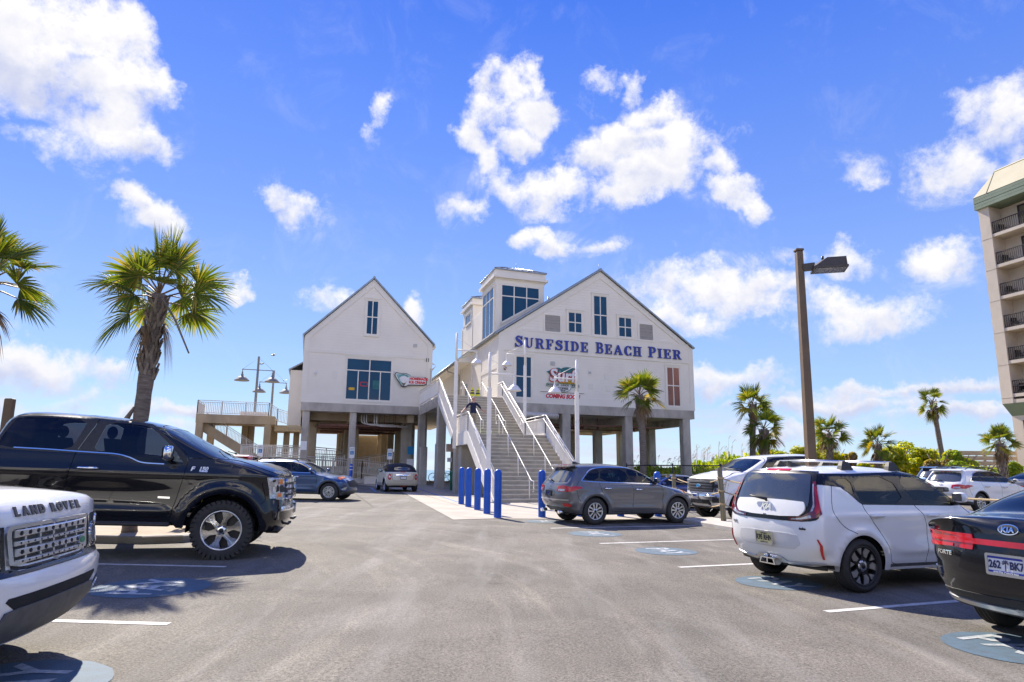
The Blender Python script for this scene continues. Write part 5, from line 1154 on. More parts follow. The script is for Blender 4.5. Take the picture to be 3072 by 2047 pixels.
        def sp(poly, z0, z1, mi=0, zc=0.):
            n = len(poly); A = [Mw @ Vector((a, b, z1+zc*(1-math.hypot(a, b)/rr))) for a, b in poly]; B = [Mw @ Vector((a, b, z0)) for a, b in poly]
            m.add(A+B, [list(range(n))]+[(i, n+i, n+(i+1) % n, (i+1) % n) for i in range(n)], mi)
        def rot(poly, a): c, s_ = math.cos(a), math.sin(a); return [(p[0]*c-p[1]*s_, p[0]*s_+p[1]*c) for p in poly]
        R0 = rr-.016
        if style == 'six':
            for i in range(6):
                a = i*math.pi/3+.26
                sp(rot([(.05, -.05), (R0*.62, -.034), (R0*.985, -.095), (R0*.99, -.01), (R0*.66, -.012), (.06, -.018)], a), f0-.05, f0-.012, 0)
                sp(rot([(.06, .018), (R0*.66, .012), (R0*.99, .01), (R0*.985, .095), (R0*.62, .034), (.05, .05)], a), f0-.05, f0-.012, 0)
                sp(rot([(.06, -.018), (R0*.66, -.012), (R0*.97, -.01), (R0*.97, .01), (R0*.66, .012), (.06, .018)], a), f0-.05, f0-.026, 0)
        elif style == 'soul':
            for i in range(5):
                a = i*2*math.pi/5+.1
                sp(rot([(.03, -.05), (R0*.6, -.06), (R0*.99, -.12), (R0*1.0, .015), (R0*.62, .03), (.05, .045)], a), f0-.045, f0-.02, 2)
                sp(rot([(R0*.46, -.045), (R0*.7, -.062), (R0*.985, -.105), (R0*.995, -.015), (R0*.74, .02), (R0*.5, -.0)], a), f0-.03, f0-.012, 0)
                sp(rot([(R0*.55, .045), (R0*.99, .05), (R0*.96, .15), (R0*.8, .13)], a), f0-.035, f0-.016, 0)
        elif style == 'ten':
            for i in range(5):
                a = i*2*math.pi/5+.3
                for e in (-1, 1): sp(rot([(.05, e*.012), (R0*.99, e*.028), (R0*.99, e*.078), (R0*.5, e*.05), (.05, e*.04)][::e], a), f0-.045, f0-.014, 0)
        elif style == 'twin':
            for i in range(7):
                a = i*2*math.pi/7
                for e in (-1, 1): sp(rot([(.05, e*.01), (R0*.99, e*.018), (R0*.99, e*.05), (.05, e*.03)][::e], a), f0-.045, f0-.014, 0)
        else:
            for i in range(5): sp(rot([(.04, -.04), (R0*.99, -.06), (R0*.99, .06), (.04, .04)], i*2*math.pi/5), f0-.045, f0-.014, 0)
        m.lathe([(.075, f0-.05), (.072, f0-.016), (.05, f0-.008), (.001, f0-.008)], 20, Mw, 0)
        m.lathe([(.036, f0-.008), (.034, f0-.003), (.001, f0-.003)], 16, Mw, 2)
        for i in range(6 if style == 'six' else 5):
            a = 2*math.pi*i/(6 if style == 'six' else 5)+.1; m.lathe([(.012, 0), (.012, .012), (.001, .014)], 6, Mw @ Matrix.Translation((.056*math.cos(a)*1.15, .056*math.sin(a)*1.15, f0-.02)), 2)
        m.build('rim', [rim or MT['silver'], MT['silver'] if style != 'soul' else MT['rimdark'], MT['rimdark']], wh)
        return wh
    def underside(s, x0, x1, hw, z0, z1, arches, r, ):
        """floor pan and dark arch tubs"""
        m = MB(); m.box(x0, x1, -hw+.06, hw-.06, z0, z1)
        for ax in arches:
            for sg in (-1, 1):
                Mw = Matrix.Translation((ax, 0, r)) @ Matrix(((1, 0, 0, 0), (0, 0, sg, 0), (0, 1, 0, 0), (0, 0, 0, 1)))
                m.lathe([(.02, hw-.32), (r+.085, hw-.32), (r+.085, hw+.06)], 24, Mw, 0, True, -.1, math.pi+.1)
        m.build('underbody', MT['under'], s.root)
    def cabin(s, xs, zs, hw, seat=None, dash=None, wheelx=None, floor=None, lhd=1):
        """seats with head restraints, dashboard and steering wheel"""
        m = MB(); seat = seat or MT['cabin']
        if dash: m.bbox(dash[0], dash[1], -hw+.1, hw-.1, dash[2]-.4, dash[2], .05)
        m.build('dashboard', MT['cabin'], s.root) if dash else None
        for i, x in enumerate(xs):
            for y in (-.38, .38):
                q = MB(); q.bbox(x-.05, x+.5, y-.25, y+.25, zs-.6, zs-.38, .06)
                vs = [(x+a-(zz-zs+.4)*.28, y+b*wdt, zz) for zz, wdt in ((zs-.42, 1), (zs-.1, 1), (zs+.1, .8)) for a in (-.12, .02) for b in (-.24, .24)]
                q.add(vs, [(0, 1, 3, 2), (8, 10, 11, 9)]+[f for k in (0, 4) for f in ((k, k+4, k+5, k+1), (k+2, k+3, k+7, k+6), (k, k+2, k+6, k+4), (k+1, k+5, k+7, k+3))])
                q.sphere((x-.2, y, zs+.2), .14, 12, 8, 0, (.5, .95, .75)); q.build('seat', seat, s.root)
        if wheelx:
            w = MB(); c = Vector((wheelx, .38*lhd, zs-.02)); w.tube([c+Vector((.06*math.sin(a)*1.5, .18*math.cos(a), .17*math.sin(a))) for a in [2*math.pi*k/18 for k in range(19)]], .016, 6, cap=False); w.build('steering_wheel', MT['cabin'], s.root)
    def plate(s, y, z, side, txt, mt_bg, mt_tx, wd=.305, ht=.152, frame=None, extra=None, off=.02):
        x = float(s.b.project(np.array([[y, z]]), side, 1, s.mid)[0])+side*off; m = MB(); m.prism(rrect(-wd/2, wd/2, -ht/2, ht/2, .012), lambda a, b: Vector((x, y+side*a, z+b)), lambda a, b: Vector((x+side*.006, y+side*a, z+b)))
        o = m.build('number_plate', mt_bg, s.root); X = x+side*.009
        f = lambda a, b, c: (X+side*c, y+side*a, z+b)
        t = MB(); text_on(t, txt, ht*.62, lambda a, b, c: f(a*.78, b+.0, c), depth=.0012, offset=.004); t.build('plate_number', mt_tx, o)
        if frame:
            q = MB(); solid2d(q, [rrect(-wd/2-.012, wd/2+.012, -ht/2-.012, ht/2+.012, .016)], [rrect(-wd/2+.008, wd/2-.008, -ht/2+.012, ht/2-.008, .01)], lambda a, b: Vector((X-side*.004, y+side*a, z+b)), lambda a, b: Vector((X+side*.004, y+side*a, z+b))); q.build('plate_frame', frame, o)
        return o, f
def carM(p, heading, sc=1., pitch=0., roll=0.):
    h = heading; f = Vector((math.cos(h), math.sin(h), 0)); f.z = .011*f.y-.008*f.x; f.normalize(); l = Vector((-math.sin(h), math.cos(h), 0)); l.z = .011*l.y-.008*l.x; l = (l-f*l.dot(f)).normalized(); u = f.cross(l)
    M = Matrix(((f.x, l.x, u.x, p[0]), (f.y, l.y, u.y, p[1]), (f.z, l.z, u.z, gz(p[0], p[1])+.012), (0, 0, 0, 1)))
    return M @ Matrix.Rotation(pitch, 4, 'Y') @ Matrix.Rotation(roll, 4, 'X') @ Matrix.Scale(sc, 4)
def circ(cx, cz, r, a0=0, a1=360, n=28): return [(cx+r*math.cos(R_(a0+(a1-a0)*i/n)), cz+r*math.sin(R_(a0+(a1-a0)*i/n))) for i in range(n+(a1-a0 < 360))]
def archpoly(cx, cz, r, zb=-.2): return [(cx-r, zb)]+[(cx+r*math.cos(R_(180-180*i/24)), cz+r*math.sin(R_(180*i/24))) for i in range(25)]+[(cx+r, zb)]
def flare(cx, cz, r, amp, wd): return lambda x, z: amp*np.exp(-((np.hypot(x-cx, np.maximum(z-cz, -.1))-r)/wd)**2)*(z > .12)
def crease(z0f, amp, wd, x0, x1): return lambda x, z: amp*np.exp(-((z-z0f(x))/wd)**2)*np.clip((x-x0)/.25, 0, 1)*np.clip((x1-x)/.25, 0, 1)
def scoop(cx, cz, rx, rz, amp): return lambda x, z: -amp*np.exp(-((x-cx)/rx)**2-((z-cz)/rz)**2)
PAINT = {}
def pt(n, *a, **k):
    if n not in PAINT: PAINT[n] = paint(n, *a, **k)
    return PAINT[n]
def suv(spec):
    """a finished vehicle out of a spec of outlines"""
    g = spec.get
    body = Body(g('top'), g('bot'), g('plan'), g('ins'), g('bumps', ()), g('p', 2.4))
    c = Car(g('name'), g('label'), g('cat'), body, g('M'), g('group')); c.mid = g('mid', 1.2); pm = g('paint')
    regs = []; mats = {'': ('body', pm, 0.), 'void': None}
    for ax in g('axles'): regs.append(('void', archpoly(ax, g('r')+.005, g('arch', g('r')+.055))))
    for i, q in enumerate(g('gaps', ())): regs.append(('gap:%d' % i, ribbon(smooth2(q), g('gapw', .009)))); mats['gap:%d' % i] = ('door_seam', MT['under'], .012)
    for (n, poly, gm) in g('glass'): regs.append((n, poly)); mats[n] = ('side_window', MT[gm], .005)
    if g('winframe'):
        for poly, mt in g('winframe'): regs.append(('frame', poly))
        mats['frame'] = ('window_surround', g('winframe')[0][1], -.001)
    for (n, poly, part, mt, off) in g('extra', ()): regs.append((n, poly)); mats[n] = (part, mt, off)
    sl = body.sil
    for (n, x0, x1, zmin, fr, part, gm) in g('screens', ()):           # windscreen / rear glass: a band along the outline
        k = np.where((sl[:, 0] >= x0) & (sl[:, 0] <= x1) & (sl[:, 1] >= zmin))[0]; dn = np.gradient(sl[:, :2], axis=0); dn /= np.linalg.norm(dn, axis=1)[:, None]; nin = np.stack([dn[:, 1], -dn[:, 0]], 1)
        a = sl[k, :2]-nin[k]*.02; b_ = sl[k, :2]+nin[k]*(sl[k, 2:3]*fr); regs.append((n, [tuple(map(float, q)) for q in a]+[tuple(map(float, q)) for q in b_[::-1]])); mats[n] = (part, MT[gm], .004)
    for ax in g('axles'):
        if g('clad'):
            mt, w, zs = g('clad'); regs.append(('clad', archpoly(ax, g('r')+.005, g('arch', g('r')+.055)+w, zs-.25)))
    if g('clad'):
        mt, w, zs = g('clad'); xs = [q[0] for q in body.outline]; regs.append(('clad', [(min(xs)-.1, -.5), (max(xs)+.1, -.5), (max(xs)+.1, g('cladf', zs)), (max(g('axles'))+.2, zs), (min(g('axles'))-.2, zs), (min(xs)-.1, g('cladr', zs))])); mats['clad'] = ('cladding', mt, -.001)
    for i, poly in enumerate(g('doors', ())): regs.append(('door:%d' % i, poly)); mats['door:%d' % i] = ('door', pm, 0.)
    c.shell(regs, mats)
    if g('interior', True) and g('seats'): c.cabin(*g('seats'))
    x0 = min(q[0] for q in body.outline); x1 = max(q[0] for q in body.outline)
    c.underside(x0+.5, x1-.5, g('hw')-.14, g('floorz', .24), g('floorz', .24)+.12, g('axles'), g('r'))
    for ax in g('axles'):
        for sg in (1, -1): c.wheel(ax, sg*(g('hw')-g('wheelin', .015)), g('r'), g('tw', .235), g('rr'), g('style'), g('tread', 'road'), g('rim'))
    for (x, z) in g('handles', ()):
        c.handle(x, z, g('handlemat', pm), g('hlen', .21), parent=(lambda sg, x=x: c.made.get(('door:0' if x > g('bp', 1.) else 'door:1')+('+' if sg > 0 else '-'), c.root)))
    if g('mirror'): c.mirror_(*g('mirror'))
    return c
# ------------------------------------------------------------------ black crew-cab pickup, left foreground
def pickup(label, M, pm, old=True, rim='chrome'):
    K = 960/1777/188.27; X0 = lambda cx: (cx-1209)*K; nx = lambda x: x if x < .6 else .6+(x-.6)*.68; X = lambda cx: nx(X0(cx)); Z = lambda cy: (892-cy)*K; sq = lambda x, z: .5+(z-.5)*(1+.02*max(-3.6, min(0, x))) if z > .5 else z; P = lambda *a: [(X(a[i]), sq(X(a[i]), Z(a[i+1]))) for i in range(0, len(a), 2)]
    top = [(-5.6, .75, .2), (-5.62, 1.2, .12), (-5.6, 1.52, .06, 1), (-3.9, 1.55, .06), (-3.52, 1.58, .06, 1), (-3.46, 1.9, .2), (-3.36, 2.2, .2), (-3.22, 2.3, .16), (-3.0, 2.325, .13), (-2.3, 2.285, .12), (-1.7, 2.225, .12), (-1.3, 2.16, .12), (-1.02, 2.08, .12), (-.55, 1.83, .12), (-.15, 1.63, .1), (.05, 1.575, .1), (.45, 1.52, .16), (.82, 1.435, .2), (.98, 1.36, .22), (1.05, 1.24, .3), (1.08, 1.0, .3), (1.085, .86, .24, 1), (1.125, .84, .28), (1.13, .70, .3), (1.08, .58, .3), (1.0, .46, .3)]
    top = [(nx(q[0]), sq(q[0], q[1]))+tuple(q[2:]) for q in top]
    bot = [(.82, .43), (.72, .44), (-.85, .5), (-3.3, .55), (-5.3, .6)]
    hw = 1.1
    def sideline(x): return 1.36-.01*x
    bumps = [flare(0, .46, .64, .045, .09), flare(-4.0, .5, .64, .045, .09), crease(lambda x: 1.33+0*x, .012, .05, -5.5, .8), scoop(-1.9, .98, 1.3, .2, .02), crease(lambda x: .72+0*x, .02, .07, -3.2, -.7)]
    ins = [(.4, .09), (.55, .05), (.75, .02), (1.0, .015), (1.3, .01), (1.42, .035), (1.55, .06), (1.9, .16), (2.2, .28), (2.35, .36)]
    plan = [(-5.6, hw-.02), (-4, hw), (.2, hw), (.8, hw-.03), (.6, hw-.01), (.97, hw-.1)]
    rearw = closed_smooth(P(62, 275, 96, 165, 118, 128, 300, 128, 455, 140, 440, 215, 402, 318, 200, 306, 78, 296), 1)
    frontw = closed_smooth(P(556, 152, 700, 158, 770, 172, 838, 224, 905, 286, 975, 366, 968, 384, 760, 372, 704, 348, 640, 330, 515, 322, 540, 215), 1)
    c = suv(dict(name='pickup_truck', label=label, cat='pickup truck', M=M,
        top=top, bot=bot, plan=plan, ins=ins, bumps=bumps, paint=pm, mid=-1.0, hw=hw, axles=(0, -4.02), r=.455, arch=.57, rr=.305, tw=.29, style='six', tread='mud', rim=MT[rim], wheelin=.0, floorz=.5,
        glass=[('glass:front', frontw, 'glass_mid2'), ('glass:rear', rearw, 'glass_mid2')], winframe=[(closed_smooth(P(45, 290, 85, 150, 112, 112, 300, 112, 470, 124, 520, 130, 700, 142, 780, 155, 850, 212, 1000, 345, 1000, 392, 750, 384, 640, 338, 440, 328, 190, 318, 70, 308), 1), MT['blackplastic'])],
        gaps=[P(512, 112, 500, 165, 470, 240, 436, 335, 425, 420, 412, 520, 404, 600, 410, 650, 440, 664), P(800, 150, 900, 240, 992, 340, 990, 420, 972, 520, 955, 600, 935, 658, 900, 668, 440, 664), P(30, 300, 10, 420, -20, 560, -90, 640), P(1000, 345, 1230, 352, 1440, 410, 1570, 440), P(1395, 470, 1420, 570, 1400, 585)],
        doors=[P(512, 100, 430, 330, 404, 660, 935, 664, 990, 430, 995, 340, 800, 140), P(512, 100, 430, 330, 404, 660, -60, 660, 10, 420, 40, 290, 112, 95)],
        screens=[('screen', -1.0, -.06, 1.6, .42, 'windscreen', 'glass_mid')], seats=((-1.75, -2.75), 1.72, 1.0, MT['cabin'], (-.75, -.2, 1.5), -.95), handles=[(X(512), sq(X(512), Z(408))), (X(40), sq(X(40), Z(383)))], handlemat=MT['chrome'], hlen=.31, bp=-2.3,
        extra=[('flare0', [q for q in circ(0, .48, .66, -8, 188)]+[(-.66, .38), (-.57, .40)]+[q for q in circ(0, .46, .57, 190, -10)]+[(.57, .4)], 'wheel_arch_trim', pm, -.018)]))
    r = c.root
    s1 = [(x, z) for x, z in P(140, 302, 300, 309, 440, 318, 515, 322, 640, 330, 704, 347, 760, 371, 880, 380)]
    c.sidepatch(ribbon(smooth2(s1), .016), 'belt_trim', MT['chrome'], .008, .01)
    c.sidepatch(P(1420, 440, 1578, 444, 1560, 505, 1555, 556, 1455, 556, 1442, 505), 'headlight', MT['lampclear'], .006, .03)
    for z0, z1 in ((450, 478), (528, 548)) if old else (): c.sidepatch(P(1508, z0, 1532, z0, 1530, z1, 1506, z1), 'turn_signal', MT['amber'], .012, .01)
    c.sidepatch(P(1496, 482, 1560, 486, 1556, 524, 1494, 520), 'lamp_housing', MT['blackplastic'], .010, .01)
    c.sidepatch(P(870, 556, 930, 558, 930, 568, 870, 566), 'door_badge', MT['chrome'], .006, .008)
    if old: [c.text_side(a, X(b), Z(d), e, MT['badge'], -1, shear=.22, bold=.004, sx=1.1) for a, b, d, e in (('F', 1026, 407, .095), ('150', 1082, 405, .08), ('PLATINUM', 1084, 418.5, .022))]
    # chrome grille of stacked bars, bumper, hooks
    g0 = [(-.68, .92), (.68, .92), (.72, 1.0), (.74, 1.2), (.70, 1.3), (-.70, 1.3), (-.74, 1.2), (-.72, 1.0)]
    gr = c.patch(g0, 'grille', MT['black'], 1, .006, .04); bar = MT['chrome'] if old else MT['greyplastic']
    for z in (.97, 1.06, 1.15, 1.24): c.patch([(-.70, z-.028), (.70, z-.028), (.70, z+.028), (-.70, z+.028)], 'grille_bar', bar, 1, .05, .05, gr)
    c.patch([(.13*math.cos(t), 1.11+.055*math.sin(t)) for t in [2*math.pi*k/20 for k in range(20)]], 'badge', MT['chrome'], 1, .06, .05, gr); c.patch([(.115*math.cos(t), 1.11+.043*math.sin(t)) for t in [2*math.pi*k/20 for k in range(20)]], 'badge', MT['signblue'], 1, .064, .02, gr)
    c.patch([(.74, .92), (1.0, .95), (1.0, 1.24), (.74, 1.28)], 'headlight', MT['lampclear'] if old else MT['lampgrey'], 1, .006, .03, mirror=True)
    if not old:
        c.patch([(-.9, 1.31), (.9, 1.31), (.9, 1.335), (-.9, 1.335)], 'hood_seam', MT['under'], 1, .002, .01)
        c.patch([(-.55, .55), (.55, .55), (.55, .68), (-.55, .68)], 'bumper_grille', MT['black'], 1, .03, .03); c.patch([(.66, .6), (.92, .6), (.92, .74), (.7, .74)], 'fog_light', MT['black'], 1, .03, .03, mirror=True)
        c.patch([(-.2, .56), (.2, .56), (.2, .68), (-.2, .68)], 'plate_blank', MT['greyplastic'], 1, .04, .02)
    bpr = c.patch([(-.96, .62), (.96, .62), (.98, .70), (.98, .83), (-.98, .83), (-.98, .70)], 'bumper', pm if old else MT['silver'], 1, .02, .06)
    c.patch([(-.92, .76), (.92, .76), (.92, .82), (-.92, .82)], 'bumper_trim', MT['chrome'], 1, .028, .05, bpr)
    c.sidepatch(P(1490, 620, 1545, 620, 1552, 640, 1545, 668, 1490, 668), 'fog_light', MT['blackplastic'], .006, .02); c.sidepatch(P(1503, 630, 1535, 630, 1535, 660, 1503, 660), 'fog_lens', MT['lampgrey'], .012, .01)
    c.sidepatch(P(1575, 606, 1628, 596, 1626, 650, 1600, 664, 1580, 655), 'bumper_end', MT['silver'], .008, .02)
    m = MB(); m.bbox(.6, .86, -.85, .85, .40, .5, .04); m.build('air_dam', MT['blackplastic'], r)
    for y in (-.55, .55):
        m = MB(); m.tube([(.8, y, .55), (.95, y, .53), (.98, y+.05, .56)], .022, 6); m.build('tow_hook', MT['black'], r)
    for sg in (1, -1):
        m = MB(); m.bbox(X(500)-1.2, X(945), *sorted((sg*(hw-.13), sg*(hw+.02))), .50, .565, .02); m.build('running_board', MT['blackplastic'], r)
    c.mirror_(X(905), Z(345), None, MT['chrome'], (.17, .24, .24), out=.2)
    w = MB(); w.tube([(-.08, -.55, 1.63), (-.3, -.1, 1.72), (-.34, .1, 1.735)], .012, 5); w.tube([(-.08, .1, 1.66), (-.3, .6, 1.7)], .012, 5); w.build('wiper', MT['black'], r)
    return c
blackp = pt('black_paint', (.004, .005, .009), .14, dirt=.04, spec=.1)
pickup('glossy black crew cab pickup with chrome mirrors and chunky tyres, nose towards the lane', carM(gp(653, 1682), R_(13)) @ Matrix.Rotation(R_(1.3), 4, 'Y') @ Matrix.Translation((0, 1.09, -.012)) @ Matrix.Diagonal((.985, 1, .975, 1)), blackp)
# ------------------------------------------------------------------ white boxy hatchback with roof rack
def white_hatch():
    hw = .9; top = [(-.60, .27, .2), (-.68, .36, .22), (-.735, .5, .2), (-.745, .68, .18), (-.735, .84, .17), (-.71, .95, .16), (-.675, 1.08, .15), (-.61, 1.27, .14), (-.54, 1.43, .13), (-.47, 1.515, .12), (-.3, 1.55, .1), (.2, 1.575, .1), (.8, 1.575, .1), (1.2, 1.535, .1), (1.42, 1.47, .11), (1.75, 1.26, .11), (2.02, 1.085, .1), (2.4, 1.01, .14), (2.8, .94, .2), (3.05, .84, .3), (3.16, .68, .42), (3.19, .48, .45), (3.12, .26, .4)]
    bot = [(3.0, .2), (2.2, .2), (.5, .22), (-.4, .24)]
    pm = pt('white_paint', (.80, .80, .79), .28, dirt=.14)
    glossb = MT['gloss_black']; 
    fw = closed_smooth([(.83, 1.455), (1.24, 1.48), (1.36, 1.42), (1.80, 1.10), (1.78, 1.075), (1.0, 1.085)], 1); rw = closed_smooth([(.02, 1.43), (.70, 1.452), (.85, 1.085), (.10, 1.10), (.03, 1.16)], 1); qw = closed_smooth([(-.26, 1.40), (-.02, 1.425), (.00, 1.17), (-.24, 1.30)], 1)
    ins = [(.2, .07), (.35, .03), (.55, .0), (.8, .0), (.95, .012), (1.07, .035), (1.3, .095), (1.45, .15), (1.55, .22), (1.65, .3)]
    c = suv(dict(name='hatchback', label='white boxy hatchback with silver roof rack bars and a yellow plate, seen from behind', cat='car', M=carM(gp(2598, 1781), R_(21.2)) @ Matrix.Translation((0, .89, -.012)),
        top=top, bot=bot, plan=[(-.745, hw-.03), (0, hw), (2.2, hw), (2.8, hw-.03), (3.19, hw-.09)], ins=ins, bumps=[flare(0, .33, .42, .03, .06), flare(2.5, .33, .42, .03, .06), crease(lambda x: .93+.02*x, .012, .04, -.6, 2.6), scoop(1.2, .72, .8, .13, .018), crease(lambda x: .50+0*x, .014, .05, .5, 2.0), crease(lambda x: 1.32-.55*(x+.3), .012, .05, -.5, .1)],
        paint=pm, mid=.9, hw=hw, axles=(0, 2.5), r=.33, arch=.375, rr=.245, tw=.235, style='soul', wheelin=.0, rim=MT['silver'],
        glass=[('glass:front', fw, 'glass_clear'), ('glass:rear', rw, 'glass_tint'), ('glass:q', qw, 'glass_tint')],
        winframe=[([(-.62, 1.43), (-.5, 1.475), (0, 1.475), (.7, 1.5), (1.26, 1.52), (1.40, 1.45), (1.9, 1.07), (1.7, 1.062), (.08, 1.085), (.03, 1.11), (-.2, 1.30), (-.5, 1.33), (-.60, 1.32)], glossb)],
        gaps=[[(.075, 1.09), (.10, 1.02), (.2, .88), (.36, .68), (.47, .5), (.50, .36), (.6, .335), (1.1, .335)], [(.98, 1.09), (1.12, .95), (1.17, .8), (1.15, .5), (1.12, .335)], [(1.86, 1.08), (2.05, .9), (2.08, .6), (2.02, .335), (1.12, .335)], [(-.35, 1.32), (-.42, 1.0), (-.28, .82), (-.1, .73)]],
        doors=[[(.84, 1.5), (1.24, 1.52), (1.42, 1.44), (1.9, 1.07), (2.07, .9), (2.08, .6), (2.02, .335), (1.12, .335), (1.16, .6), (1.16, .84), (.98, 1.09)], [(.84, 1.5), (.98, 1.09), (1.16, .84), (1.16, .6), (1.12, .335), (.5, .335), (.47, .5), (.36, .68), (.1, 1.02), (.075, 1.09), (0, 1.16), (0, 1.45)]],
        screens=[('screen', 1.4, 2.02, 1.09, .45, 'windscreen', 'glass_mid')], seats=((.75, -.05), 1.12, .82, MT['cabin'], (1.45, 1.85, 1.05), 1.35), handles=[(1.28, .945), (.27, .95)], bp=.9, mirror=(1.76, 1.12, None, pm), clad=None))
    r = c.root
    # tail: one dark glazed shield with boomerang lamps, white boss, plate recess
    sh = closed_smooth([(-.83, .93), (-.78, .88), (-.55, .855), (.55, .855), (.78, .88), (.83, .93), (.80, 1.1), (.70, 1.35), (.66, 1.47), (.60, 1.505), (-.60, 1.505), (-.66, 1.47), (-.70, 1.35), (-.80, 1.1)], 1)
    tg = c.patch(sh, 'tailgate_trim', glossb, -1, .006, .03)
    c.patch(closed_smooth([(-.66, 1.02), (.66, 1.02), (.67, 1.15), (.61, 1.43), (.56, 1.465), (-.56, 1.465), (-.61, 1.43), (-.67, 1.15)], 1), 'rear_window', MT['glass_back'], -1, .010, .004, tg)
    c.patch(closed_smooth([(-.54, .905), (.54, .905), (.64, .98), (.64, 1.06), (.59, 1.115), (-.59, 1.115), (-.64, 1.06), (-.64, .98)], 1), 'tailgate_boss', pm, -1, .03, .03, tg)
    for sg in (1, -1):
        L1 = [(sg*y, z) for y, z in [(.845, .97), (.80, .92), (.60, .87), (.42, .865), (.40, .90), (.60, .925), (.70, .98), (.73, 1.08), (.655, 1.36), (.69, 1.37), (.79, 1.12)]]
        tl = c.patch(L1 if sg > 0 else L1[::-1], 'tail_light', MT['reddark'], -1, .014, .012)
        L2 = [(sg*y, z) for y, z in [(.83, 1.0), (.795, .955), (.77, 1.0), (.775, 1.08), (.70, 1.30), (.715, 1.31), (.80, 1.1)]]
        c.patch(L2 if sg > 0 else L2[::-1], 'lamp_strip', MT['red'], -1, .022, .012, tl)
        L3 = [(sg*y, z) for y, z in [(.755, 1.06), (.745, 1.0), (.72, .985), (.735, 1.08), (.665, 1.33), (.68, 1.335)]]
        c.patch(L3 if sg > 0 else L3[::-1], 'lamp_strip', MT['lampclear'], -1, .02, .012, tl)
        L4 = [(sg*y, z) for y, z in [(.74, .915), (.60, .885), (.45, .875), (.45, .888), (.60, .905), (.72, .95)]]
        c.patch(L4 if sg > 0 else L4[::-1], 'lamp_strip', MT['lampclear'], -1, .02, .012, tl)
        L5 = [(sg*y, z) for y, z in [(.80, .66), (.815, .66), (.85, .585), (.82, .42), (.80, .42), (.825, .585)]]
        c.patch(L5 if sg > 0 else L5[::-1], 'reflector', MT['red'], -1, .012, .012)
    c.patch([(-.22, 1.495), (.22, 1.495), (.22, 1.52), (-.22, 1.52)], 'brake_light', MT['red'], -1, .012, .01)
    c.patch(closed_smooth([(-.46, .50), (.46, .50), (.58, .58), (.53, .70), (-.53, .70), (-.58, .58)], 1, .12), 'plate_recess', pt('white_recess', (.62, .62, .61), .3), -1, .004, .02)
    pl, f = c.plate(.0, .61, -1, 'K95 RHN', mat('plate_yellow', (.66, .60, .28), .5, var=.15, scale=9), MT['black'], frame=MT['silver'], off=.03)
    t = MB(); text_on(t, 'NEW JERSEY', .022, lambda a, b, q: f(a, b+.055, q), depth=.001); text_on(t, 'GARDEN STATE', .02, lambda a, b, q: f(a, b-.058, q), depth=.001); t.build('plate_caption', MT['black'], pl)
    c.text_rear('KIA', 0, 1.02, .105, MT['chrome'], off=.036, bold=.004, shear=.25, sx=1.25, space=.9)
    c.text_rear('SOUL', .68, .78, .045, MT['silver'], off=.006); c.text_rear('turbo', -.62, .775, .04, MT['black'], off=.006, bold=.002)
    m = c.patch(closed_smooth([(-.80, .375), (-.30, .335), (-.2, .40), (.2, .40), (.30, .335), (.80, .375), (.80, .35), (.30, .305), (.2, .365), (-.2, .365), (-.30, .305), (-.80, .35)], 1, .12), 'bumper_trim', MT['silver'], -1, .02, .03)
    ex = MB(); x0 = -.72
    solid2d(ex, [[(-.15, .27), (.15, .27), (.12, .355), (-.12, .355)]], [[(-.125, .285), (-.01, .285), (-.01, .34), (-.10, .34)], [(.01, .285), (.125, .285), (.10, .34), (.01, .34)]], lambda y, z: Vector((x0+.12, y, z)), lambda y, z: Vector((x0-.03, y, z)))
    ex.build('exhaust_tip', MT['chrome'], r); eb = MB(); eb.box(-.62, -.5, -.12, .12, .28, .345); eb.build('silencer', MT['black'], r)
    c.patch([(-.78, .27), (.78, .27), (.78, .31), (.34, .30), (-.34, .30), (-.78, .31)], 'rear_valance', MT['blackplastic'], -1, .002, .02)
    w = MB(); w.tube([(-.715, .0, 1.10), (-.735, -.02, 1.12), (-.73, .26, 1.145), (-.735, .30, 1.15)], [.02, .022, .014, .012], 6); w.build('rear_wiper', MT['black'], r)
    for x in (.1, .95):
        z = 1.57; rk = MB(); rk.tube([(x, -.60, z+.062), (x, 0, z+.075), (x, .60, z+.062)], .017, 8)
        ro = rk.build('roof_rack_bar', MT['silver'], r)
        for sg in (1, -1):
            k = MB(); vs = [(x+a, sg*y, zz) for zz, d, y0, y1 in ((z-.05, .11, .56, .64), (z+.01, .085, .56, .63), (z+.07, .04, .555, .605)) for a in (-d, d) for y in (y0, y1)]
            k.add(vs, [(0, 1, 3, 2), (8, 10, 11, 9)]+[q for o in (0, 4) for q in ((o, o+4, o+5, o+1), (o+2, o+3, o+7, o+6), (o, o+2, o+6, o+4), (o+1, o+5, o+7, o+3))]); k.build('rack_foot', MT['blackplastic'], ro)
    fin = MB(); fin.add([(-.28, -.03, 1.555), (-.28, .03, 1.555), (-.08, .03, 1.57), (-.08, -.03, 1.57), (-.3, -.008, 1.635), (-.3, .008, 1.635)], [(0, 1, 5, 4), (0, 4, 3), (1, 2, 5), (2, 3, 4, 5)]); fin.build('aerial', MT['blackplastic'], r)
    c.sidepatch([(.48, .30), (2.05, .30), (2.05, .335), (.48, .34)], 'sill_trim', MT['greyplastic'], .004, .01)
    return c
white_hatch()
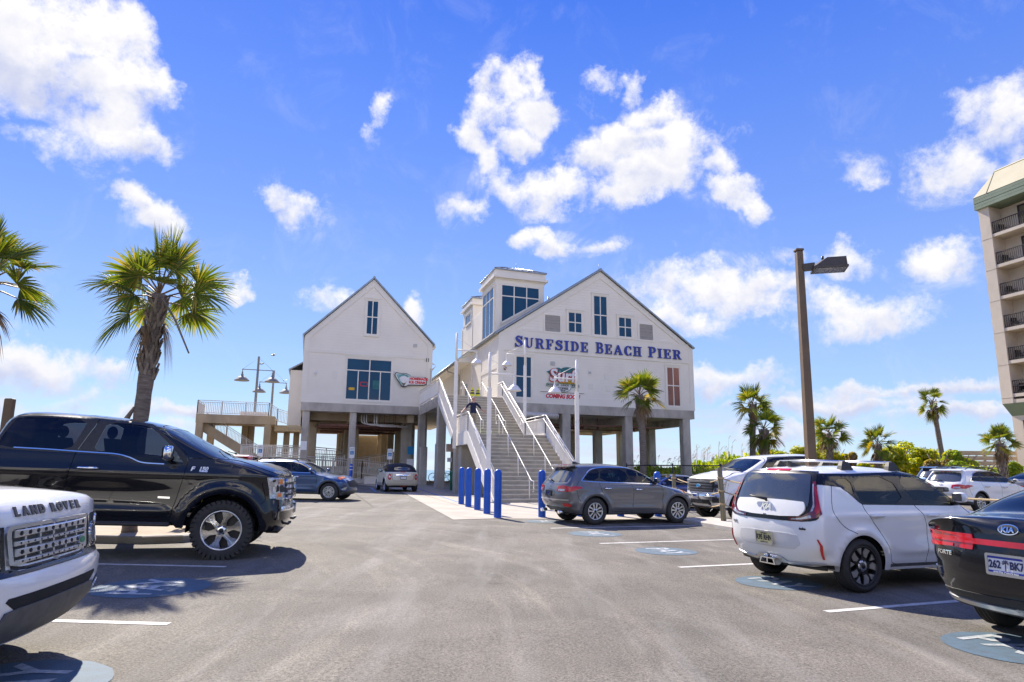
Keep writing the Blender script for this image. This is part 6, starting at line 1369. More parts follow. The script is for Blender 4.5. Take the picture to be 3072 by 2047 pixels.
# ------------------------------------------------------------------ grey crossover before the stairs
def crossover(label, M, pm, rear=True, rim='silver', front=False, name='crossover', clad=True, rails=False, dark=False, style='ten'):
    hw = .865; wb = 2.56
    top = [(-.75, .34, .25), (-.88, .46, .3), (-.93, .62, .3), (-.935, .78, .28), (-.90, .93, .24), (-.86, 1.03, .2), (-.74, 1.2, .17), (-.60, 1.38, .15), (-.52, 1.47, .09), (-.40, 1.525, .1), (0, 1.555, .11), (.6, 1.56, .11), (1.05, 1.525, .11), (1.36, 1.455, .11), (1.75, 1.26, .11), (2.06, 1.07, .1), (2.4, 1.0, .14), (2.8, .93, .2), (3.1, .82, .3), (3.26, .68, .4), (3.3, .5, .45), (3.26, .34, .45), (3.18, .24, .4)]
    bot = [(3.05, .21), (2.2, .22), (.5, .24), (-.5, .28)]
    fw = closed_smooth([(.98, 1.435), (1.3, 1.40), (1.6, 1.27), (1.90, 1.075), (1.88, 1.055), (1.12, 1.075)], 1); rw = closed_smooth([(.24, 1.43), (.94, 1.44), (1.07, 1.08), (.14, 1.11)], 1); qw = closed_smooth([(-.37, 1.15), (-.08, 1.36), (.20, 1.425), (.09, 1.12)], 1)
    sur = [(-.46, 1.12), (-.12, 1.39), (.2, 1.455), (.95, 1.465), (1.32, 1.425), (1.63, 1.29), (1.98, 1.06), (1.9, 1.035), (.1, 1.085), (-.4, 1.11)]
    c = suv(dict(name=name, label=label, cat='car', M=M,
        top=top, bot=bot, plan=[(-.93, hw-.05), (-.3, hw), (2.2, hw), (2.8, hw-.03), (3.3, hw-.1)], ins=[(.2, .07), (.35, .03), (.55, 0), (.8, 0), (.95, .012), (1.06, .04), (1.3, .13), (1.45, .22), (1.55, .3)],
        bumps=[flare(0, .35, .44, .03, .06), flare(wb, .35, .44, .03, .06), crease(lambda x: .92+.02*x, .012, .05, -.7, 2.4), scoop(1.2, .62, 1., .14, .02), crease(lambda x: .42+0*x, .015, .05, .5, 2.)],
        paint=pm, mid=.9, hw=hw, axles=(0, wb), r=.345, arch=.385, rr=.215, tw=.22, style=style, rim=MT[rim], glass=[('glass:front', fw, 'glass_clear'), ('glass:rear', rw, 'glass_tint'), ('glass:q', qw, 'glass_tint')],
        winframe=[(closed_smooth([(-.43, 1.125), (-.11, 1.38), (.2, 1.45), (.95, 1.46), (1.31, 1.42), (1.62, 1.285), (1.96, 1.06), (1.9, 1.045), (.1, 1.095), (-.38, 1.118)], 1, .15), MT['blackplastic'])],
        gaps=[[(.11, 1.11), (.15, .96), (.22, .8), (.38, .58), (.47, .42), (.5, .35)], [(1.08, 1.08), (1.15, .86), (1.14, .6), (1.1, .34)], [(1.98, 1.06), (2.08, .85), (2.06, .6), (2.03, .34), (.5, .34)], [(-.47, 1.1), (-.55, .95), (-.5, .7), (-.44, .6)]],
        doors=[[(.97, 1.47), (1.1, 1.08), (1.15, .86), (1.14, .6), (1.1, .34), (2.03, .34), (2.06, .6), (2.08, .85), (1.98, 1.06), (1.62, 1.29), (1.32, 1.43)], [(.22, 1.46), (.97, 1.47), (1.1, 1.08), (1.15, .86), (1.14, .6), (1.1, .34), (.5, .34), (.47, .42), (.22, .8), (.11, 1.11)]],
        screens=[('screen', 1.37, 2.04, 1.08, .45, 'windscreen', 'glass_mid')], seats=((.75, -.05), 1.1, .78, MT['cabin'], (1.5, 1.9, 1.02), 1.35), handles=[(1.3, .90), (.35, .925)], handlemat=MT['chrome'], bp=.9, mirror=(1.85, 1.08, None, pm),
        clad=(MT['greyplastic'], .045, .34) if clad else None, cladr=.46, cladf=.4))
    r = c.root
    if rails:
        for sg in (1, -1):
            m = MB(); m.tube([(-.35, sg*.6, 1.53), (-.2, sg*.6, 1.6), (.5, sg*.61, 1.62), (1.1, sg*.6, 1.565), (1.25, sg*.6, 1.48)], .018, 6); m.build('roof_rail', MT['black'], r)
    if front: c.text_side('', 0, 1, .1, MT['chrome'], 1) if False else None
    c.sidepatch(ribbon(smooth2([(-.40, 1.118), (-.1, 1.385), (.2, 1.455), (.95, 1.466), (1.32, 1.425), (1.63, 1.29), (1.9, 1.09)]), .02), 'window_trim', MT['chrome'], .006, .01); c.sidepatch(ribbon(smooth2([(-.38, 1.112), (.1, 1.088), (1.1, 1.066), (1.92, 1.045)]), .018), 'window_trim', MT['chrome'], .006, .01)
    c.patch(closed_smooth([(-.66, 1.07), (.66, 1.07), (.64, 1.25), (.56, 1.41), (-.56, 1.41), (-.64, 1.25)], 1, .15), 'rear_window', MT['glass_back'], -1, .005, .01)
    sp = MB(); vs = [(x, y, z) for (x, z, w) in ((-.64, 1.455, .60), (-.40, 1.52, .64), (-.40, 1.535, .64), (-.66, 1.485, .6)) for y in (-w, w)]; sp.add(vs, [(0, 1, 3, 2), (4, 5, 7, 6), (6, 7, 1, 0), (0, 2, 4, 6), (1, 7, 5, 3)]); spo = sp.build('spoiler', pm, r)
    c.patch([(-.2, 1.43), (.2, 1.43), (.2, 1.455), (-.2, 1.455)], 'brake_light', MT['red'], -1, .05, .04, spo)
    for sg in (1, -1):
        a = [(sg*y, z) for y, z in [(.40, .84), (.42, .96), (.60, .985), (.84, .965), (.86, .93), (.80, .86), (.60, .82)]]; tl = c.patch(a if sg > 0 else a[::-1], 'tail_light', MT['red'], -1, .014, .02)
        a = [(sg*y, z) for y, z in [(.47, .855), (.49, .895), (.70, .90), (.70, .855), (.60, .84)]]; c.patch(a if sg > 0 else a[::-1], 'lamp_strip', MT['lampclear'], -1, .02, .01, tl)
        c.sidepatch([(-.86, .93), (-.62, .975), (-.42, .965), (-.52, .90), (-.7, .84), (-.88, .84)], 'tail_light', MT['red'], .012, .02, sides=(sg,))
        a = [(sg*y, z) for y, z in [(.60, .47), (.60, .54), (.78, .545), (.80, .50), (.76, .46)]]; c.patch(a if sg > 0 else a[::-1], 'reflector', MT['red'], -1, .012, .02)
        e = MB(); e.tube([(-.75, sg*.52, .32), (-.92, sg*.52, .31)], .045, 12); e.build('exhaust_tip', MT['chrome'], r)
    c.patch(closed_smooth([(-.34, .70), (.34, .70), (.30, .88), (-.30, .88)], 1, .15), 'plate_recess', pt('grey_recess', (.06, .062, .07), .35, metal=.4), -1, .003, .02)
    c.plate(0, .775, -1, '3KL 402' if False else '', MT['lampgrey'], MT['black'], .28, .14, MT['black'], off=.012)
    c.patch([(-.78, .615), (.78, .615), (.78, .64), (-.78, .64)], 'bumper_trim', MT['silver'], -1, .016, .02)
    bd = MB(); bd.lathe(ringp and [(.055, 0), (.06, .008), (.05, .012), (.045, .004)], 20, Matrix.Translation((float(c.b.project(np.array([[0, .975]]), -1, 1, .9)[0])-.004, 0, .975)) @ Matrix.Rotation(-math.pi/2, 4, 'Y') @ Matrix.Diagonal((.7, 1.1, 1, 1))); bd.build('badge', MT['chrome'], r)
    w = MB(); w.tube([(-.83, 0, 1.10), (-.86, -.02, 1.115), (-.85, .26, 1.13)], [.02, .02, .01], 6); w.build('rear_wiper', MT['black'], r)
    c.sidepatch([(2.86, .86), (3.02, .80), (3.14, .70), (3.16, .78), (3.06, .86), (2.9, .905)], 'headlight', MT['lampclear'], .006, .02); c.sidepatch([(2.84, .84), (2.93, .80), (2.96, .83), (2.88, .88)], 'turn_signal', MT['amber'], .012, .01)
    c.patch([(-.5, .55), (.5, .55), (.55, .68), (.5, .78), (-.5, .78), (-.55, .68)], 'grille', MT['black'], 1, .006, .02)
    fin = MB(); fin.add([(-.22, -.03, 1.54), (-.22, .03, 1.54), (0, .03, 1.555), (0, -.03, 1.555), (-.24, -.008, 1.615), (-.24, .008, 1.615)], [(0, 1, 5, 4), (0, 4, 3), (1, 2, 5), (2, 3, 4, 5)]); fin.build('aerial', MT['blackplastic'], r)
    return c
greyp = pt('grey_paint', (.115, .12, .138), .3, metal=.5, dirt=.2)
crossover('grey family crossover parked before the stairs with its red tail lamps facing the lane', carM(gp(1788, 1576), R_(22.5)) @ Matrix.Translation((0, .855, -.012)), greyp)
# ------------------------------------------------------------------ black sedan, tail lamps joined by a light bar
def sedan(label, M, pm, full=True, name='sedan'):
    hw = .9; wb = 2.7
    top = [(-.80, .26, .3), (-.93, .38, .36), (-.985, .54, .38), (-.995, .7, .36), (-.97, .86, .3), (-.95, .98, .22), (-.925, 1.05, .12), (-.86, 1.075, .1), (-.7, 1.085, .12), (-.38, 1.115, .12), (0, 1.265, .13), (.45, 1.39, .13), (1.0, 1.44, .13), (1.5, 1.42, .13), (1.95, 1.3, .12), (2.4, 1.07, .11), (2.7, .985, .13), (3.1, .92, .18), (3.45, .80, .28), (3.58, .64, .42), (3.6, .46, .45), (3.52, .24, .4)]
    bot = [(3.3, .17), (2.2, .18), (.5, .19), (-.5, .22)]
    fw = closed_smooth([(1.02, 1.345), (1.5, 1.33), (1.85, 1.2), (2.2, 1.0), (2.18, .98), (1.1, .985)], 1); rw = closed_smooth([(.1, 1.13), (.3, 1.25), (.6, 1.335), (.96, 1.35), (1.04, .985), (.05, 1.01)], 1)
    c = suv(dict(name=name, label=label, cat='car', M=M, top=top, bot=bot, plan=[(-.99, hw-.05), (-.3, hw), (2.2, hw), (3., hw-.04), (3.6, hw-.12)], ins=[(.2, .08), (.35, .03), (.55, 0), (.8, 0), (.92, .015), (.99, .05), (1.2, .15), (1.35, .24), (1.45, .32)],
        bumps=[flare(0, .34, .41, .025, .06), flare(wb, .34, .41, .025, .06), crease(lambda x: .86+.0*x, .014, .05, -.8, 2.6), scoop(1.3, .6, 1., .13, .02)], paint=pm, mid=.9, hw=hw, axles=(0, wb), r=.325, arch=.365, rr=.225, tw=.22, style='twin', rim=MT['silver'],
        glass=[('glass:front', fw, 'glass_mid'), ('glass:rear', rw, 'glass_tint')], winframe=[(closed_smooth([(-.25, 1.03), (.25, 1.27), (.6, 1.365), (1.0, 1.38), (1.5, 1.36), (1.88, 1.22), (2.28, .985), (2.2, .965), (.02, .99)], 1, .15), MT['blackplastic'])],
        gaps=[[(.05, 1.0), (.18, .8), (.38, .55), (.47, .3)], [(1.07, .98), (1.14, .75), (1.1, .3)], [(2.3, .98), (2.33, .7), (2.25, .3), (.47, .3)]], doors=[[(1.0, 1.38), (1.07, .98), (1.14, .75), (1.1, .3), (2.25, .3), (2.33, .7), (2.3, .98), (1.88, 1.22), (1.5, 1.36)], [(.05, 1.0), (.6, 1.365), (1.0, 1.38), (1.07, .98), (1.14, .75), (1.1, .3), (.47, .3), (.38, .55), (.18, .8)]],
        screens=[('back', -.40, .45, 1.1, .5, 'rear_window', 'glass_tint'), ('screen', 1.5, 2.38, 1.07, .45, 'windscreen', 'glass_mid')], seats=((1.0, .45), .9, .8, MT['cabin'], (1.75, 2.1, .9), 1.6), handles=[(1.3, .84), (.3, .85)], bp=1.0, mirror=(2.08, .99, None, pm)))
    r = c.root
    bar = c.patch([(-.84, .84), (.84, .84), (.84, .885), (-.84, .89)], 'light_bar', MT['red'], -1, .014, .02)
    for sg in (1, -1):
        a = [(sg*y, z) for y, z in [(.42, .835), (.46, .80), (.84, .775), (.875, .80), (.87, .915), (.80, .925), (.44, .89)]]; tl = c.patch(a if sg > 0 else a[::-1], 'tail_light', MT['reddark'], -1, .01, .02)
        a = [(sg*y, z) for y, z in [(.50, .80), (.84, .785), (.86, .80), (.855, .82), (.50, .825)]]; c.patch(a if sg > 0 else a[::-1], 'lamp_strip', MT['red'], -1, .016, .01, tl)
        c.sidepatch([(-.97, .79), (-.70, .80), (-.62, .87), (-.72, .92), (-.95, .92)], 'tail_light', MT['red'], .010, .02, sides=(sg,))
    if not full: return c
    c.patch(closed_smooth([(-.48, .60), (.48, .60), (.40, .80), (-.40, .80)], 1, .12), 'plate_recess', MT['gloss_black'], -1, .002, .02)
    pl, f = c.plate(.0, .70, -1, '', mat('plate_white', (.78, .80, .82), .5, var=.05), mat('plate_navy', (.015, .025, .12), .5), off=.03, frame=MT['silver'])
    t = MB(); text_on(t, '262', .085, lambda a, b, q: f(a*.78-.088, b, q), depth=.0012, offset=.003); text_on(t, 'BK7', .085, lambda a, b, q: f(a*.78+.09, b, q), depth=.0012, offset=.003)
    solid2d(t, [[(-.004, -.045), (.004, -.045), (.003, .02), (-.003, .02)]]+[[(0, .018), (.03*math.cos(w), .02+.025*math.sin(w)), (.026*math.cos(w+.35), .02+.022*math.sin(w+.35))] for w in (-.5, .1, .7, 1.3, 1.9, 2.5, 3.1, 3.6)], [], lambda a, b: f(a, b, -.001), lambda a, b: f(a, b, .0012)); t.build('plate_number', MT['letteredge'], pl)
    for z0, z1, nm in ((-.076, -.048, 'SOUTH CAROLINA'), (.05, .076, None)):
        q = MB(); q.add([f(-.15, z0, .0005), f(.15, z0, .0005), f(.15, z1, .0005), f(-.15, z1, .0005)], [(0, 1, 2, 3)]); q.build('plate_band', MT['letterblue'], pl)
        if nm: t = MB(); text_on(t, nm, .024, lambda a, b, q_: f(a, b-.063, q_+.0015), depth=.0006, offset=.001); t.build('plate_caption', MT['white'], pl)
    b = c.patch([(.085*math.cos(t), .985+.044*math.sin(t)) for t in [2*math.pi*k/24 for k in range(24)]], 'badge', MT['chrome'], -1, .014, .02); c.patch([(.076*math.cos(t), .985+.036*math.sin(t)) for t in [2*math.pi*k/24 for k in range(24)]], 'badge', MT['black'], -1, .017, .01, b)
    c.text_rear('KIA', 0, .985, .06, MT['chrome'], off=.02, bold=.002, sx=1.15); c.text_rear('FORTE', .62, .735, .05, MT['chrome'], off=.008, bold=.002, sx=1.2)
    c.patch(closed_smooth([(-.80, .27), (.80, .27), (.84, .35), (.80, .42), (-.80, .42), (-.84, .35)], 1, .15), 'rear_valance', MT['blackplastic'], -1, .006, .02)
    c.patch([(-.78, .30), (.78, .30), (.80, .345), (-.80, .345)], 'bumper_trim', MT['silver'], -1, .018, .02)
    for sg in (1, -1):
        a = [(sg*y, z) for y, z in [(.70, .53), (.86, .53), (.87, .60), (.72, .585)]]; c.patch(a if sg > 0 else a[::-1], 'reflector', MT['lampgrey'], -1, .01, .02)
    return c
lf = Vector((-math.sin(R_(21.2)), math.cos(R_(21.2)), 0)); p = gp(2992, 1869)
sedan('glossy black sedan cut by the right edge with a red light bar across its tail', carM(p-lf*.95-E1*.12, R_(21.2), 1.04), blackp)
# ------------------------------------------------------------------ white off-roader, only its nose is in view
def offroader():
    hw = .97; top = [(-1.0, .45, .2), (-1.08, .8, .2), (-1.06, 1.2, .15), (-1.0, 1.7, .12), (-.92, 1.86, .1), (0, 1.89, .1), (1.2, 1.88, .1), (1.55, 1.83, .1), (1.95, 1.56, .1), (2.25, 1.26, .1), (2.6, 1.225, .12), (3.1, 1.21, .12), (3.42, 1.185, .12), (3.55, 1.16, .09), (3.61, 1.12, .10), (3.64, 1.05, .12), (3.655, .9, .13), (3.675, .745, .12, 1), (3.72, .715, .15), (3.755, .66, .18), (3.755, .54, .18), (3.72, .40, .18), (3.62, .27, .18)]
    bot = [(3.4, .27), (2.2, .3), (.5, .32), (-.6, .4)]; pm = pt('white_paint_b', (.80, .795, .78), .26, dirt=.1)
    M0 = carM((-3.30, 5.2), R_(10)) @ Matrix.Scale(1.07, 4) @ Matrix.Translation((-3.72, 0, 0))
    fw = [(1.0, 1.74), (1.5, 1.72), (2.05, 1.28), (1.0, 1.24)]; rw = [(-.1, 1.74), (.9, 1.74), (.9, 1.24), (-.1, 1.24)]
    c = suv(dict(name='off_roader', label='white off-road wagon with silver honeycomb grille, only its nose showing at the left edge', cat='car', M=M0, top=top, bot=bot, plan=[(-1.0, hw-.03), (2.8, hw), (3.4, hw-.01), (3.75, hw-.05)], ins=[(.25, .06), (.5, .01), (.8, 0), (1.1, .02), (1.22, .05), (1.5, .1), (1.85, .18)],
        bumps=[flare(2.885, .4, .47, .03, .06), flare(0, .4, .47, .03, .06), crease(lambda x: 1.05+0*x, .012, .05, -.9, 3.4)], paint=pm, mid=2., hw=hw, axles=(0, 2.885), r=.38, arch=.43, rr=.26, tw=.25, style='five', rim=MT['silver'], glass=[('glass:front', fw, 'glass_tint'), ('glass:rear', rw, 'glass_tint')], gaps=[[(2.3, 1.2), (2.36, .8), (2.3, .35)], [(.95, 1.22), (.95, .35)]],
        screens=[('screen', 1.58, 2.24, 1.27, .5, 'windscreen', 'glass_tint')], seats=((1.0,), 1.45, .8), mirror=(1.95, 1.25, None, pm)))
    r = c.root
    G0 = closed_smooth([(-.50, .80), (-.46, .785), (.46, .785), (.50, .80), (.535, 1.02), (.51, 1.045), (-.51, 1.045), (-.535, 1.02)], 1, .2)
    gb = c.patchz(G0, 'grille', MT['black'], 1, .004, .03, st=.06)
    c.patchz([(-.93, .762), (.93, .762), (.93, .80), (.50, .80), (.45, .782), (-.45, .782), (-.50, .80), (-.93, .80)], 'grille_surround', MT['gloss_black'], 1, .004, .02)
    c.patchz(closed_smooth([(-.53, .79), (.53, .79), (.565, 1.03), (.53, 1.06), (-.53, 1.06), (-.565, 1.03)], 1, .15), 'grille_frame', MT['silver'], 1, .02, .03, gb, hole=closed_smooth([(-.485, .812), (.485, .812), (.52, 1.02), (.49, 1.035), (-.49, 1.035), (-.52, 1.02)], 1, .15))
    def holed(z0, z1, y0, y1, n, hz):
        z0 -= .06; z1 -= .06
        pass
        sub = [[(yc+hz*1.35*math.cos(t)*1.1, (z0+z1)/2+hz*math.sin(t)) for t in [math.pi/3*k for k in range(6)]] for yc in np.linspace(y0+.06, y1-.06, n)]
        vv, ff, bd = union2d([[(y0, z0), (y1, z0), (y1, z1), (y0, z1)]], sub); x = c.b.project(vv, 1, 1, 2.0); m = MB(); N = len(vv)
        A = [(float(a)+.034, float(v[0]), float(v[1])) for a, v in zip(x, vv)]; B = [(float(a)+.008, float(v[0]), float(v[1])) for a, v in zip(x, vv)]
        m.add(A+B, [tuple(map(int, f)) for f in ff]+[(b, a, a+N, b+N) for a, b in bd]); m.build('grille_bar', MT['silver'], gb)
    holed(.985, 1.03, -.5, .5, 10, .016); holed(.935, .962, -.5, .5, 12, .0075); holed(.872, .917, -.49, .49, 10, .016); holed(.825, .852, -.485, .485, 12, .0075)
    for y in (-.36, -.18, 0, .18, .36): c.patchz([(y-.012, .80), (y+.012, .80), (y+.012, 1.035), (y-.012, 1.035)], 'grille_bar', MT['silver'], 1, .018, .02, gb)
    c.patchz([(.40+.055*math.cos(t), .877+.032*math.sin(t)) for t in [2*math.pi*k/20 for k in range(20)]], 'badge', MT['silver'], 1, .042, .03, gb); c.patchz([(.40+.044*math.cos(t), .877+.023*math.sin(t)) for t in [2*math.pi*k/20 for k in range(20)]], 'badge', MT['signgreen'], 1, .045, .01, gb)
    for sg in (1, -1):
        a = [(sg*y, z) for y, z in closed_smooth([(.60, .80), (.90, .82), (.93, 1.0), (.90, 1.06), (.60, 1.055), (.63, .93)], 1, .15)]; hl = c.patchz(a if sg > 0 else a[::-1], 'headlight', MT['lampgrey'], 1, .012, .02)
        for (yc, zc, rr_) in ((.73, .90, .085), (.84, .995, .045)):
            q = [(sg*yc+rr_*math.cos(t), zc+rr_*math.sin(t)) for t in [2*math.pi*k/24 for k in range(24)]]; c.patchz(q, 'reflector_ring', MT['chrome'], 1, .016, .01, hl, st=.03); q = [(sg*yc+rr_*.8*math.cos(t), zc+rr_*.8*math.sin(t)) for t in [2*math.pi*k/24 for k in range(24)]]; c.patchz(q, 'lamp_lens', MT['lampclear'], 1, .02, .01, hl, st=.03)
        a = [(sg*y, z) for y, z in [(.555, .80), (.60, .80), (.625, .93), (.60, 1.055), (.575, 1.055)]]; c.patchz(a if sg > 0 else a[::-1], 'grille_surround', MT['gloss_black'], 1, .008, .02)
        q = [(sg*.76+.085*math.cos(t), .50+.085*math.sin(t)) for t in [2*math.pi*k/20 for k in range(20)]]; fg = c.patchz(q, 'fog_surround', MT['gloss_black'], 1, .006, .02, st=.03); q = [(sg*.76+.06*math.cos(t), .50+.06*math.sin(t)) for t in [2*math.pi*k/20 for k in range(20)]]; c.patchz(q, 'fog_lens', MT['lampclear'], 1, .014, .02, fg, st=.03)
    c.patch([(-.52, .505), (.52, .505), (.62, .565), (.60, .585), (-.60, .585), (-.62, .565)], 'bumper_slot', MT['under'], 1, .002, .02)
    c.patch(closed_smooth([(-.60, .33), (.60, .33), (.66, .40), (.60, .515), (-.60, .515), (-.66, .40)], 1, .1), 'skid_plate', MT['greyplastic'], 1, .012, .03)
    c.patch([(-.9, .265), (.9, .265), (.92, .325), (-.92, .325)], 'air_dam', MT['greyplastic'], 1, .004, .02)
    for i, ch in enumerate('LANDROVER'):
        y = -.43+i*.10+(.055 if i > 3 else 0); 
        c.text_rear(ch, y, 1.075, .075, MT['greyplastic'], 1, .004, 'badge', .006, bold=.005, sx=1.25)
    return c
offroader()
# ------------------------------------------------------------------ cars further off
p = gp(2206, 1569); h = R_(198); lv = Vector((-math.sin(h), math.cos(h), 0))
pickup('white crew cab pickup with a black barred grille behind the rope fence', carM(p-lv*.93-Vector((math.cos(h), math.sin(h), 0))*.3, h, .875), pt('white_paint_c', (.78, .78, .77), .3, dirt=.15), False, 'rimdark')
bluep = pt('blue_paint', (.016, .065, .17), .28, metal=.45, dirt=.1)
c = crossover('dark blue crossover with driver crossing the lane in front of the narrow building', carM(gp(985, 1504), R_(-6)) @ Matrix.Translation((-2.66, .86, -.012)) @ Matrix.Diagonal((1.03, 1, .99, 1)), bluep, rails=True, style='twin')
c.sidepatch([(2.78, .93), (3.0, .865), (3.17, .74), (3.2, .80), (3.1, .90), (2.9, .96)], 'headlight', MT['lampclear'], .014, .02); c.sidepatch([(2.78, .89), (2.95, .83), (2.99, .86), (2.84, .92)], 'turn_signal', MT['amber'], .02, .01); c.sidepatch([(3.0, .42), (3.14, .44), (3.17, .54), (3.08, .50)], 'fog_light', MT['lampclear'], .012, .02)
p = gp(2917, 1528) if False else Vector((17.6, 26.2, 0))
crossover('white crossover with black arches nose away behind the white boxy hatchback', carM(p+Vector((-.3, .8, 0)), R_(21), 1.03), pt('white_paint_c', (.78, .78, .77), .3), rails=True)
crossover('dark blue crossover mostly hidden behind the white crossover by the shrubs', carM(Vector((20.5, 33, 0)), R_(21), 1.1), bluep, rails=True)
crossover('red sport utility vehicle parked by the ramp columns, only its top showing', carM(Vector((-13.3, 33.6, 0)), R_(97), 1.1), pt('red_paint', (.42, .02, .025), .25, dirt=.08))
sedan('deep blue car partly hidden behind the rope fence posts', carM(Vector((6.9, 26.5, 0)), R_(200), .84), pt('royal_paint', (.006, .03, .16), .25, dirt=.05), False)
sedan('dark car with a red tail lamp at the right edge by the small palm', carM(Vector((21.3, 28.6, 0)), R_(25), 1.08), pt('grey_paint', (.115, .12, .138)), False)
def mini():
    hw = .84; wb = 2.47; pm = pt('cream_paint', (.66, .60, .47), .3, dirt=.12); blk = mat('soft_top', (.012, .013, .02), .8, scale=30, bump=.2)
    top = [(-.52, .25, .3), (-.62, .36, .32), (-.665, .5, .32), (-.665, .7, .3), (-.63, .88, .26), (-.585, .95, .2), (-.50, 1.0, .12), (-.40, 1.06, .15), (-.28, 1.24, .18), (-.12, 1.35, .16), (.3, 1.405, .14), (.9, 1.41, .13), (1.25, 1.35, .12), (1.55, 1.13, .11), (1.72, 1.0, .11), (2.1, .95, .2), (2.6, .88, .3), (2.88, .75, .4), (2.98, .55, .45), (2.92, .25, .4)]
    fw = [(.55, 1.30), (1.1, 1.29), (1.5, 1.0), (.55, .97)]; rw = [(-.05, 1.2), (.1, 1.28), (.5, 1.3), (.5, .97), (-.02, .97)]
    p = gp(1153, 1476); h = R_(110); l = Vector((-math.sin(h), math.cos(h), 0))
    c = suv(dict(name='convertible', label='small cream convertible with a raised black soft top parked before the ramp', cat='car', M=carM(p-l*.8, h), top=top, bot=[(2.8, .18), (1.5, .2), (.4, .2), (-.4, .22)], plan=[(-.67, hw-.02), (.3, hw), (2.2, hw), (2.98, hw-.1)], ins=[(.2, .06), (.4, .0), (.75, .0), (.9, .03), (.97, .06), (1.2, .15), (1.4, .3)], bumps=[flare(0, .3, .38, .025, .06), flare(wb, .3, .38, .025, .06)], paint=pm, mid=.8, hw=hw, axles=(0, wb), r=.3, arch=.35, rr=.21, tw=.2, style='five', rim=MT['silver'],
        glass=[('glass:front', fw, 'glass_tint'), ('glass:rear', rw, 'glass_tint')], extra=[('soft', [(-.5, .985), (1.30, .96), (1.30, 1.6), (-.5, 1.6)], 'soft_top', blk, .0)], gaps=[[(1.6, .95), (1.55, .3)], [(.4, .95), (.45, .5), (.5, .3)]], clad=(MT['blackplastic'], .06, .27), cladr=.36, cladf=.35, seats=((.6,), 1.0, .7), mirror=(1.35, 1.0, None, MT['black'])))
    c.patch(closed_smooth([(-.42, 1.05), (.42, 1.05), (.38, 1.23), (-.38, 1.23)], 1), 'rear_window', MT['glass_back'], -1, .006, .01)
    for sg in (1, -1):
        q = [(sg*.66+.085*math.cos(t), .74+.14*math.sin(t)) for t in [2*math.pi*k/20 for k in range(20)]]; a = c.patch(q, 'tail_light', MT['red'], -1, .012, .02, st=.04); q = [(sg*.66+.045*math.cos(t), .74+.07*math.sin(t)) for t in [2*math.pi*k/16 for k in range(16)]]; c.patch(q, 'lamp_lens', MT['lampclear'], -1, .018, .01, a, st=.03)
    c.patch([(-.38, .80), (.38, .80), (.36, .86), (-.36, .86)], 'boot_handle', MT['chrome'], -1, .02, .03); c.plate(0, .70, -1, '', MT['signwhite'], MT['black'], .3, .13, MT['black'])
    c.patch([(-.16, .27), (.16, .27), (.16, .33), (-.16, .33)], 'rear_valance', MT['black'], -1, .012, .02); c.patch([(-.1, .28), (.1, .28), (.1, .32), (-.1, .32)], 'fog_light', MT['red'], -1, .018, .02); c.patch([(-.14, .97), (.14, .97), (.14, .99), (-.14, .99)], 'brake_light', MT['red'], -1, .012, .02)
    c.patch(ribbon([(-.55, .93), (-.52, .6), (-.45, .55), (.45, .55), (.52, .6), (.55, .93)], .012), 'boot_seam', MT['under'], -1, .001, .01)
mini()
# ------------------------------------------------------------------ palms, shrubs, dune plants
def leafmat(name, c1, c2, c3=None, trans=.4, rough=.5):
    """two-sided leaf: tone differs leaf by leaf, light glows through"""
    m, N, L = newmat(name); out = N['Material Output']; b = N['Principled BSDF']
    ge = nd(N, 'ShaderNodeNewGeometry'); rp = nd(N, 'ShaderNodeValToRGB'); L.new(ge.outputs['Random Per Island'], rp.inputs['Fac'])
    rp.color_ramp.elements[0].color = c4(c1); rp.color_ramp.elements[1].color = c4(c2); rp.color_ramp.elements[1].position = .8
    if c3: e = rp.color_ramp.elements.new(.93); e.color = c4(c3)
    L.new(rp.outputs['Color'], b.inputs['Base Color']); b.inputs['Roughness'].default_value = rough; b.inputs['Specular IOR Level'].default_value = .35
    tr = nd(N, 'ShaderNodeBsdfTranslucent'); hs = nd(N, 'ShaderNodeHueSaturation', Saturation=1.1, Value=1.6, Hue=.485); L.new(rp.outputs['Color'], hs.inputs['Color']); L.new(hs.outputs['Color'], tr.inputs['Color'])
    mx = nd(N, 'ShaderNodeMixShader'); mx.inputs[0].default_value = trans; L.new(b.outputs[0], mx.inputs[1]); L.new(tr.outputs[0], mx.inputs[2]); L.new(mx.outputs[0], out.inputs['Surface'])
    return m
MT['frond'] = leafmat('palm_frond', (.055, .095, .012), (.16, .20, .022), (.30, .26, .05)); MT['frond_dead'] = leafmat('dead_frond', (.15, .095, .045), (.26, .175, .09), trans=.25)
MT['frond_dark'] = leafmat('shaded_palm_frond', (.035, .065, .015), (.10, .135, .03), (.22, .2, .07), trans=.3)
MT['frond_yellow'] = leafmat('yellowing_frond', (.20, .20, .02), (.42, .34, .03), trans=.4)
MT['trunk'] = mat('palm_trunk', (.25, .205, .165), .95, scale=5, col2=(.13, .10, .08), stretch=(1, 1, 6), bump=.8, bscale=9)
MT['boot'] = mat('palm_boot', (.32, .265, .21), .95, scale=4, col2=(.16, .12, .09), stretch=(3, 3, .8), bump=.5, bscale=18)
MT['shrub'] = leafmat('shrub_leaf', (.16, .22, .015), (.48, .52, .03), (.58, .50, .04), trans=.58); MT['shrub_dry'] = leafmat('olive_shrub_leaf', (.20, .19, .035), (.42, .34, .07), (.48, .32, .09), trans=.5)
MT['vine'] = leafmat('dune_vine_leaf', (.13, .22, .015), (.33, .43, .03), (.50, .46, .05), trans=.5); MT['hedge'] = leafmat('dark_hedge_leaf', (.03, .07, .012), (.10, .17, .02), trans=.35)
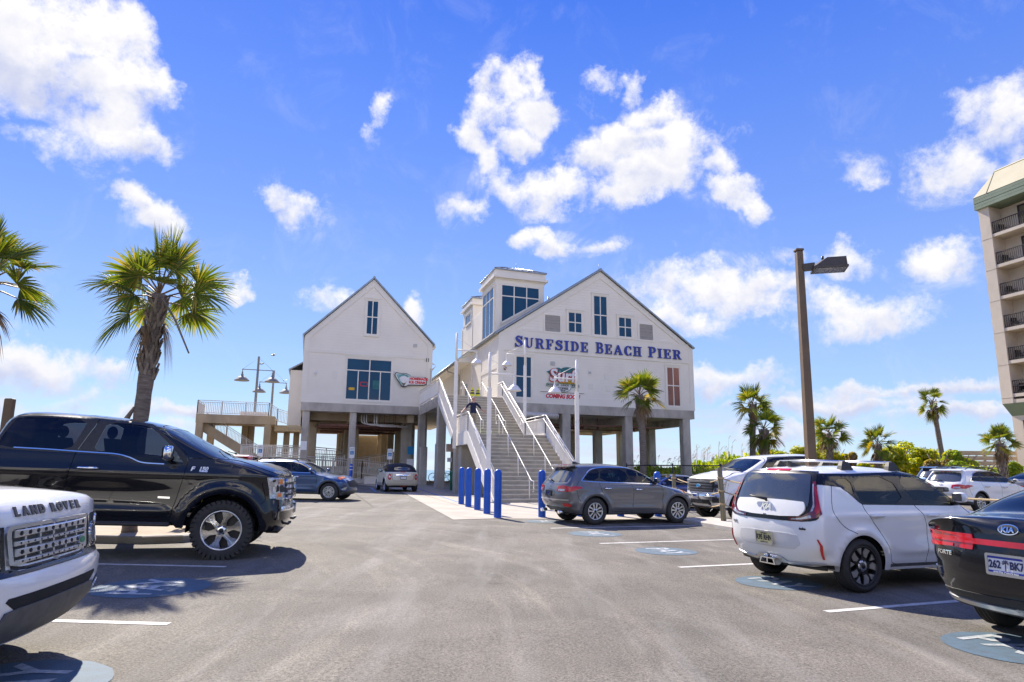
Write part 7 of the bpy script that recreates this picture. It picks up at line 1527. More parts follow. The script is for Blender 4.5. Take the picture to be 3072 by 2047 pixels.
MT['oat'] = leafmat('sea_oat', (.26, .19, .09), (.40, .31, .16), trans=.3); MT['stem'] = mat('shrub_stem', (.16, .12, .09), .9, scale=6, bump=.3)
def frond(mb, o, az, el, lp, lb, rnd, droop=.35, n=34, span=112, m=0, wid=.034, pm=1):
    """costapalmate fan: petiole, then folded pointed leaflets round its tip"""
    d = Vector((math.cos(az)*math.cos(el), math.sin(az)*math.cos(el), math.sin(el))); side = Vector((-math.sin(az), math.cos(az), 0)); upv = side.cross(d)*-1
    upv = d.cross(side)*-1 if d.cross(side).z > 0 else d.cross(side); nv = -upv if upv.z < 0 else upv
    tip = o+d*lp+Vector((0, 0, -.12*lp*lp)); mid = o+d*lp*.55+Vector((0, 0, .02))
    mb.tube([o, mid, tip], [.022, .016, .011], 4, pm, cap=False)
    d2 = (tip-mid).normalized(); tw = rnd.uniform(-1.15, 1.15); side2 = (side*math.cos(tw)+nv*math.sin(tw)).normalized(); n2 = side2.cross(d2); n2 = n2 if n2.z > 0 else -n2
    for i in range(n):
        a = R_(-span+2*span*i/(n-1)+rnd.uniform(-2, 2)); ll = lb*(1-.32*(abs(a)/R_(span))**2)*rnd.uniform(.9, 1.06); ca, sa = math.cos(a), math.sin(a)
        e = (d2*ca+side2*sa+n2*(.30*abs(sa)-.05)).normalized(); cross = (side2*ca-d2*sa).normalized(); base = tip-d2*.03*0
        g = Vector((0, 0, -1)); dr = droop*rnd.uniform(.6, 1.5); w = wid*(1-.2*abs(sa)); pts = []
        for (u, ww) in ((.02, .18), (.42, 1.), (.75, .62), (1.0, .03)):
            p = base+e*ll*u+g*(dr*ll*u**2.6)-d2*(.16*ll*u*u*(1-ca)*.5); pts.append((p-cross*w*ww, p+n2*(.35*w*ww)*-1, p+cross*w*ww))
        vs = [q for t in pts for q in t]; mb.add(vs, [(k*3+j, k*3+j+1, k*3+j+4, k*3+j+3) for k in range(3) for j in (0, 1)], m)
def crown(seed, nf, lp, lb, el0=85, el1=-18, dead=5, mats=('frond', 'frond_dead', 'frond_yellow'), sparse=1., name='crown', parent=None, wid=.034, n=34):
    rnd = random.Random(seed); mb = MB()
    for i in range(nf):
        u = (i+.5)/nf; el = R_(el0+(el1-el0)*u**.85+rnd.uniform(-8, 8)); az = i*2.39996+rnd.uniform(-.25, .25)
        frond(mb, Vector((0, 0, .1-.25*u)), az, el, lp*rnd.uniform(.75, 1.15), lb*rnd.uniform(.85, 1.1), rnd, .06+.26*u, n, rnd.uniform(92, 118), 2 if (u > .6 and rnd.random() < .1) else 0, wid)
    for i in range(dead):
        frond(mb, Vector((0, 0, -.2)), rnd.uniform(0, 6.28), R_(rnd.uniform(-78, -40)), lp*.6, lb*.75, rnd, .7, int(n*.7), 70, 1, wid*.7)
    return mb.build(name, [MT[q] for q in mats], parent)
def palm(base, topp, seed, r0, r1, label, nf=26, lp=.6, lb=.95, boots=(.35, 1.), crown_kw=None, bend=0., bootsize=.26):
    base = Vector(base); topp = Vector(topp); root = thing('palm_tree', label, 'palm tree', base, group=None); rnd = random.Random(seed); t = MB(); H = (topp-base); n = 26; ax = []
    for i in range(n+1):
        u = i/n; p = H*u+Vector((math.sin(math.pi*u)*bend, 0, 0)); ax.append(p)
    def at_(u): k = min(n-1, int(u*n)); return ax[k]+(ax[k+1]-ax[k])*(u*n-k)
    prof = [(r0*1.25 if i == 0 else r0+(r1-r0)*(i/n))*(1+.035*rnd.uniform(-1, 1)) for i in range(n+1)]
    t.tube([Vector((0, 0, -.3))]+ax, [r0*1.3]+prof, 18); t.build('trunk', MT['trunk'], root)
    if boots:
        b = MB(); hl = H.length; cnt = int((boots[1]-boots[0])*hl/.04); 
        for i in range(cnt):
            u = boots[0]+(boots[1]-boots[0])*i/cnt; p = at_(u); az = i*2.39996+rnd.uniform(-.1, .1); rr = (r0+(r1-r0)*u)*.98; o = Vector((math.cos(az), math.sin(az), 0)); sd = Vector((-o.y, o.x, 0)); z = Vector((0, 0, 1)); bl = bootsize*rnd.uniform(.8, 1.2); w = .075*bootsize/.26
            tip = p+o*(rr+.045*bl/.26)+z*bl
            for sg in (-1, 1):                                     # each old leaf base is split in two horns
                q = [p+o*rr*.95-sd*sg*w*.35, p+o*rr*.95+sd*sg*w*.75-z*.03, tip+sd*sg*w*1.75, tip+sd*sg*w*1.15+z*.02]
                b.add(q+[x+o*.022 for x in q], [(0, 1, 2, 3), (7, 6, 5, 4), (0, 4, 5, 1), (1, 5, 6, 2), (2, 6, 7, 3), (3, 7, 4, 0)])
        b.build('leaf_bases', MT['boot'], root)
    c = crown(seed, nf, lp, lb, parent=root, **(crown_kw or {})); c.location = H; return root
# the large palm beside the black pickup and its neighbour at the frame edge
gb = gp(399, 1628); Yb = 13.6
pb = Vector((at(399, 1500, Yb).x, Yb, gz(-7, Yb))); ptp = at(478, 884, Yb)
big = palm(pb, ptp, 11, .135, .15, 'tall cabbage palm with shaggy leaf bases standing behind the black pickup', 18, .72, .84, (.64, .97), dict(n=44, wid=.026, dead=2, el1=-14), bend=-.06, bootsize=.2)
rs = MB(); o0 = ptp-pb; rs.tube([o0+Vector((.12, -.1, -.1)), o0+Vector((.45, -.15, -.55)), o0+Vector((.82, -.2, -1.25))], [.03, .022, .016], 5); rs.build('old_stalk', MT['boot'], big); rs = MB(); rs.tube([o0*.52+Vector((-.16, -.1, 0)), o0*.46+Vector((-.3, -.12, 0))], [.03, .06], 4); rs.build('old_stalk', MT['boot'], big)
pl_ = at(-110, 1500, 13.2); pl_.z = gz(pl_.x, 13.2)
palm(pl_, at(-48, 846, 13.2), 23, .13, .15, 'cabbage palm with yellowing fronds cut by the left edge', 18, .72, .84, (.6, .97), dict(n=44, wid=.026, dead=2, el1=-18), bootsize=.24)
def palm_at(u0, v0, u1, v1, Y, seed, hw_px, label, nf=16, boots=(.5, 1.), r=.16, r1=None, mats=('frond', 'frond_dead', 'frond_yellow'), bs=.3, sparse=None, el1=-22, dead=3, zb=None, bend=0):
    b = at(u0, v0, Y); k = hw_px*Y/F_; t = at(u1, v1, Y); b.z = min(b.z, gz(b.x, min(Y, 52)))-.2 if zb is None else zb
    return palm(b, t, seed, r, r1 or r*1.15, label, nf, k*.48, k*.56, boots, dict(n=26, wid=.036*k/1.3, el1=el1, dead=dead, mats=mats), bend=bend, bootsize=bs)
dk_ = ('frond', 'frond_dead', 'frond_yellow')
palm_at(1925, 1407, 1918, 1186, 35, 31, 86, 'single palm in front of the lettered building between the stairs and the pink window', 17, (.72, .97), .165, .18, dk_, .24, bend=.1)
palm_at(2253, 1400, 2258, 1214, 40, 41, 74, 'taller dark palm of the close pair left of the brown lamp post', 15, (.85, 1.), .17, .17, dk_, .25)
palm_at(2290, 1400, 2292, 1288, 38, 43, 72, 'shorter shaggy palm of the close pair left of the brown lamp post', 17, (.1, .95), .18, .2, bs=.26, dead=7, el1=-45)
palm_at(2489, 1410, 2487, 1300, 43, 47, 66, 'young palm rising from shrubs just right of the brown lamp post', 16, (.3, .95), .12, bs=.22)
palm_at(2636, 1410, 2633, 1334, 42, 53, 66, 'short palm standing alone behind the roof rack of the white hatchback', 16, (.2, .95), .14, bs=.24)
palm_at(2840, 1415, 2798, 1208, 45, 59, 52, 'tall leaning palm with a small ragged crown near the hotel', 13, (.82, 1.), .16, .15, ('frond', 'frond_dead', 'frond_yellow'), .24, el1=-70, dead=5)
palm_at(3012, 1450, 2999, 1330, 36, 61, 62, 'squat shaggy palm below the hotel at the right edge', 18, (.05, .95), .15, .17, bs=.26, dead=6)
def leaves(mb, c, rad, n, rnd, size, m=0, shell=.55):
    """leaf faces spread through an ellipsoid of clumps"""
    k = max(5, int(rad[0]*rad[2]*5)); cl = []
    for i in range(k):
        d = Vector((rnd.gauss(0, 1), rnd.gauss(0, 1), rnd.gauss(0, 1))).normalized(); q = rnd.uniform(.35, .95); cl.append((Vector((d.x*rad[0]*q, d.y*rad[1]*q, abs(d.z)*rad[2]*q)), rnd.uniform(.22, .42)))
    for i in range(n):
        cc, cr_ = rnd.choice(cl); d = Vector((rnd.gauss(0, 1), rnd.gauss(0, 1), rnd.gauss(0, 1))).normalized(); q = rnd.uniform(shell, 1.05)
        p = Vector(c)+cc+Vector((d.x*rad[0]*cr_*q, d.y*rad[1]*cr_*q, d.z*rad[2]*cr_*q)); s = size*rnd.uniform(.6, 1.3)
        a = (d+Vector((rnd.gauss(0, .5), rnd.gauss(0, .5), rnd.gauss(.5, .5)))).normalized(); b = a.orthogonal().normalized(); b = Matrix.Rotation(rnd.uniform(0, 6.28), 3, a) @ b; t = a.cross(b)
        mb.add([p-b*s, p+t*s*.55+a*s*.1, p+b*s, p-t*s*.55+a*s*.1], [(0, 1, 2, 3)], m)
def shrub(u, v, Y, wpx, hpx, seed, label, mt='shrub', n=2600, size=None):
    """wpx, hpx: size it has in the photo at distance Y"""
    k = Y/F_; p = at(u, v, Y); rnd = random.Random(seed); R0 = (wpx*k/2, wpx*k/2.4, hpx*k); zb = min(p.z, gz(p.x, 52)+.4)
    h = p.z-zb; root = thing('shrub', label, 'shrub', (p.x, p.y, zb), group='shrubs on the dune')
    m = MB(); leaves(m, (0, 0, h), R0, n, rnd, size or .13); leaves(m, (0, 0, h*.4), (R0[0]*.95, R0[1]*.9, max(.4, h*.7)), n//2, rnd, size or .13); m.build('foliage', MT[mt], root)
    s = MB()
    for i in range(7):
        a = rnd.uniform(0, 6.28); s.tube([(0, 0, -.3), (math.cos(a)*R0[0]*.3, math.sin(a)*R0[1]*.3, h+R0[2]*.3), (math.cos(a)*R0[0]*.6, math.sin(a)*R0[1]*.6, h+R0[2]*.8)], [.06, .04, .015], 5)
    s.build('stem', MT['stem'], root)
shrub(2345, 1398, 47, 130, 36, 1, 'low round green shrub just left of the brown lamp post')
shrub(2415, 1395, 46, 120, 52, 2, 'green shrub directly behind the brown lamp post')
shrub(2500, 1400, 45, 130, 62, 3, 'large yellow green shrub round the foot of the young palm', n=3200)
shrub(2560, 1405, 44, 90, 48, 4, 'olive brown shrub right of the young palm', 'shrub_dry', 1800)
shrub(2605, 1410, 46, 90, 28, 5, 'low green shrub behind the roof rack front bar')
shrub(2690, 1402, 46, 120, 60, 6, 'bright green shrub right of the short lone palm')
shrub(2760, 1398, 47, 140, 66, 7, 'broad dome shaped shrub left of the leaning palm', n=3600)
shrub(2815, 1405, 44, 110, 52, 8, 'olive shrub at the foot of the leaning palm', 'shrub_dry', 2200)
shrub(2950, 1425, 40, 120, 40, 9, 'low yellowish shrub between the white crossover and the squat palm', 'vine', 2000)
shrub(3040, 1435, 38, 90, 48, 10, 'yellow green shrub below the hotel right of the squat palm', 'vine', 1800)
shrub(2215, 1412, 48, 110, 30, 12, 'bright green rounded shrub on the dune crest right of the sea oats', 'vine', 2200)
shrub(2300, 1396, 49, 150, 40, 13, 'bright green shrub behind the close pair of palms', n=2400)
shrub(2455, 1392, 47, 120, 64, 14, 'tall green shrub between the lamp post and the young palm', n=2800)
shrub(2725, 1392, 50, 170, 62, 15, 'wide green shrub far behind the dome shaped one', n=3000)
shrub(2885, 1402, 44, 150, 44, 16, 'yellow green shrub behind the palmetto clumps', 'vine', 2600)
for i, (u, v) in enumerate(((2880, 1412), (2915, 1418))):
    p = at(u, v, 41); p.z = gz(p.x, 41); q = thing('palmetto', ('bushy palmetto fan clump right of the leaning palm', 'bushy palmetto fan clump left of the squat palm')[i], 'palmetto', p, group='palmetto clumps'); c = crown(70+i, 26, .7, .95, 80, -5, 3, parent=q, name='foliage', wid=.05, n=22); c.location = (0, 0, .55)
# dune behind the fence: terrain, vines and sea oats
def dune_z(x, y): return max(0, math.exp(-((y-54)/7.5)**2)*(1.0*min(1, max(0, (x-7)/3))+1.2*min(1, max(0, (x-13)/3))-.9*min(1, max(0, (x-21)/5))))*(.85+.15*math.sin(x*.7)+.1*math.sin(x*1.9+1))
m = MB(); xs = np.arange(6, 60, 1.0); ys = np.arange(40, 66, 1.0); w = len(xs)
m.add([(float(x), float(y), gz(x, y)-(.13*(y-62) if y > 62 else 0)+dune_z(x, y)+(.03 if 41 < y < 64 and 7 < x < 58 else -.2)) for y in ys for x in xs], [(j*w+i, j*w+i+1, (j+1)*w+i+1, (j+1)*w+i) for j in range(len(ys)-1) for i in range(w-1)], 0, True); m.build('dune', MT['sand'], kind='structure')
rnd = random.Random(5); m = MB()
for i in range(22000):
    x = rnd.uniform(7.5, 46) if i % 2 else rnd.uniform(8, 22); y = rnd.uniform(46.5, 60); z = gz(x, y)+dune_z(x, y); h = rnd.uniform(0, .55)*(.4+.6*min(1, dune_z(x, y))); s = rnd.uniform(.07, .15); a = Vector((rnd.gauss(0, .6), rnd.gauss(-.3, .6), 1)).normalized(); b = a.orthogonal().normalized(); b = Matrix.Rotation(rnd.uniform(0, 6.28), 3, a) @ b; t = a.cross(b); p = Vector((x, y, z+h))
    m.add([p-b*s, p+t*s*.6, p+b*s, p-t*s*.6], [(0, 1, 2, 3)])
m.build('ground_cover', MT['vine'], kind='stuff')
m = MB()
for i in range(9000):
    u = rnd.uniform(0, 1); x = 11.5+u*14; y = 38.5+rnd.uniform(-.9, .9)-.1*(x-11.5); h = rnd.uniform(.0, 1.05); s = rnd.uniform(.06, .12); a = Vector((rnd.gauss(0, .7), rnd.gauss(-.4, .6), .7)).normalized(); b = a.orthogonal().normalized(); t = a.cross(b); p = Vector((x, y, gz(x, y)+h))
    m.add([p-b*s, p+t*s*.6, p+b*s, p-t*s*.6], [(0, 1, 2, 3)])
m.build('vine_cover', MT['hedge'], kind='stuff')
m = MB()
def oat(m, p, h, rnd, lean):
    e = Vector((lean+rnd.gauss(0, .12), rnd.gauss(0, .12), 0)); q = [p, p+Vector((0, 0, h*.5))+e*.15, p+Vector((0, 0, h*.9))+e*.5, p+Vector((0, 0, h))+e*1.0]
    m.tube(q, [.009, .008, .006, .004], 3, cap=False)
    for k in range(9):
        c = q[2]+(q[3]-q[2])*(k/8)+Vector((rnd.gauss(0, .03), rnd.gauss(0, .03), rnd.gauss(0, .02))); d = Vector((rnd.gauss(.3, .4), rnd.gauss(0, .4), -.6)).normalized()*.075; s = Vector((.016, 0, 0)); m.add([c, c+d*.5+s, c+d, c+d*.5-s], [(0, 1, 2, 3)])
    for k in range(5):
        a = rnd.uniform(0, 6.28); d = Vector((math.cos(a), math.sin(a), 0))*rnd.uniform(.2, .45); s = Vector((-math.sin(a), math.cos(a), 0))*.012; z = Vector((0, 0, 1)); m.add([p-s, p+s, p+d*.6+z*h*.45+s*.6, p+d+z*h*.45*.9], [(0, 1, 2, 3)], 1)
for (n, x0, x1, y0, y1, h0, h1) in ((55, 14.0, 19.5, 50, 57, 1.1, 2.2), (55, 8.5, 15, 47, 54, .8, 1.7), (45, 4, 11, 54, 60, .8, 1.5), (25, 19, 25, 52, 57, .8, 1.4)):
    for i in range(n):
        x, y = rnd.uniform(x0, x1), rnd.uniform(y0, y1); oat(m, Vector((x, y, gz(x, y)+dune_z(x, y)-.05)), rnd.uniform(h0, h1), rnd, .25)
m.build('sea_oats', [MT['oat'], MT['vine']], kind='stuff')
def tuft(u, v, Y, seed, lab):
    p = at(u, v, Y); p.z = gz(p.x, Y)+.1; r = thing('ornamental_grass', lab, 'grass clump', p, group='plume grass in the planting bed'); rn = random.Random(seed); m = MB()
    for i in range(34): oat(m, Vector((rn.gauss(0, .18), rn.gauss(0, .18), 0)), rn.uniform(.9, 1.45), rn, rn.uniform(-.4, .5))
    m.build('plumes', [MT['oat'], MT['frond_yellow']], r)
tuft(672, 1400, 15.0, 1, 'tan plume grass behind the black pickup bonnet, before the red vehicle'); tuft(700, 1400, 15.4, 2, 'smaller tan plume grass at the right end of the planting bed'); tuft(640, 1420, 14.6, 3, 'tan plume grass hidden behind the black pickup windscreen')
# ------------------------------------------------------------------ bollards, rope fence, lamp, signs, people
def bollard(p, label):
    r = thing('bollard', label, 'bollard', p, group='blue bollards before the stairs'); m = MB(); h = 1.36; rr = .108
    m.lathe([(rr*.99, -.1), (rr, .02), (rr, h-.115)]+[(rr*math.cos(a)+1e-5, h-.115+.115*math.sin(a)) for a in [math.pi/2*k/7 for k in range(1, 8)]], 28); m.build('sleeve', MT['bollard'], r)
    b = MB(); b.lathe([(rr+.05, .0), (rr+.045, .015), (rr+.001, .018)], 24); b.build('base_ring', MT['kerb'], r)
z9 = lambda x, y: (1220+x*500/2353, 1380+y*500/2353)
for (x, y, lab) in ((770, 630, 'farthest bollard of the left line, beside the blue painted line'), (870, 668, 'second farthest bollard of the left line'), (997, 711, 'middle bollard of the left line of five'), (1133, 766, 'second nearest bollard of the left line'), (1283, 824, 'nearest bollard of the left line, at the apron corner'), (1910, 815, 'bollard beside the grey crossover rear bumper')):
    bollard(gp(*z9(x, y)), 'blue domed '+lab)
for u, lab in ((1741, 'hidden behind the grey crossover rear wheel'), (1862, 'hidden behind the grey crossover doors'), (1975, 'showing its dome above the grey crossover bonnet')): bollard(gp(u, 1551), 'blue domed bollard '+lab)
def wood_post(p, h, lean, label, r=.068, group='rope fence posts'):
    t = thing('fence_post', label, 'post', p, group=group); m = MB(); m.tube([(0, 0, -.3), (lean*h*.5, 0, h*.5), (lean*h, 0, h-.015), (lean*h, 0, h)], [r*1.08, r, r*.98, r*.9], 14); m.build('post', MT['wood'], t)
    for z in (.42, .76, 1.1):
        if z > h-.05: continue
        b = MB()
        for k in range(2): b.tube([(lean*z+(r+.012)*math.cos(a), (r+.012)*math.sin(a), z+.025*k) for a in [2*math.pi*i/14 for i in range(15)]], .014, 5, cap=False)
        b.build('rope_wrap', MT['rope'], t)
    return t
fdir = Vector((.275, -.961, 0)); pm0 = gp(2172, 1563, .125); posts = [pm0]
for k in (1, 3.0): q = pm0+fdir*3.6*k; q.z = gz(q.x, q.y)+.12; posts.append(q)
labs = ['weathered fence post leaning in front of the white pickup', 'fence post behind the white hatchback windows', 'fence post beyond the white hatchback nose', 'fence post near the black sedan', 'fence post beyond the black sedan']
for i, q in enumerate(posts): wood_post(q, 1.38 if i == 0 else 1.2, -.04 if i == 0 else 0, 'wooden '+labs[i])
back = []
for (u, Y, lab) in ((2021, 24.4, 'second wooden fence post right of the blue dome'), (2003, 25.6, 'first wooden fence post right of the blue dome'), (2082, 27.2, 'wooden fence post left of the white pickup grille')):
    q = at(u, 1423, Y); h = q.z-gz(q.x, Y); q.z = gz(q.x, Y); back.append((q, h)); wood_post(q, h, 0, 'short '+lab)
def rope(a, b, z0, z1, sag, label):
    m = MB(); n = 18; m.tube([a+(b-a)*i/n+Vector((0, 0, z0+(z1-z0)*i/n-4*sag*(i/n)*(1-i/n))) for i in range(n+1)], .017, 7); o = m.build('rope', MT['rope']); return tag(o, label, 'rope', 'manila ropes of the fence')
nm = ['upper', 'middle', 'lower']
for i in range(2):
    for k, z in enumerate((1.1, .76, .42)):
        w = ['right of the leaning wooden post before the white pickup', 'beyond the white hatchback windows', 'between white hatchback and black sedan', 'beyond the black sedan'][i]; rope(posts[i], posts[i+1], z, z, .14, 'pale %s rope strand %s' % (nm[2-k] if False else nm[k], w))
for k, z in enumerate((1.1, .76, .42)): rope(posts[0], back[0][0]+Vector((.1, 0, 0)), z, z+.0, .16, 'pale %s rope strand left of the leaning post, crossing the pickup grille' % nm[k])
rope(back[0][0], back[2][0], 1.05, 1.05, .12, 'pale rope between the short posts above the deep blue car'); rope(back[1][0], back[0][0], 1.05, 1.05, .03, 'short pale rope joining the two close wooden posts')
# kerb under the rope fence and parking blocks
m = MB(); a = posts[0]-fdir*1.2; b = posts[2]+fdir*9; nrm = Vector((-fdir.y, fdir.x, 0)); nrm = -nrm if nrm.x > 0 else nrm
for i in range(8):
    p, q = a+(b-a)*i/8, a+(b-a)*(i+1)/8; vs = []
    for c in (p, q):
        g = gz(c.x, c.y)
        for (o, z) in ((.75, -.02), (.74, .10), (.70, .125), (-.5, .125), (-.54, .1), (-.55, -.02)): e = c+nrm*o; vs.append((e.x, e.y, g+z))
    m.add(vs, [(k, k+1, k+7, k+6) for k in range(5)])
m.build('kerb', MT['kerb'], kind='structure')
def block(p, lab):
    t = thing('wheel_stop', lab, 'wheel stop', p, rotz=AX+math.pi/2, group='concrete wheel stops'); m = MB()
    m.prism([(-.09, 0), (.09, 0), (.06, .11), (-.06, .11)], lambda a, b: Vector((-.8, a, b)), lambda a, b: Vector((.8, a, b))); m.build('block', MT['kerb'], t)
p = gp(2118, 1571); block(p, 'concrete wheel stop under the grey crossover nose'); 
p = gp(2240, 1585); block(p+Vector((.3, .2, 0)), 'concrete wheel stop left of the white hatchback tail')
# chain-link fence
fa, fb = at(1880, 1396, 34), at(2330, 1405, 32); hz = 1.75
t = thing('chain_link_fence', 'black chain link fence in front of the dune vines', 'fence', (fa.x, fa.y, gz(fa.x, fa.y))); m = MB(); d = Vector((fb.x-fa.x, fb.y-fa.y, 0)); ln = d.length; d.normalize(); hh = fa.z-gz(fa.x, fa.y)
m.tube([Vector((0, 0, hh)), d*ln+Vector((0, 0, hh))], .03, 6); m.build('top_rail', MT['black'], t)
for i in range(int(ln/2.2)+1): m = MB(); m.tube([d*2.2*i+Vector((0, 0, -.2)), d*2.2*i+Vector((0, 0, hh+.1))], .035, 6); m.build('post', MT['black'], t)
m = MB(); k = 0
while k < ln:
    for sg in (1, -1):
        a0 = Vector((0, 0, .05))+d*k; ex = min(hh, (ln-k) if sg > 0 else k)
        if ex > .1: m.tube([a0, a0+d*sg*ex+Vector((0, 0, ex-.05))], .0035, 3, cap=False)
    k += .13
m.build('wire_mesh', MT['black'], t)
# brown parking-lot lamp
Yl = 15.; pb_ = at(2434, 1400, Yl); ptop = at(2396, 752, Yl); pb_ = pb_+(pb_-ptop)*((pb_.z-gz(pb_.x, Yl))/(ptop.z-pb_.z)); t = thing('lamp_post', 'tall brown parking lot lamp with a single box head reaching right', 'street lamp', pb_); H = ptop-pb_; m = MB()
m.tube([-H*.02, H*.995], .10, 4, r2=.068, sq=True); m.bbox(H.x-.09, H.x+.09, H.y-.09, H.y+.09, H.z-.02, H.z+.03, .01); m.build('pole', MT['bronze'], t)
m = MB(); m.tube([H+Vector((.05, -.02, -.42)), H+Vector((.30, -.08, -.40))], .075, 4, sq=True); m.build('arm', MT['bronze_dark'], t)
m = MB(); c = H+Vector((.60, -.14, -.46)); hx = Vector((.96, -.26, .0)).normalized(); hy = Vector((.26, .96, .0)).normalized(); hu = Vector((0, 0, 1))
def hb(vs, fs): m.add([c+hx*a+hy*b+hu*q for a, b, q in vs], fs)
hb([(-.34, -.24, 0), (.34, -.24, 0), (.34, .24, 0), (-.34, .24, 0), (-.34, -.12, .07), (-.06, -.22, .2), (.33, -.22, .2), (.33, .22, .2), (-.06, .22, .2), (-.34, .12, .07)], [(0, 1, 6, 5), (0, 5, 4), (3, 8, 7, 2), (3, 9, 8), (1, 2, 7, 6), (5, 6, 7, 8), (4, 5, 8, 9), (0, 4, 9, 3)])
hb([(-.36, -.26, .0), (.36, -.26, 0), (.36, .26, 0), (-.36, .26, 0), (-.36, -.26, -.045), (.36, -.26, -.045), (.36, .26, -.045), (-.36, .26, -.045)], [(0, 1, 2, 3), (0, 4, 5, 1), (1, 5, 6, 2), (2, 6, 7, 3), (3, 7, 4, 0), (4, 7, 6, 5)])
hd = m.build('lamp_head', MT['bronze_dark'], t); g = MB(); g.add([c+hx*a+hy*b+hu*-.049 for a, b in ((-.32, -.22), (.32, -.22), (.32, .22), (-.32, .22))], [(3, 2, 1, 0)]); g.build('lens', MT['lampclear'], hd)
m = MB(); e = c+hx*-.12+hu*.2; m.tube([e, e+hu*.09], .028, 8); m.build('photocell', MT['black'], hd)
# brown post end at the far left edge
p = at(3, 1400, 14.4); p.z = gz(p.x, 14.4); t = thing('sign_post', 'rounded brown post top at the extreme left edge', 'post', p); q = at(4, 1196, 14.4).z-p.z; m = MB(); m.prism(rrect(-.1, .08, -.1, q, .03), lambda a, b: Vector((a, -.05, b)), lambda a, b: Vector((a, .05, b))); m.build('post', MT['bronze'], t)
# ---- wall signs on the pier
fR = lambda s, o, z: BR(s, -o, z); fL = lambda s, o, z: BL(s, -o, z)
def diner_sign():
    t = thing('diner_sign', 'wave topped surf diner and coffee shop sign on the wall left of the lone palm', 'sign', fR(3.2, 0, 6.6)); B = t.location
    def pr(polys, subs, mt, o0, o1, nm): m = MB(); solid2d(m, polys, subs, lambda s, z: fR(s, o0, z)-B, lambda s, z: fR(s, o1, z)-B); return m.build(nm, MT[mt], t)
    def tx(sr, s, z, size, mt, o, shear=0, bold=.0, nm='lettering', sx=1., space=1.): m = MB(); text_on(m, sr, size, lambda a, b, c: fR(s+a*sx, o+c, z+b)-B, depth=.012, shear=shear, offset=bold, space=space); return m.build(nm, MT[mt], t)
    wave = smooth2([(2.16, 7.80), (2.45, 7.94), (2.75, 8.06), (3.0, 8.10), (3.2, 8.06), (3.35, 8.14), (3.6, 8.18), (3.9, 8.16), (4.2, 8.13), (4.45, 8.06)])+[(4.2, 7.98), (4.0, 7.8), (3.9, 7.5), (2.5, 7.5), (2.3, 7.72)]
    pr([wave], [], 'teal', .03, .08, 'wave_panel'); pr([[(2.12, 7.78), (2.5, 8.0), (2.95, 8.13), (3.1, 8.1), (2.7, 8.04), (2.4, 7.9)], [(3.0, 7.7), (3.1, 7.95), (3.14, 7.7)], [(2.75, 7.65), (2.85, 7.85), (2.9, 7.65)], [(3.95, 7.75), (4.2, 8.0), (4.4, 8.02), (4.1, 7.85)]], [], 'aqua', .085, .10, 'wave_foam')
    tx('Surf', 3.25, 7.55, 1.12, 'signred', .11, .1, .075, sx=1.0); tx('Surf', 3.24, 7.56, 1.12, 'signwhite', .145, .1, .03, sx=1.0)
    tx('DINER', 3.62, 7.17, .30, 'signgreen', .10, 0, .03, sx=1.2); tx('DINER', 3.61, 7.18, .30, 'yellow', .13, 0, .008, sx=1.2)
    pr([rrect(2.12, 4.5, 6.86, 7.08, .1)], [], 'signgreen', .04, .07, 'banner'); pr([rrect(2.15, 4.47, 6.885, 7.055, .08)], [], 'signwhite', .072, .085, 'banner_face'); tx('BREAKFAST - LUNCH - DINNER', 3.31, 6.97, .165, 'signblack', .09, 0, .004, sx=.98)
    pr([arcp(3.3, 6.88, .62, 180, 360, 18, .36)], [], 'signgreen', .035, .06, 'badge'); pr([arcp(3.3, 6.875, .58, 180, 360, 18, .325)], [], 'signwhite', .062, .078, 'badge_face'); tx('COFFEE', 3.3, 6.755, .20, 'signblack', .082, 0, .006, sx=1.1); tx('SHOP', 3.3, 6.62, .13, 'signblack', .082, 0, .003, sx=1.1)
diner_sign()
def banner():
    t = thing('banner', 'white banner with red slanted coming soon lettering below the diner sign', 'banner', fR(3.3, 0, 6.1)); B = t.location; m = MB(); m.prism([(2.0, 6.05), (4.55, 6.05), (4.55, 6.42), (2.0, 6.42)], lambda s, z: fR(s, .055, z)-B, lambda s, z: fR(s, .065, z)-B); m.build('cloth', MT['signwhite'], t)
    m = MB(); text_on(m, 'COMING SOON', .36, lambda a, b, c: fR(3.28+a*.93, .07+c, 6.235+b)-B, depth=.006, shear=.25, offset=.02); m.build('lettering', MT['signred'], t)
    m = MB(); m.tube([fR(1.7, .07, 6.5)-B, fR(4.85, .07, 6.5)-B], .015, 5); m.build('rail', MT['rust'], t)
banner()
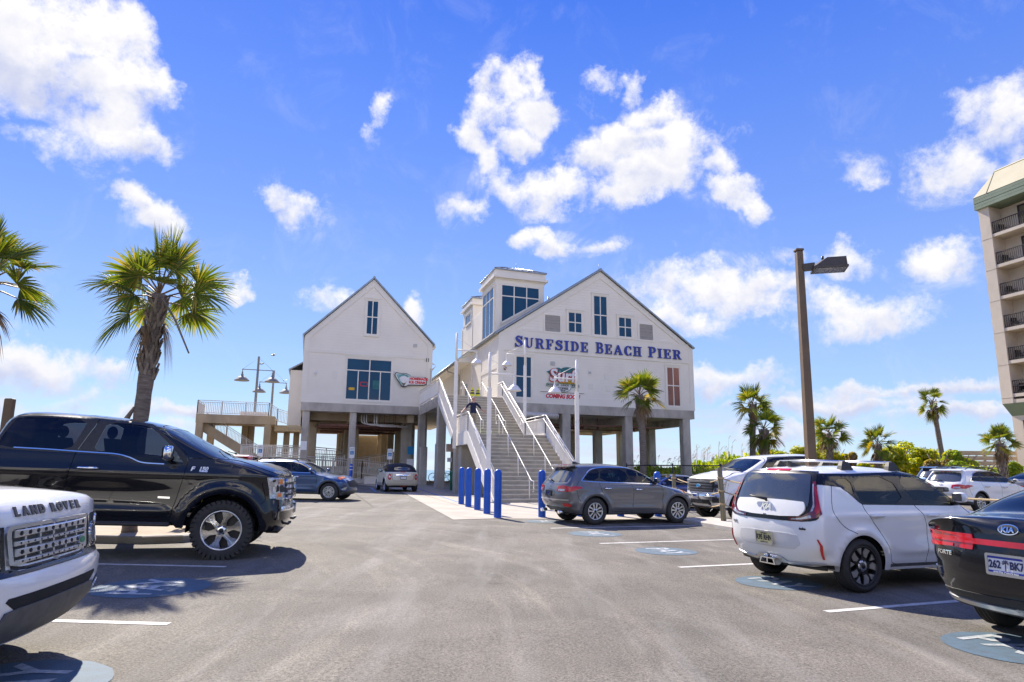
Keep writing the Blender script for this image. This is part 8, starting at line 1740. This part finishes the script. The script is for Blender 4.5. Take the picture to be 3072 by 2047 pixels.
def cone_sign():
    t = thing('ice_cream_sign', 'homemade ice cream sign with cone shaped left end beside the picture window', 'sign', fL(-1., 0, 7.4)); B = t.location
    def pr(polys, subs, mt, o0, o1, nm): m = MB(); solid2d(m, polys, subs, lambda s, z: fL(s, o0, z)-B, lambda s, z: fL(s, o1, z)-B); return m.build(nm, MT[mt], t)
    out = closed_smooth([(-2.18, 7.86), (-2.1, 8.02), (-1.7, 7.95), (-1.35, 7.98), (-1.1, 7.86), (-1.05, 7.76), (.07, 7.78), (.07, 7.22), (-1.2, 7.17), (-1.4, 7.03), (-1.65, 7.04), (-1.78, 7.22), (-2.05, 7.6)], 1, .12)
    cx = sum(p[0] for p in out)/len(out); cz = sum(p[1] for p in out)/len(out); inn = [(cx+(a-cx)*.955, cz+(b-cz)*.88) for a, b in out]
    pr([out], [], 'signblack', .06, .2, 'cabinet'); pr([inn], [], 'signwhite', .2, .212, 'panel')
    pr([[(-1.98, 7.82), (-1.92, 7.9), (-1.3, 7.9), (-1.12, 7.75), (-1.25, 7.72), (-1.5, 7.8), (-1.8, 7.72)]], [], 'aqua', .213, .222, 'name_arc'); pr([arcp(-1.55, 7.5, .21, 0, 360, 20)], [], 'signwhite', .224, .25, 'scoop'); pr([[(-1.76, 7.42), (-1.34, 7.42), (-1.52, 7.1), (-1.58, 7.1)]], [], 'wood', .226, .245, 'cone'); pr([ribbon([(-2.03, 7.88), (-1.72, 7.2)], .08)], [], 'aqua', .214, .226, 'stripe')
    m = MB()
    for i, ch in enumerate('DRIPPLES'): a = R_(150-15*i); text_on(m, ch, .14, lambda x, y, c, a=a: fL(-1.55+.36*math.cos(a)+x*1.1, .224+c, 7.52+.33*math.sin(a)+y)-B, depth=.004, offset=.004)
    m.build('name_lettering', MT['teal'], t)
    for sr, z in (('HOMEMADE', 7.62), ('ICE CREAM', 7.38)): m = MB(); text_on(m, sr, .235, lambda a, b, c: fL(-.55+a*.98+(0.04 if z > 7.5 else -.06), .214+c, z+b)-B, depth=.008, offset=.014); m.build('lettering', MT['signred'], t)
cone_sign()
def window_stickers():
    m = MB()
    for sr, s, z in (('SPORTS', -5.0, 6.3), ('BAIT', -4.23, 6.3), ('&', -3.5, 6.3), ('TACKLE', -2.75, 6.3)): text_on(m, sr, .24, lambda a, b, c: fL(s+a*.7, .036+c, z+b*1.5), depth=.001)
    tag(m.build('window_lettering', MT['aqua']), 'faint pale lettering along the foot of the picture window', 'lettering')
    for (s, z, w, h, mt, lab) in ((-4.2, 7.1, .5, .3, 'signred', 'small red neon style sign hanging inside the picture window'), (-5.0, 6.75, .4, .18, 'yellow', 'small yellow sign inside the left pane of the picture window'), (-3.4, 7.1, .45, .6, 'teal', 'teal poster inside the third pane of the picture window')):
        t = thing('window_sign', lab, 'sign', fL(s, .04, z)); q = MB(); vv = rrect(-w/2, w/2, -h/2, h/2, .06); solid2d(q, [vv], [[(a*.8, b*.7) for a, b in vv]] if mt == 'signred' else [], lambda a, b: E1*a+Vector((0, 0, b)), lambda a, b: E1*a+Vector((0, 0, b))-E2*.01); q.build('panel', MT[mt], t)
window_stickers()
def chair_symbol(m, f, w):
    """white wheelchair mark in a box of half width w"""
    k = w/1.25
    solid2d(m, [arcp(-.12*k, .78*k, .15*k, 0, 360, 12), ringp(-.1*k, -.3*k, .58*k, .13*k, 110, 350, 18), ribbon([(-.12*k, .6*k), (-.08*k, .0), (.38*k, .0), (.55*k, -.62*k), (.75*k, -.58*k)], .14*k), ribbon([(-.1*k, .3*k), (.3*k, .3*k)], .12*k)], [], lambda a, b: f(a, b, .0), lambda a, b: f(a, b, .002))
def ada(u, v, Y, label, sleeve=False, zbase=None):
    p = at(u, v, Y); g = gz(p.x, min(Y, 50)); t = thing('parking_sign', label, 'sign', (p.x, p.y, g), group='accessible parking signs'); z = p.z-g; m = MB(); m.tube([(0, .03, -.1), (0, .03, z+.35)], .03, 6); m.build('post', MT['galv'], t)
    m = MB(); m.prism(rrect(-.16, .16, z-.33, z+.33, .03), lambda a, b: Vector((a, -.01, b)), lambda a, b: Vector((a, .0, b))); q = m.build('panel', MT['signwhite'], t)
    m = MB(); m.add([(-.11, -.012, z-.13), (.11, -.012, z-.13), (.11, -.012, z+.09), (-.11, -.012, z+.09)], [(0, 1, 2, 3)]); m.build('symbol_field', MT['signblue'], q)
    m = MB(); chair_symbol(m, lambda a, b, c: (a, -.0135-c, z-.02+b), .1); m.build('symbol', MT['white'], q)
    m = MB(); text_on(m, 'RESERVED', .07, lambda a, b, c: (a*.8, -.012-c, z+.24+b), depth=.001); text_on(m, 'PARKING', .07, lambda a, b, c: (a*.8, -.012-c, z+.16+b), depth=.001); m.build('caption', MT['signgreen'], q)
    if sleeve: m = MB(); m.lathe([(.1, -.05), (.1, 1.25), (.07, 1.31), (.001, 1.33)], 18, Matrix.Translation((-.0, -.02, 0))); s_ = m.build('sleeve', MT['bollard'], t); m = MB(); [m.lathe([(.102, a), (.102, a+.05)], 18, Matrix.Translation((0, -.02, 0))) for a in (.95, 1.15)]; m.build('reflective_band', MT['white'], s_)
ada(781, 1352, 41, 'accessible parking sign near the ramp, left of the blue crossover roof'); ada(1056, 1358, 42.5, 'accessible parking sign above a blue sleeved post by the middle column', True); ada(1170, 1363, 43.5, 'accessible parking sign behind the cream convertible', True)
def panel_sign(u, v, Y, wpx, hpx, mt, label, name='notice_sign', lines=(), mtl='signblack', post=None, off=0):
    k = Y/F_; p = at(u, v, Y); t = thing(name, label, 'sign', p); w, h = wpx*k/2, hpx*k/2; m = MB(); e = lambda a, b, c: E1*a+Vector((0, 0, b))-E2*c
    m.prism(rrect(-w, w, -h, h, min(w, h)*.08), lambda a, b: e(a, b, -.015), lambda a, b: e(a, b, .0)); m.build('panel', MT[mt], t)
    m = MB()
    for (sr, yy, sz) in lines: text_on(m, sr, sz*2*h, lambda a, b, c: e(a*.85, yy*h+b, .001+c), depth=.001, offset=.0)
    if lines: m.build('lettering', MT[mtl], t)
    if post: m = MB(); m.tube([e(post[0], -h, -.03), e(post[0], -h-post[1], -.03)], post[2], 6); m.build('post', MT[post[3]], t)
    return t
MT['peach'] = mat('peach_sign', (.70, .48, .36), .6)
panel_sign(1351.5, 1344, 37.6, 27, 23, 'peach', 'peach fire riser notice left of the stair foot under the pier', lines=(('Fire Sprinkler', .72, .17), ('Riser Room', .37, .17), ('Located 2nd', .02, .17), ('Floor of A', -.33, .17), ('Building', -.68, .17)), mtl='rust')
panel_sign(1349, 1380, 37.9, 15, 12, 'signwhite', 'small white and blue notice below the peach fire notice', lines=(('CALL', .4, .4), ('BOX', -.4, .4)) if False else (), mtl='signblue')
panel_sign(1410, 1351, 37.2, 9, 41, 'signblue', 'narrow upright blue beach banner below the stair landing', 'banner_sign', post=(0, 1.9, .06, 'whiterail'))
panel_sign(911, 1337, 43.4, 18, 26, 'signwhite', 'white rules notice on the left front column', lines=(('NOTICE', .6, .14), ('PIER RULES', .1, .1)) if False else (), mtl='signred')
panel_sign(1232, 1352, 47.2, 18, 24, 'signblue', 'blue arrow sign on the wide inner pier', 'arrow_sign')
panel_sign(1231, 1390, 47.1, 22, 24, 'signwhite', 'grey information board low on the wide inner pier', 'information_board')
panel_sign(1620, 1282, 36, 17, 30, 'signwhite', 'white notice hung on the right landing railing')
# ---- marks on the stairs
def cone(p, h, mt, label, grp):
    t = thing('caution_cone', label, 'caution cone', p, group=grp); m = MB(); r = h*.24
    m.tube([(0, 0, .015), (0, 0, h*.5), (0, 0, h)], [r*1.1, r*.62, r*.22], 4, sq=True); m.build('body', MT[mt], t); m = MB(); m.bbox(-r*1.3, r*1.3, -r*1.3, r*1.3, 0, .025, .008); m.build('base', MT['black'] if mt == 'wetfloor' else MT[mt], t); m = MB()
    for a, b in ((.35, .5), (.62, .72)): m.tube([(0, 0, h*a), (0, 0, h*b)], [r*1.1-(r*.86)*a+.012, r*1.1-(r*.86)*b+.012], 4, sq=True)
    m.build('stripe', MT['signblack'] if mt == 'wetfloor' else MT['white'], t)
cone(BR(-3.05, -.9, 5.8), .62, 'wetfloor', 'yellow caution cone at the stair top, left of the pair', 'caution cones at the stair top'); cone(BR(-2.7, -.9, 5.8), .62, 'wetfloor', 'yellow caution cone at the stair top, right of the pair', 'caution cones at the stair top')
cone(BR(-3.45, -6.6, 3.2), .68, 'hivis', 'lime green caution cone standing on the stair landing', 'caution cone on the landing')
def person(base, face, label):
    """standing man, arms held out and down to the rails: one skinned body"""
    t = thing('person', label, 'person', base, face)
    V = {'pel': (0, 0, .95, .145, .11), 'wai': (0, 0, 1.08, .15, .115), 'che': (0, .0, 1.3, .165, .12), 'sho': (0, 0, 1.45, .12, .09), 'nek': (0, -.01, 1.54, .058, .058), 'hd0': (0, -.02, 1.62, .078, .085), 'hd1': (0, -.02, 1.71, .085, .095), 'hd2': (0, -.01, 1.77, .05, .06)}
    E = [('pel', 'wai'), ('wai', 'che'), ('che', 'sho'), ('sho', 'nek'), ('nek', 'hd0'), ('hd0', 'hd1'), ('hd1', 'hd2')]
    for sg, s in ((1, 'L'), (-1, 'R')):
        V.update({'sh'+s: (.19*sg, 0, 1.43, .068, .065), 'el'+s: (.40*sg, -.06, 1.19, .046, .046), 'wr'+s: (.56*sg, -.2, 1.04, .032, .03), 'ha'+s: (.60*sg, -.25, 1.0, .036, .022), 'fi'+s: (.63*sg, -.31, .975, .022, .014), 'th'+s: (.57*sg, -.29, .995, .013, .013), 'hi'+s: (.095*sg, 0, .9, .095, .1), 'kn'+s: (.11*sg, -.02, .5, .062, .065), 'an'+s: (.115*sg, .02, .1, .045, .05), 'to'+s: (.125*sg, -.16, .04, .045, .03)})
        E += [('sho', 'sh'+s), ('sh'+s, 'el'+s), ('el'+s, 'wr'+s), ('wr'+s, 'ha'+s), ('ha'+s, 'fi'+s), ('ha'+s, 'th'+s), ('pel', 'hi'+s), ('hi'+s, 'kn'+s), ('kn'+s, 'an'+s), ('an'+s, 'to'+s)]
    keys = list(V); me = bpy.data.meshes.new('body'); me.from_pydata([V[k][:3] for k in keys], [(keys.index(a), keys.index(b)) for a, b in E], []); o = bpy.data.objects.new('body', me); COL.objects.link(o)
    md = o.modifiers.new('skin', 'SKIN'); md.use_smooth_shade = True
    for i, k in enumerate(keys): me.skin_vertices[0].data[i].radius = V[k][3:5]; me.skin_vertices[0].data[i].use_root = (k == 'pel')
    o.modifiers.new('sub', 'SUBSURF').levels = 2; o.modifiers['sub'].render_levels = 2
    dg = bpy.context.evaluated_depsgraph_get(); m2 = bpy.data.meshes.new_from_object(o.evaluated_get(dg)); bpy.data.objects.remove(o)
    for mt in ('skin', 'polo', 'khaki', 'shoe'): m2.materials.append(MT[mt])
    for f in m2.polygons:
        c = f.center; ax = abs(c.x); f.use_smooth = True
        k = 0
        if c.z < .1: k = 3
        elif c.z < .99 and ax < .3: k = 2
        elif c.z < 1.52 and ax < .36 and not (c.z > 1.49 and ax < .06): k = 1
        if ax > .40 : k = 0
        f.material_index = k
    b = bpy.data.objects.new('body', m2); COL.objects.link(b); b.parent = t
    h = MB()
    for sg in (1, -1): h.sphere((.088*sg, -.005, 1.67), .028, 8, 6, 0, (.4, .7, 1.2))
    h.sphere((0, -.118, 1.655), .02, 8, 6, 0, (.8, 1, 1.3)); h.build('ears_and_nose', MT['skin'], t) if False else h.build('face_relief', MT['skin'], t)
    e = MB()
    for sg in (1, -1): e.sphere((.033*sg, -.102, 1.69), .011, 8, 6)
    e.tube([(-.025, -.105, 1.615), (.025, -.105, 1.615)], .006, 5); e.build('eyes_and_mouth', MT['black'], t)
    hr = MB(); hr.lathe([(.088, 1.63), (.093, 1.68), (.088, 1.73)], 16, Matrix.Translation((0, -.0, 0)), 0, True, R_(10), R_(170)); hr.build('hair', MT['greyhair'], t)
    return t
MT['skin'] = mat('skin', (.55, .30, .21), .55, scale=12, var=.08); MT['polo'] = mat('navy_cloth', (.012, .016, .05), .85, scale=20, var=.25, bump=.3, bscale=60); MT['khaki'] = mat('khaki_cloth', (.34, .28, .19), .9, scale=20, var=.15, bump=.3, bscale=60); MT['shoe'] = mat('shoe', (.05, .04, .035), .6); MT['greyhair'] = mat('grey_hair', (.34, .32, .30), .8)
person(BR(-4.85, -8.75, 3.2), R_(14), 'bald man in a navy polo shirt on the stair landing, arms out to the rails')
# ---- birds, bin, bicycle
def bird(p, rz, fly, label, sc=1.):
    t = thing('bird', label, 'bird', p, rz, group='birds about the ramp lamps'); m = MB()
    m.tube([(-.2*sc, 0, 0), (-.08*sc, 0, .01), (.05*sc, 0, .03), (.14*sc, 0, .07), (.19*sc, 0, .06)], [.015*sc, .05*sc, .06*sc, .035*sc, .008*sc], 8)
    if fly:
        for sg in (1, -1): m.add([(.06*sc, sg*.03*sc, .04*sc), (-.06*sc, sg*.03*sc, .03*sc), (-.1*sc, sg*.3*sc, .12*sc), (-.02*sc, sg*.45*sc, .07*sc), (.05*sc, sg*.26*sc, .14*sc)], [(0, 1, 2, 4), (4, 2, 3)])
    m.build('body', MT['black'], t)
bird(at(820, 1067, 60), .6, True, 'small dark bird flying right of the taller double lamp', 1.0); bird(at(851, 1143, 60), 2.0, True, 'small dark bird flying between the lower lamp and the building', 1.0)
bird(at(785, 1092.5, 61.2), .2, False, 'small dark bird perched on the taller double lamp arm', 1.1)
def bin_(p, label):
    t = thing('litter_bin', label, 'bin', p, AX); m = MB(); m.lathe([(.25, 0), (.29, .02), (.31, .95), (.33, .97), (.33, 1.03), (.3, 1.05), (.12, 1.16), (.001, 1.17)], 20); m.build('body', MT['signgreen'], t); m = MB()
    for k in range(14): a = 2*math.pi*k/14; m.tube([(.275*math.cos(a), .275*math.sin(a), .05), (.325*math.cos(a), .325*math.sin(a), .95)], .018, 4)
    m.build('slats', MT['signgreen'], t)
q = gp(1366, 1472); bin_(q, 'slatted green litter bin beside the column left of the stairs')
def bicycle(p, rz, label):
    t = thing('bicycle', label, 'bicycle', p, rz, group='bicycles under the pier'); r = .34
    for x in (-.52, .52):
        m = MB(); m.tube([(x+r*math.cos(a), 0, r+r*math.sin(a)) for a in [2*math.pi*k/24 for k in range(25)]], .024, 6, cap=False); w = m.build('wheel', MT['rubber'], t); m = MB()
        for k in range(12): a = 2*math.pi*k/12; m.tube([(x, 0, r), (x+r*.97*math.cos(a), 0, r+r*.97*math.sin(a))], .003, 3)
        m.build('spokes', MT['silver'], w)
    m = MB()
    for a, b in (((-.52, 0, r), (-.08, 0, .3)), ((-.08, 0, .3), (-.22, 0, .82)), ((-.52, 0, r), (-.2, 0, .74)), ((-.08, 0, .3), (.36, 0, .76)), ((-.2, 0, .74), (.36, 0, .82)), ((.34, 0, .92), (.52, 0, r))): m.tube([a, b], .018, 6)
    m.build('frame', MT['black'], t); m = MB(); m.tube([(.34, 0, .92), (.32, 0, 1.0), (.3, .28, 1.02), (.2, .3, 1.02)], .013, 6); m.tube([(.32, 0, 1.0), (.3, -.28, 1.02), (.2, -.3, 1.02)], .013, 6); m.build('handlebar', MT['black'], t); m = MB(); m.bbox(-.36, -.1, -.07, .07, .84, .89, .025); m.build('saddle', MT['black'], t)
for u, lab in ((1318, 'dark bicycle parked under the pier left of the green bin'), (1336, 'second dark bicycle close against the first under the pier')): q = gp(u, 1447); bicycle(q+Vector((0, .1, 0)), .3, lab)
# boardwalk fence by the hotel
p = at(2955, 1400, 58); t = thing('boardwalk_wall', 'tan wooden plank wall beyond the squat palm under the hotel', 'fence', (p.x, p.y, 0)); m = MB()
for i in range(6): m.box(-3, 12, -.03, .03, 1.0+i*.42, 1.36+i*.42)
m.build('planks', MT['woodpale'], t)
for i in range(6): m = MB(); m.box(-2.8+i*2.8, -2.6+i*2.8, .04, .2, 0, 3.6); m.build('post', MT['woodpale'], t)
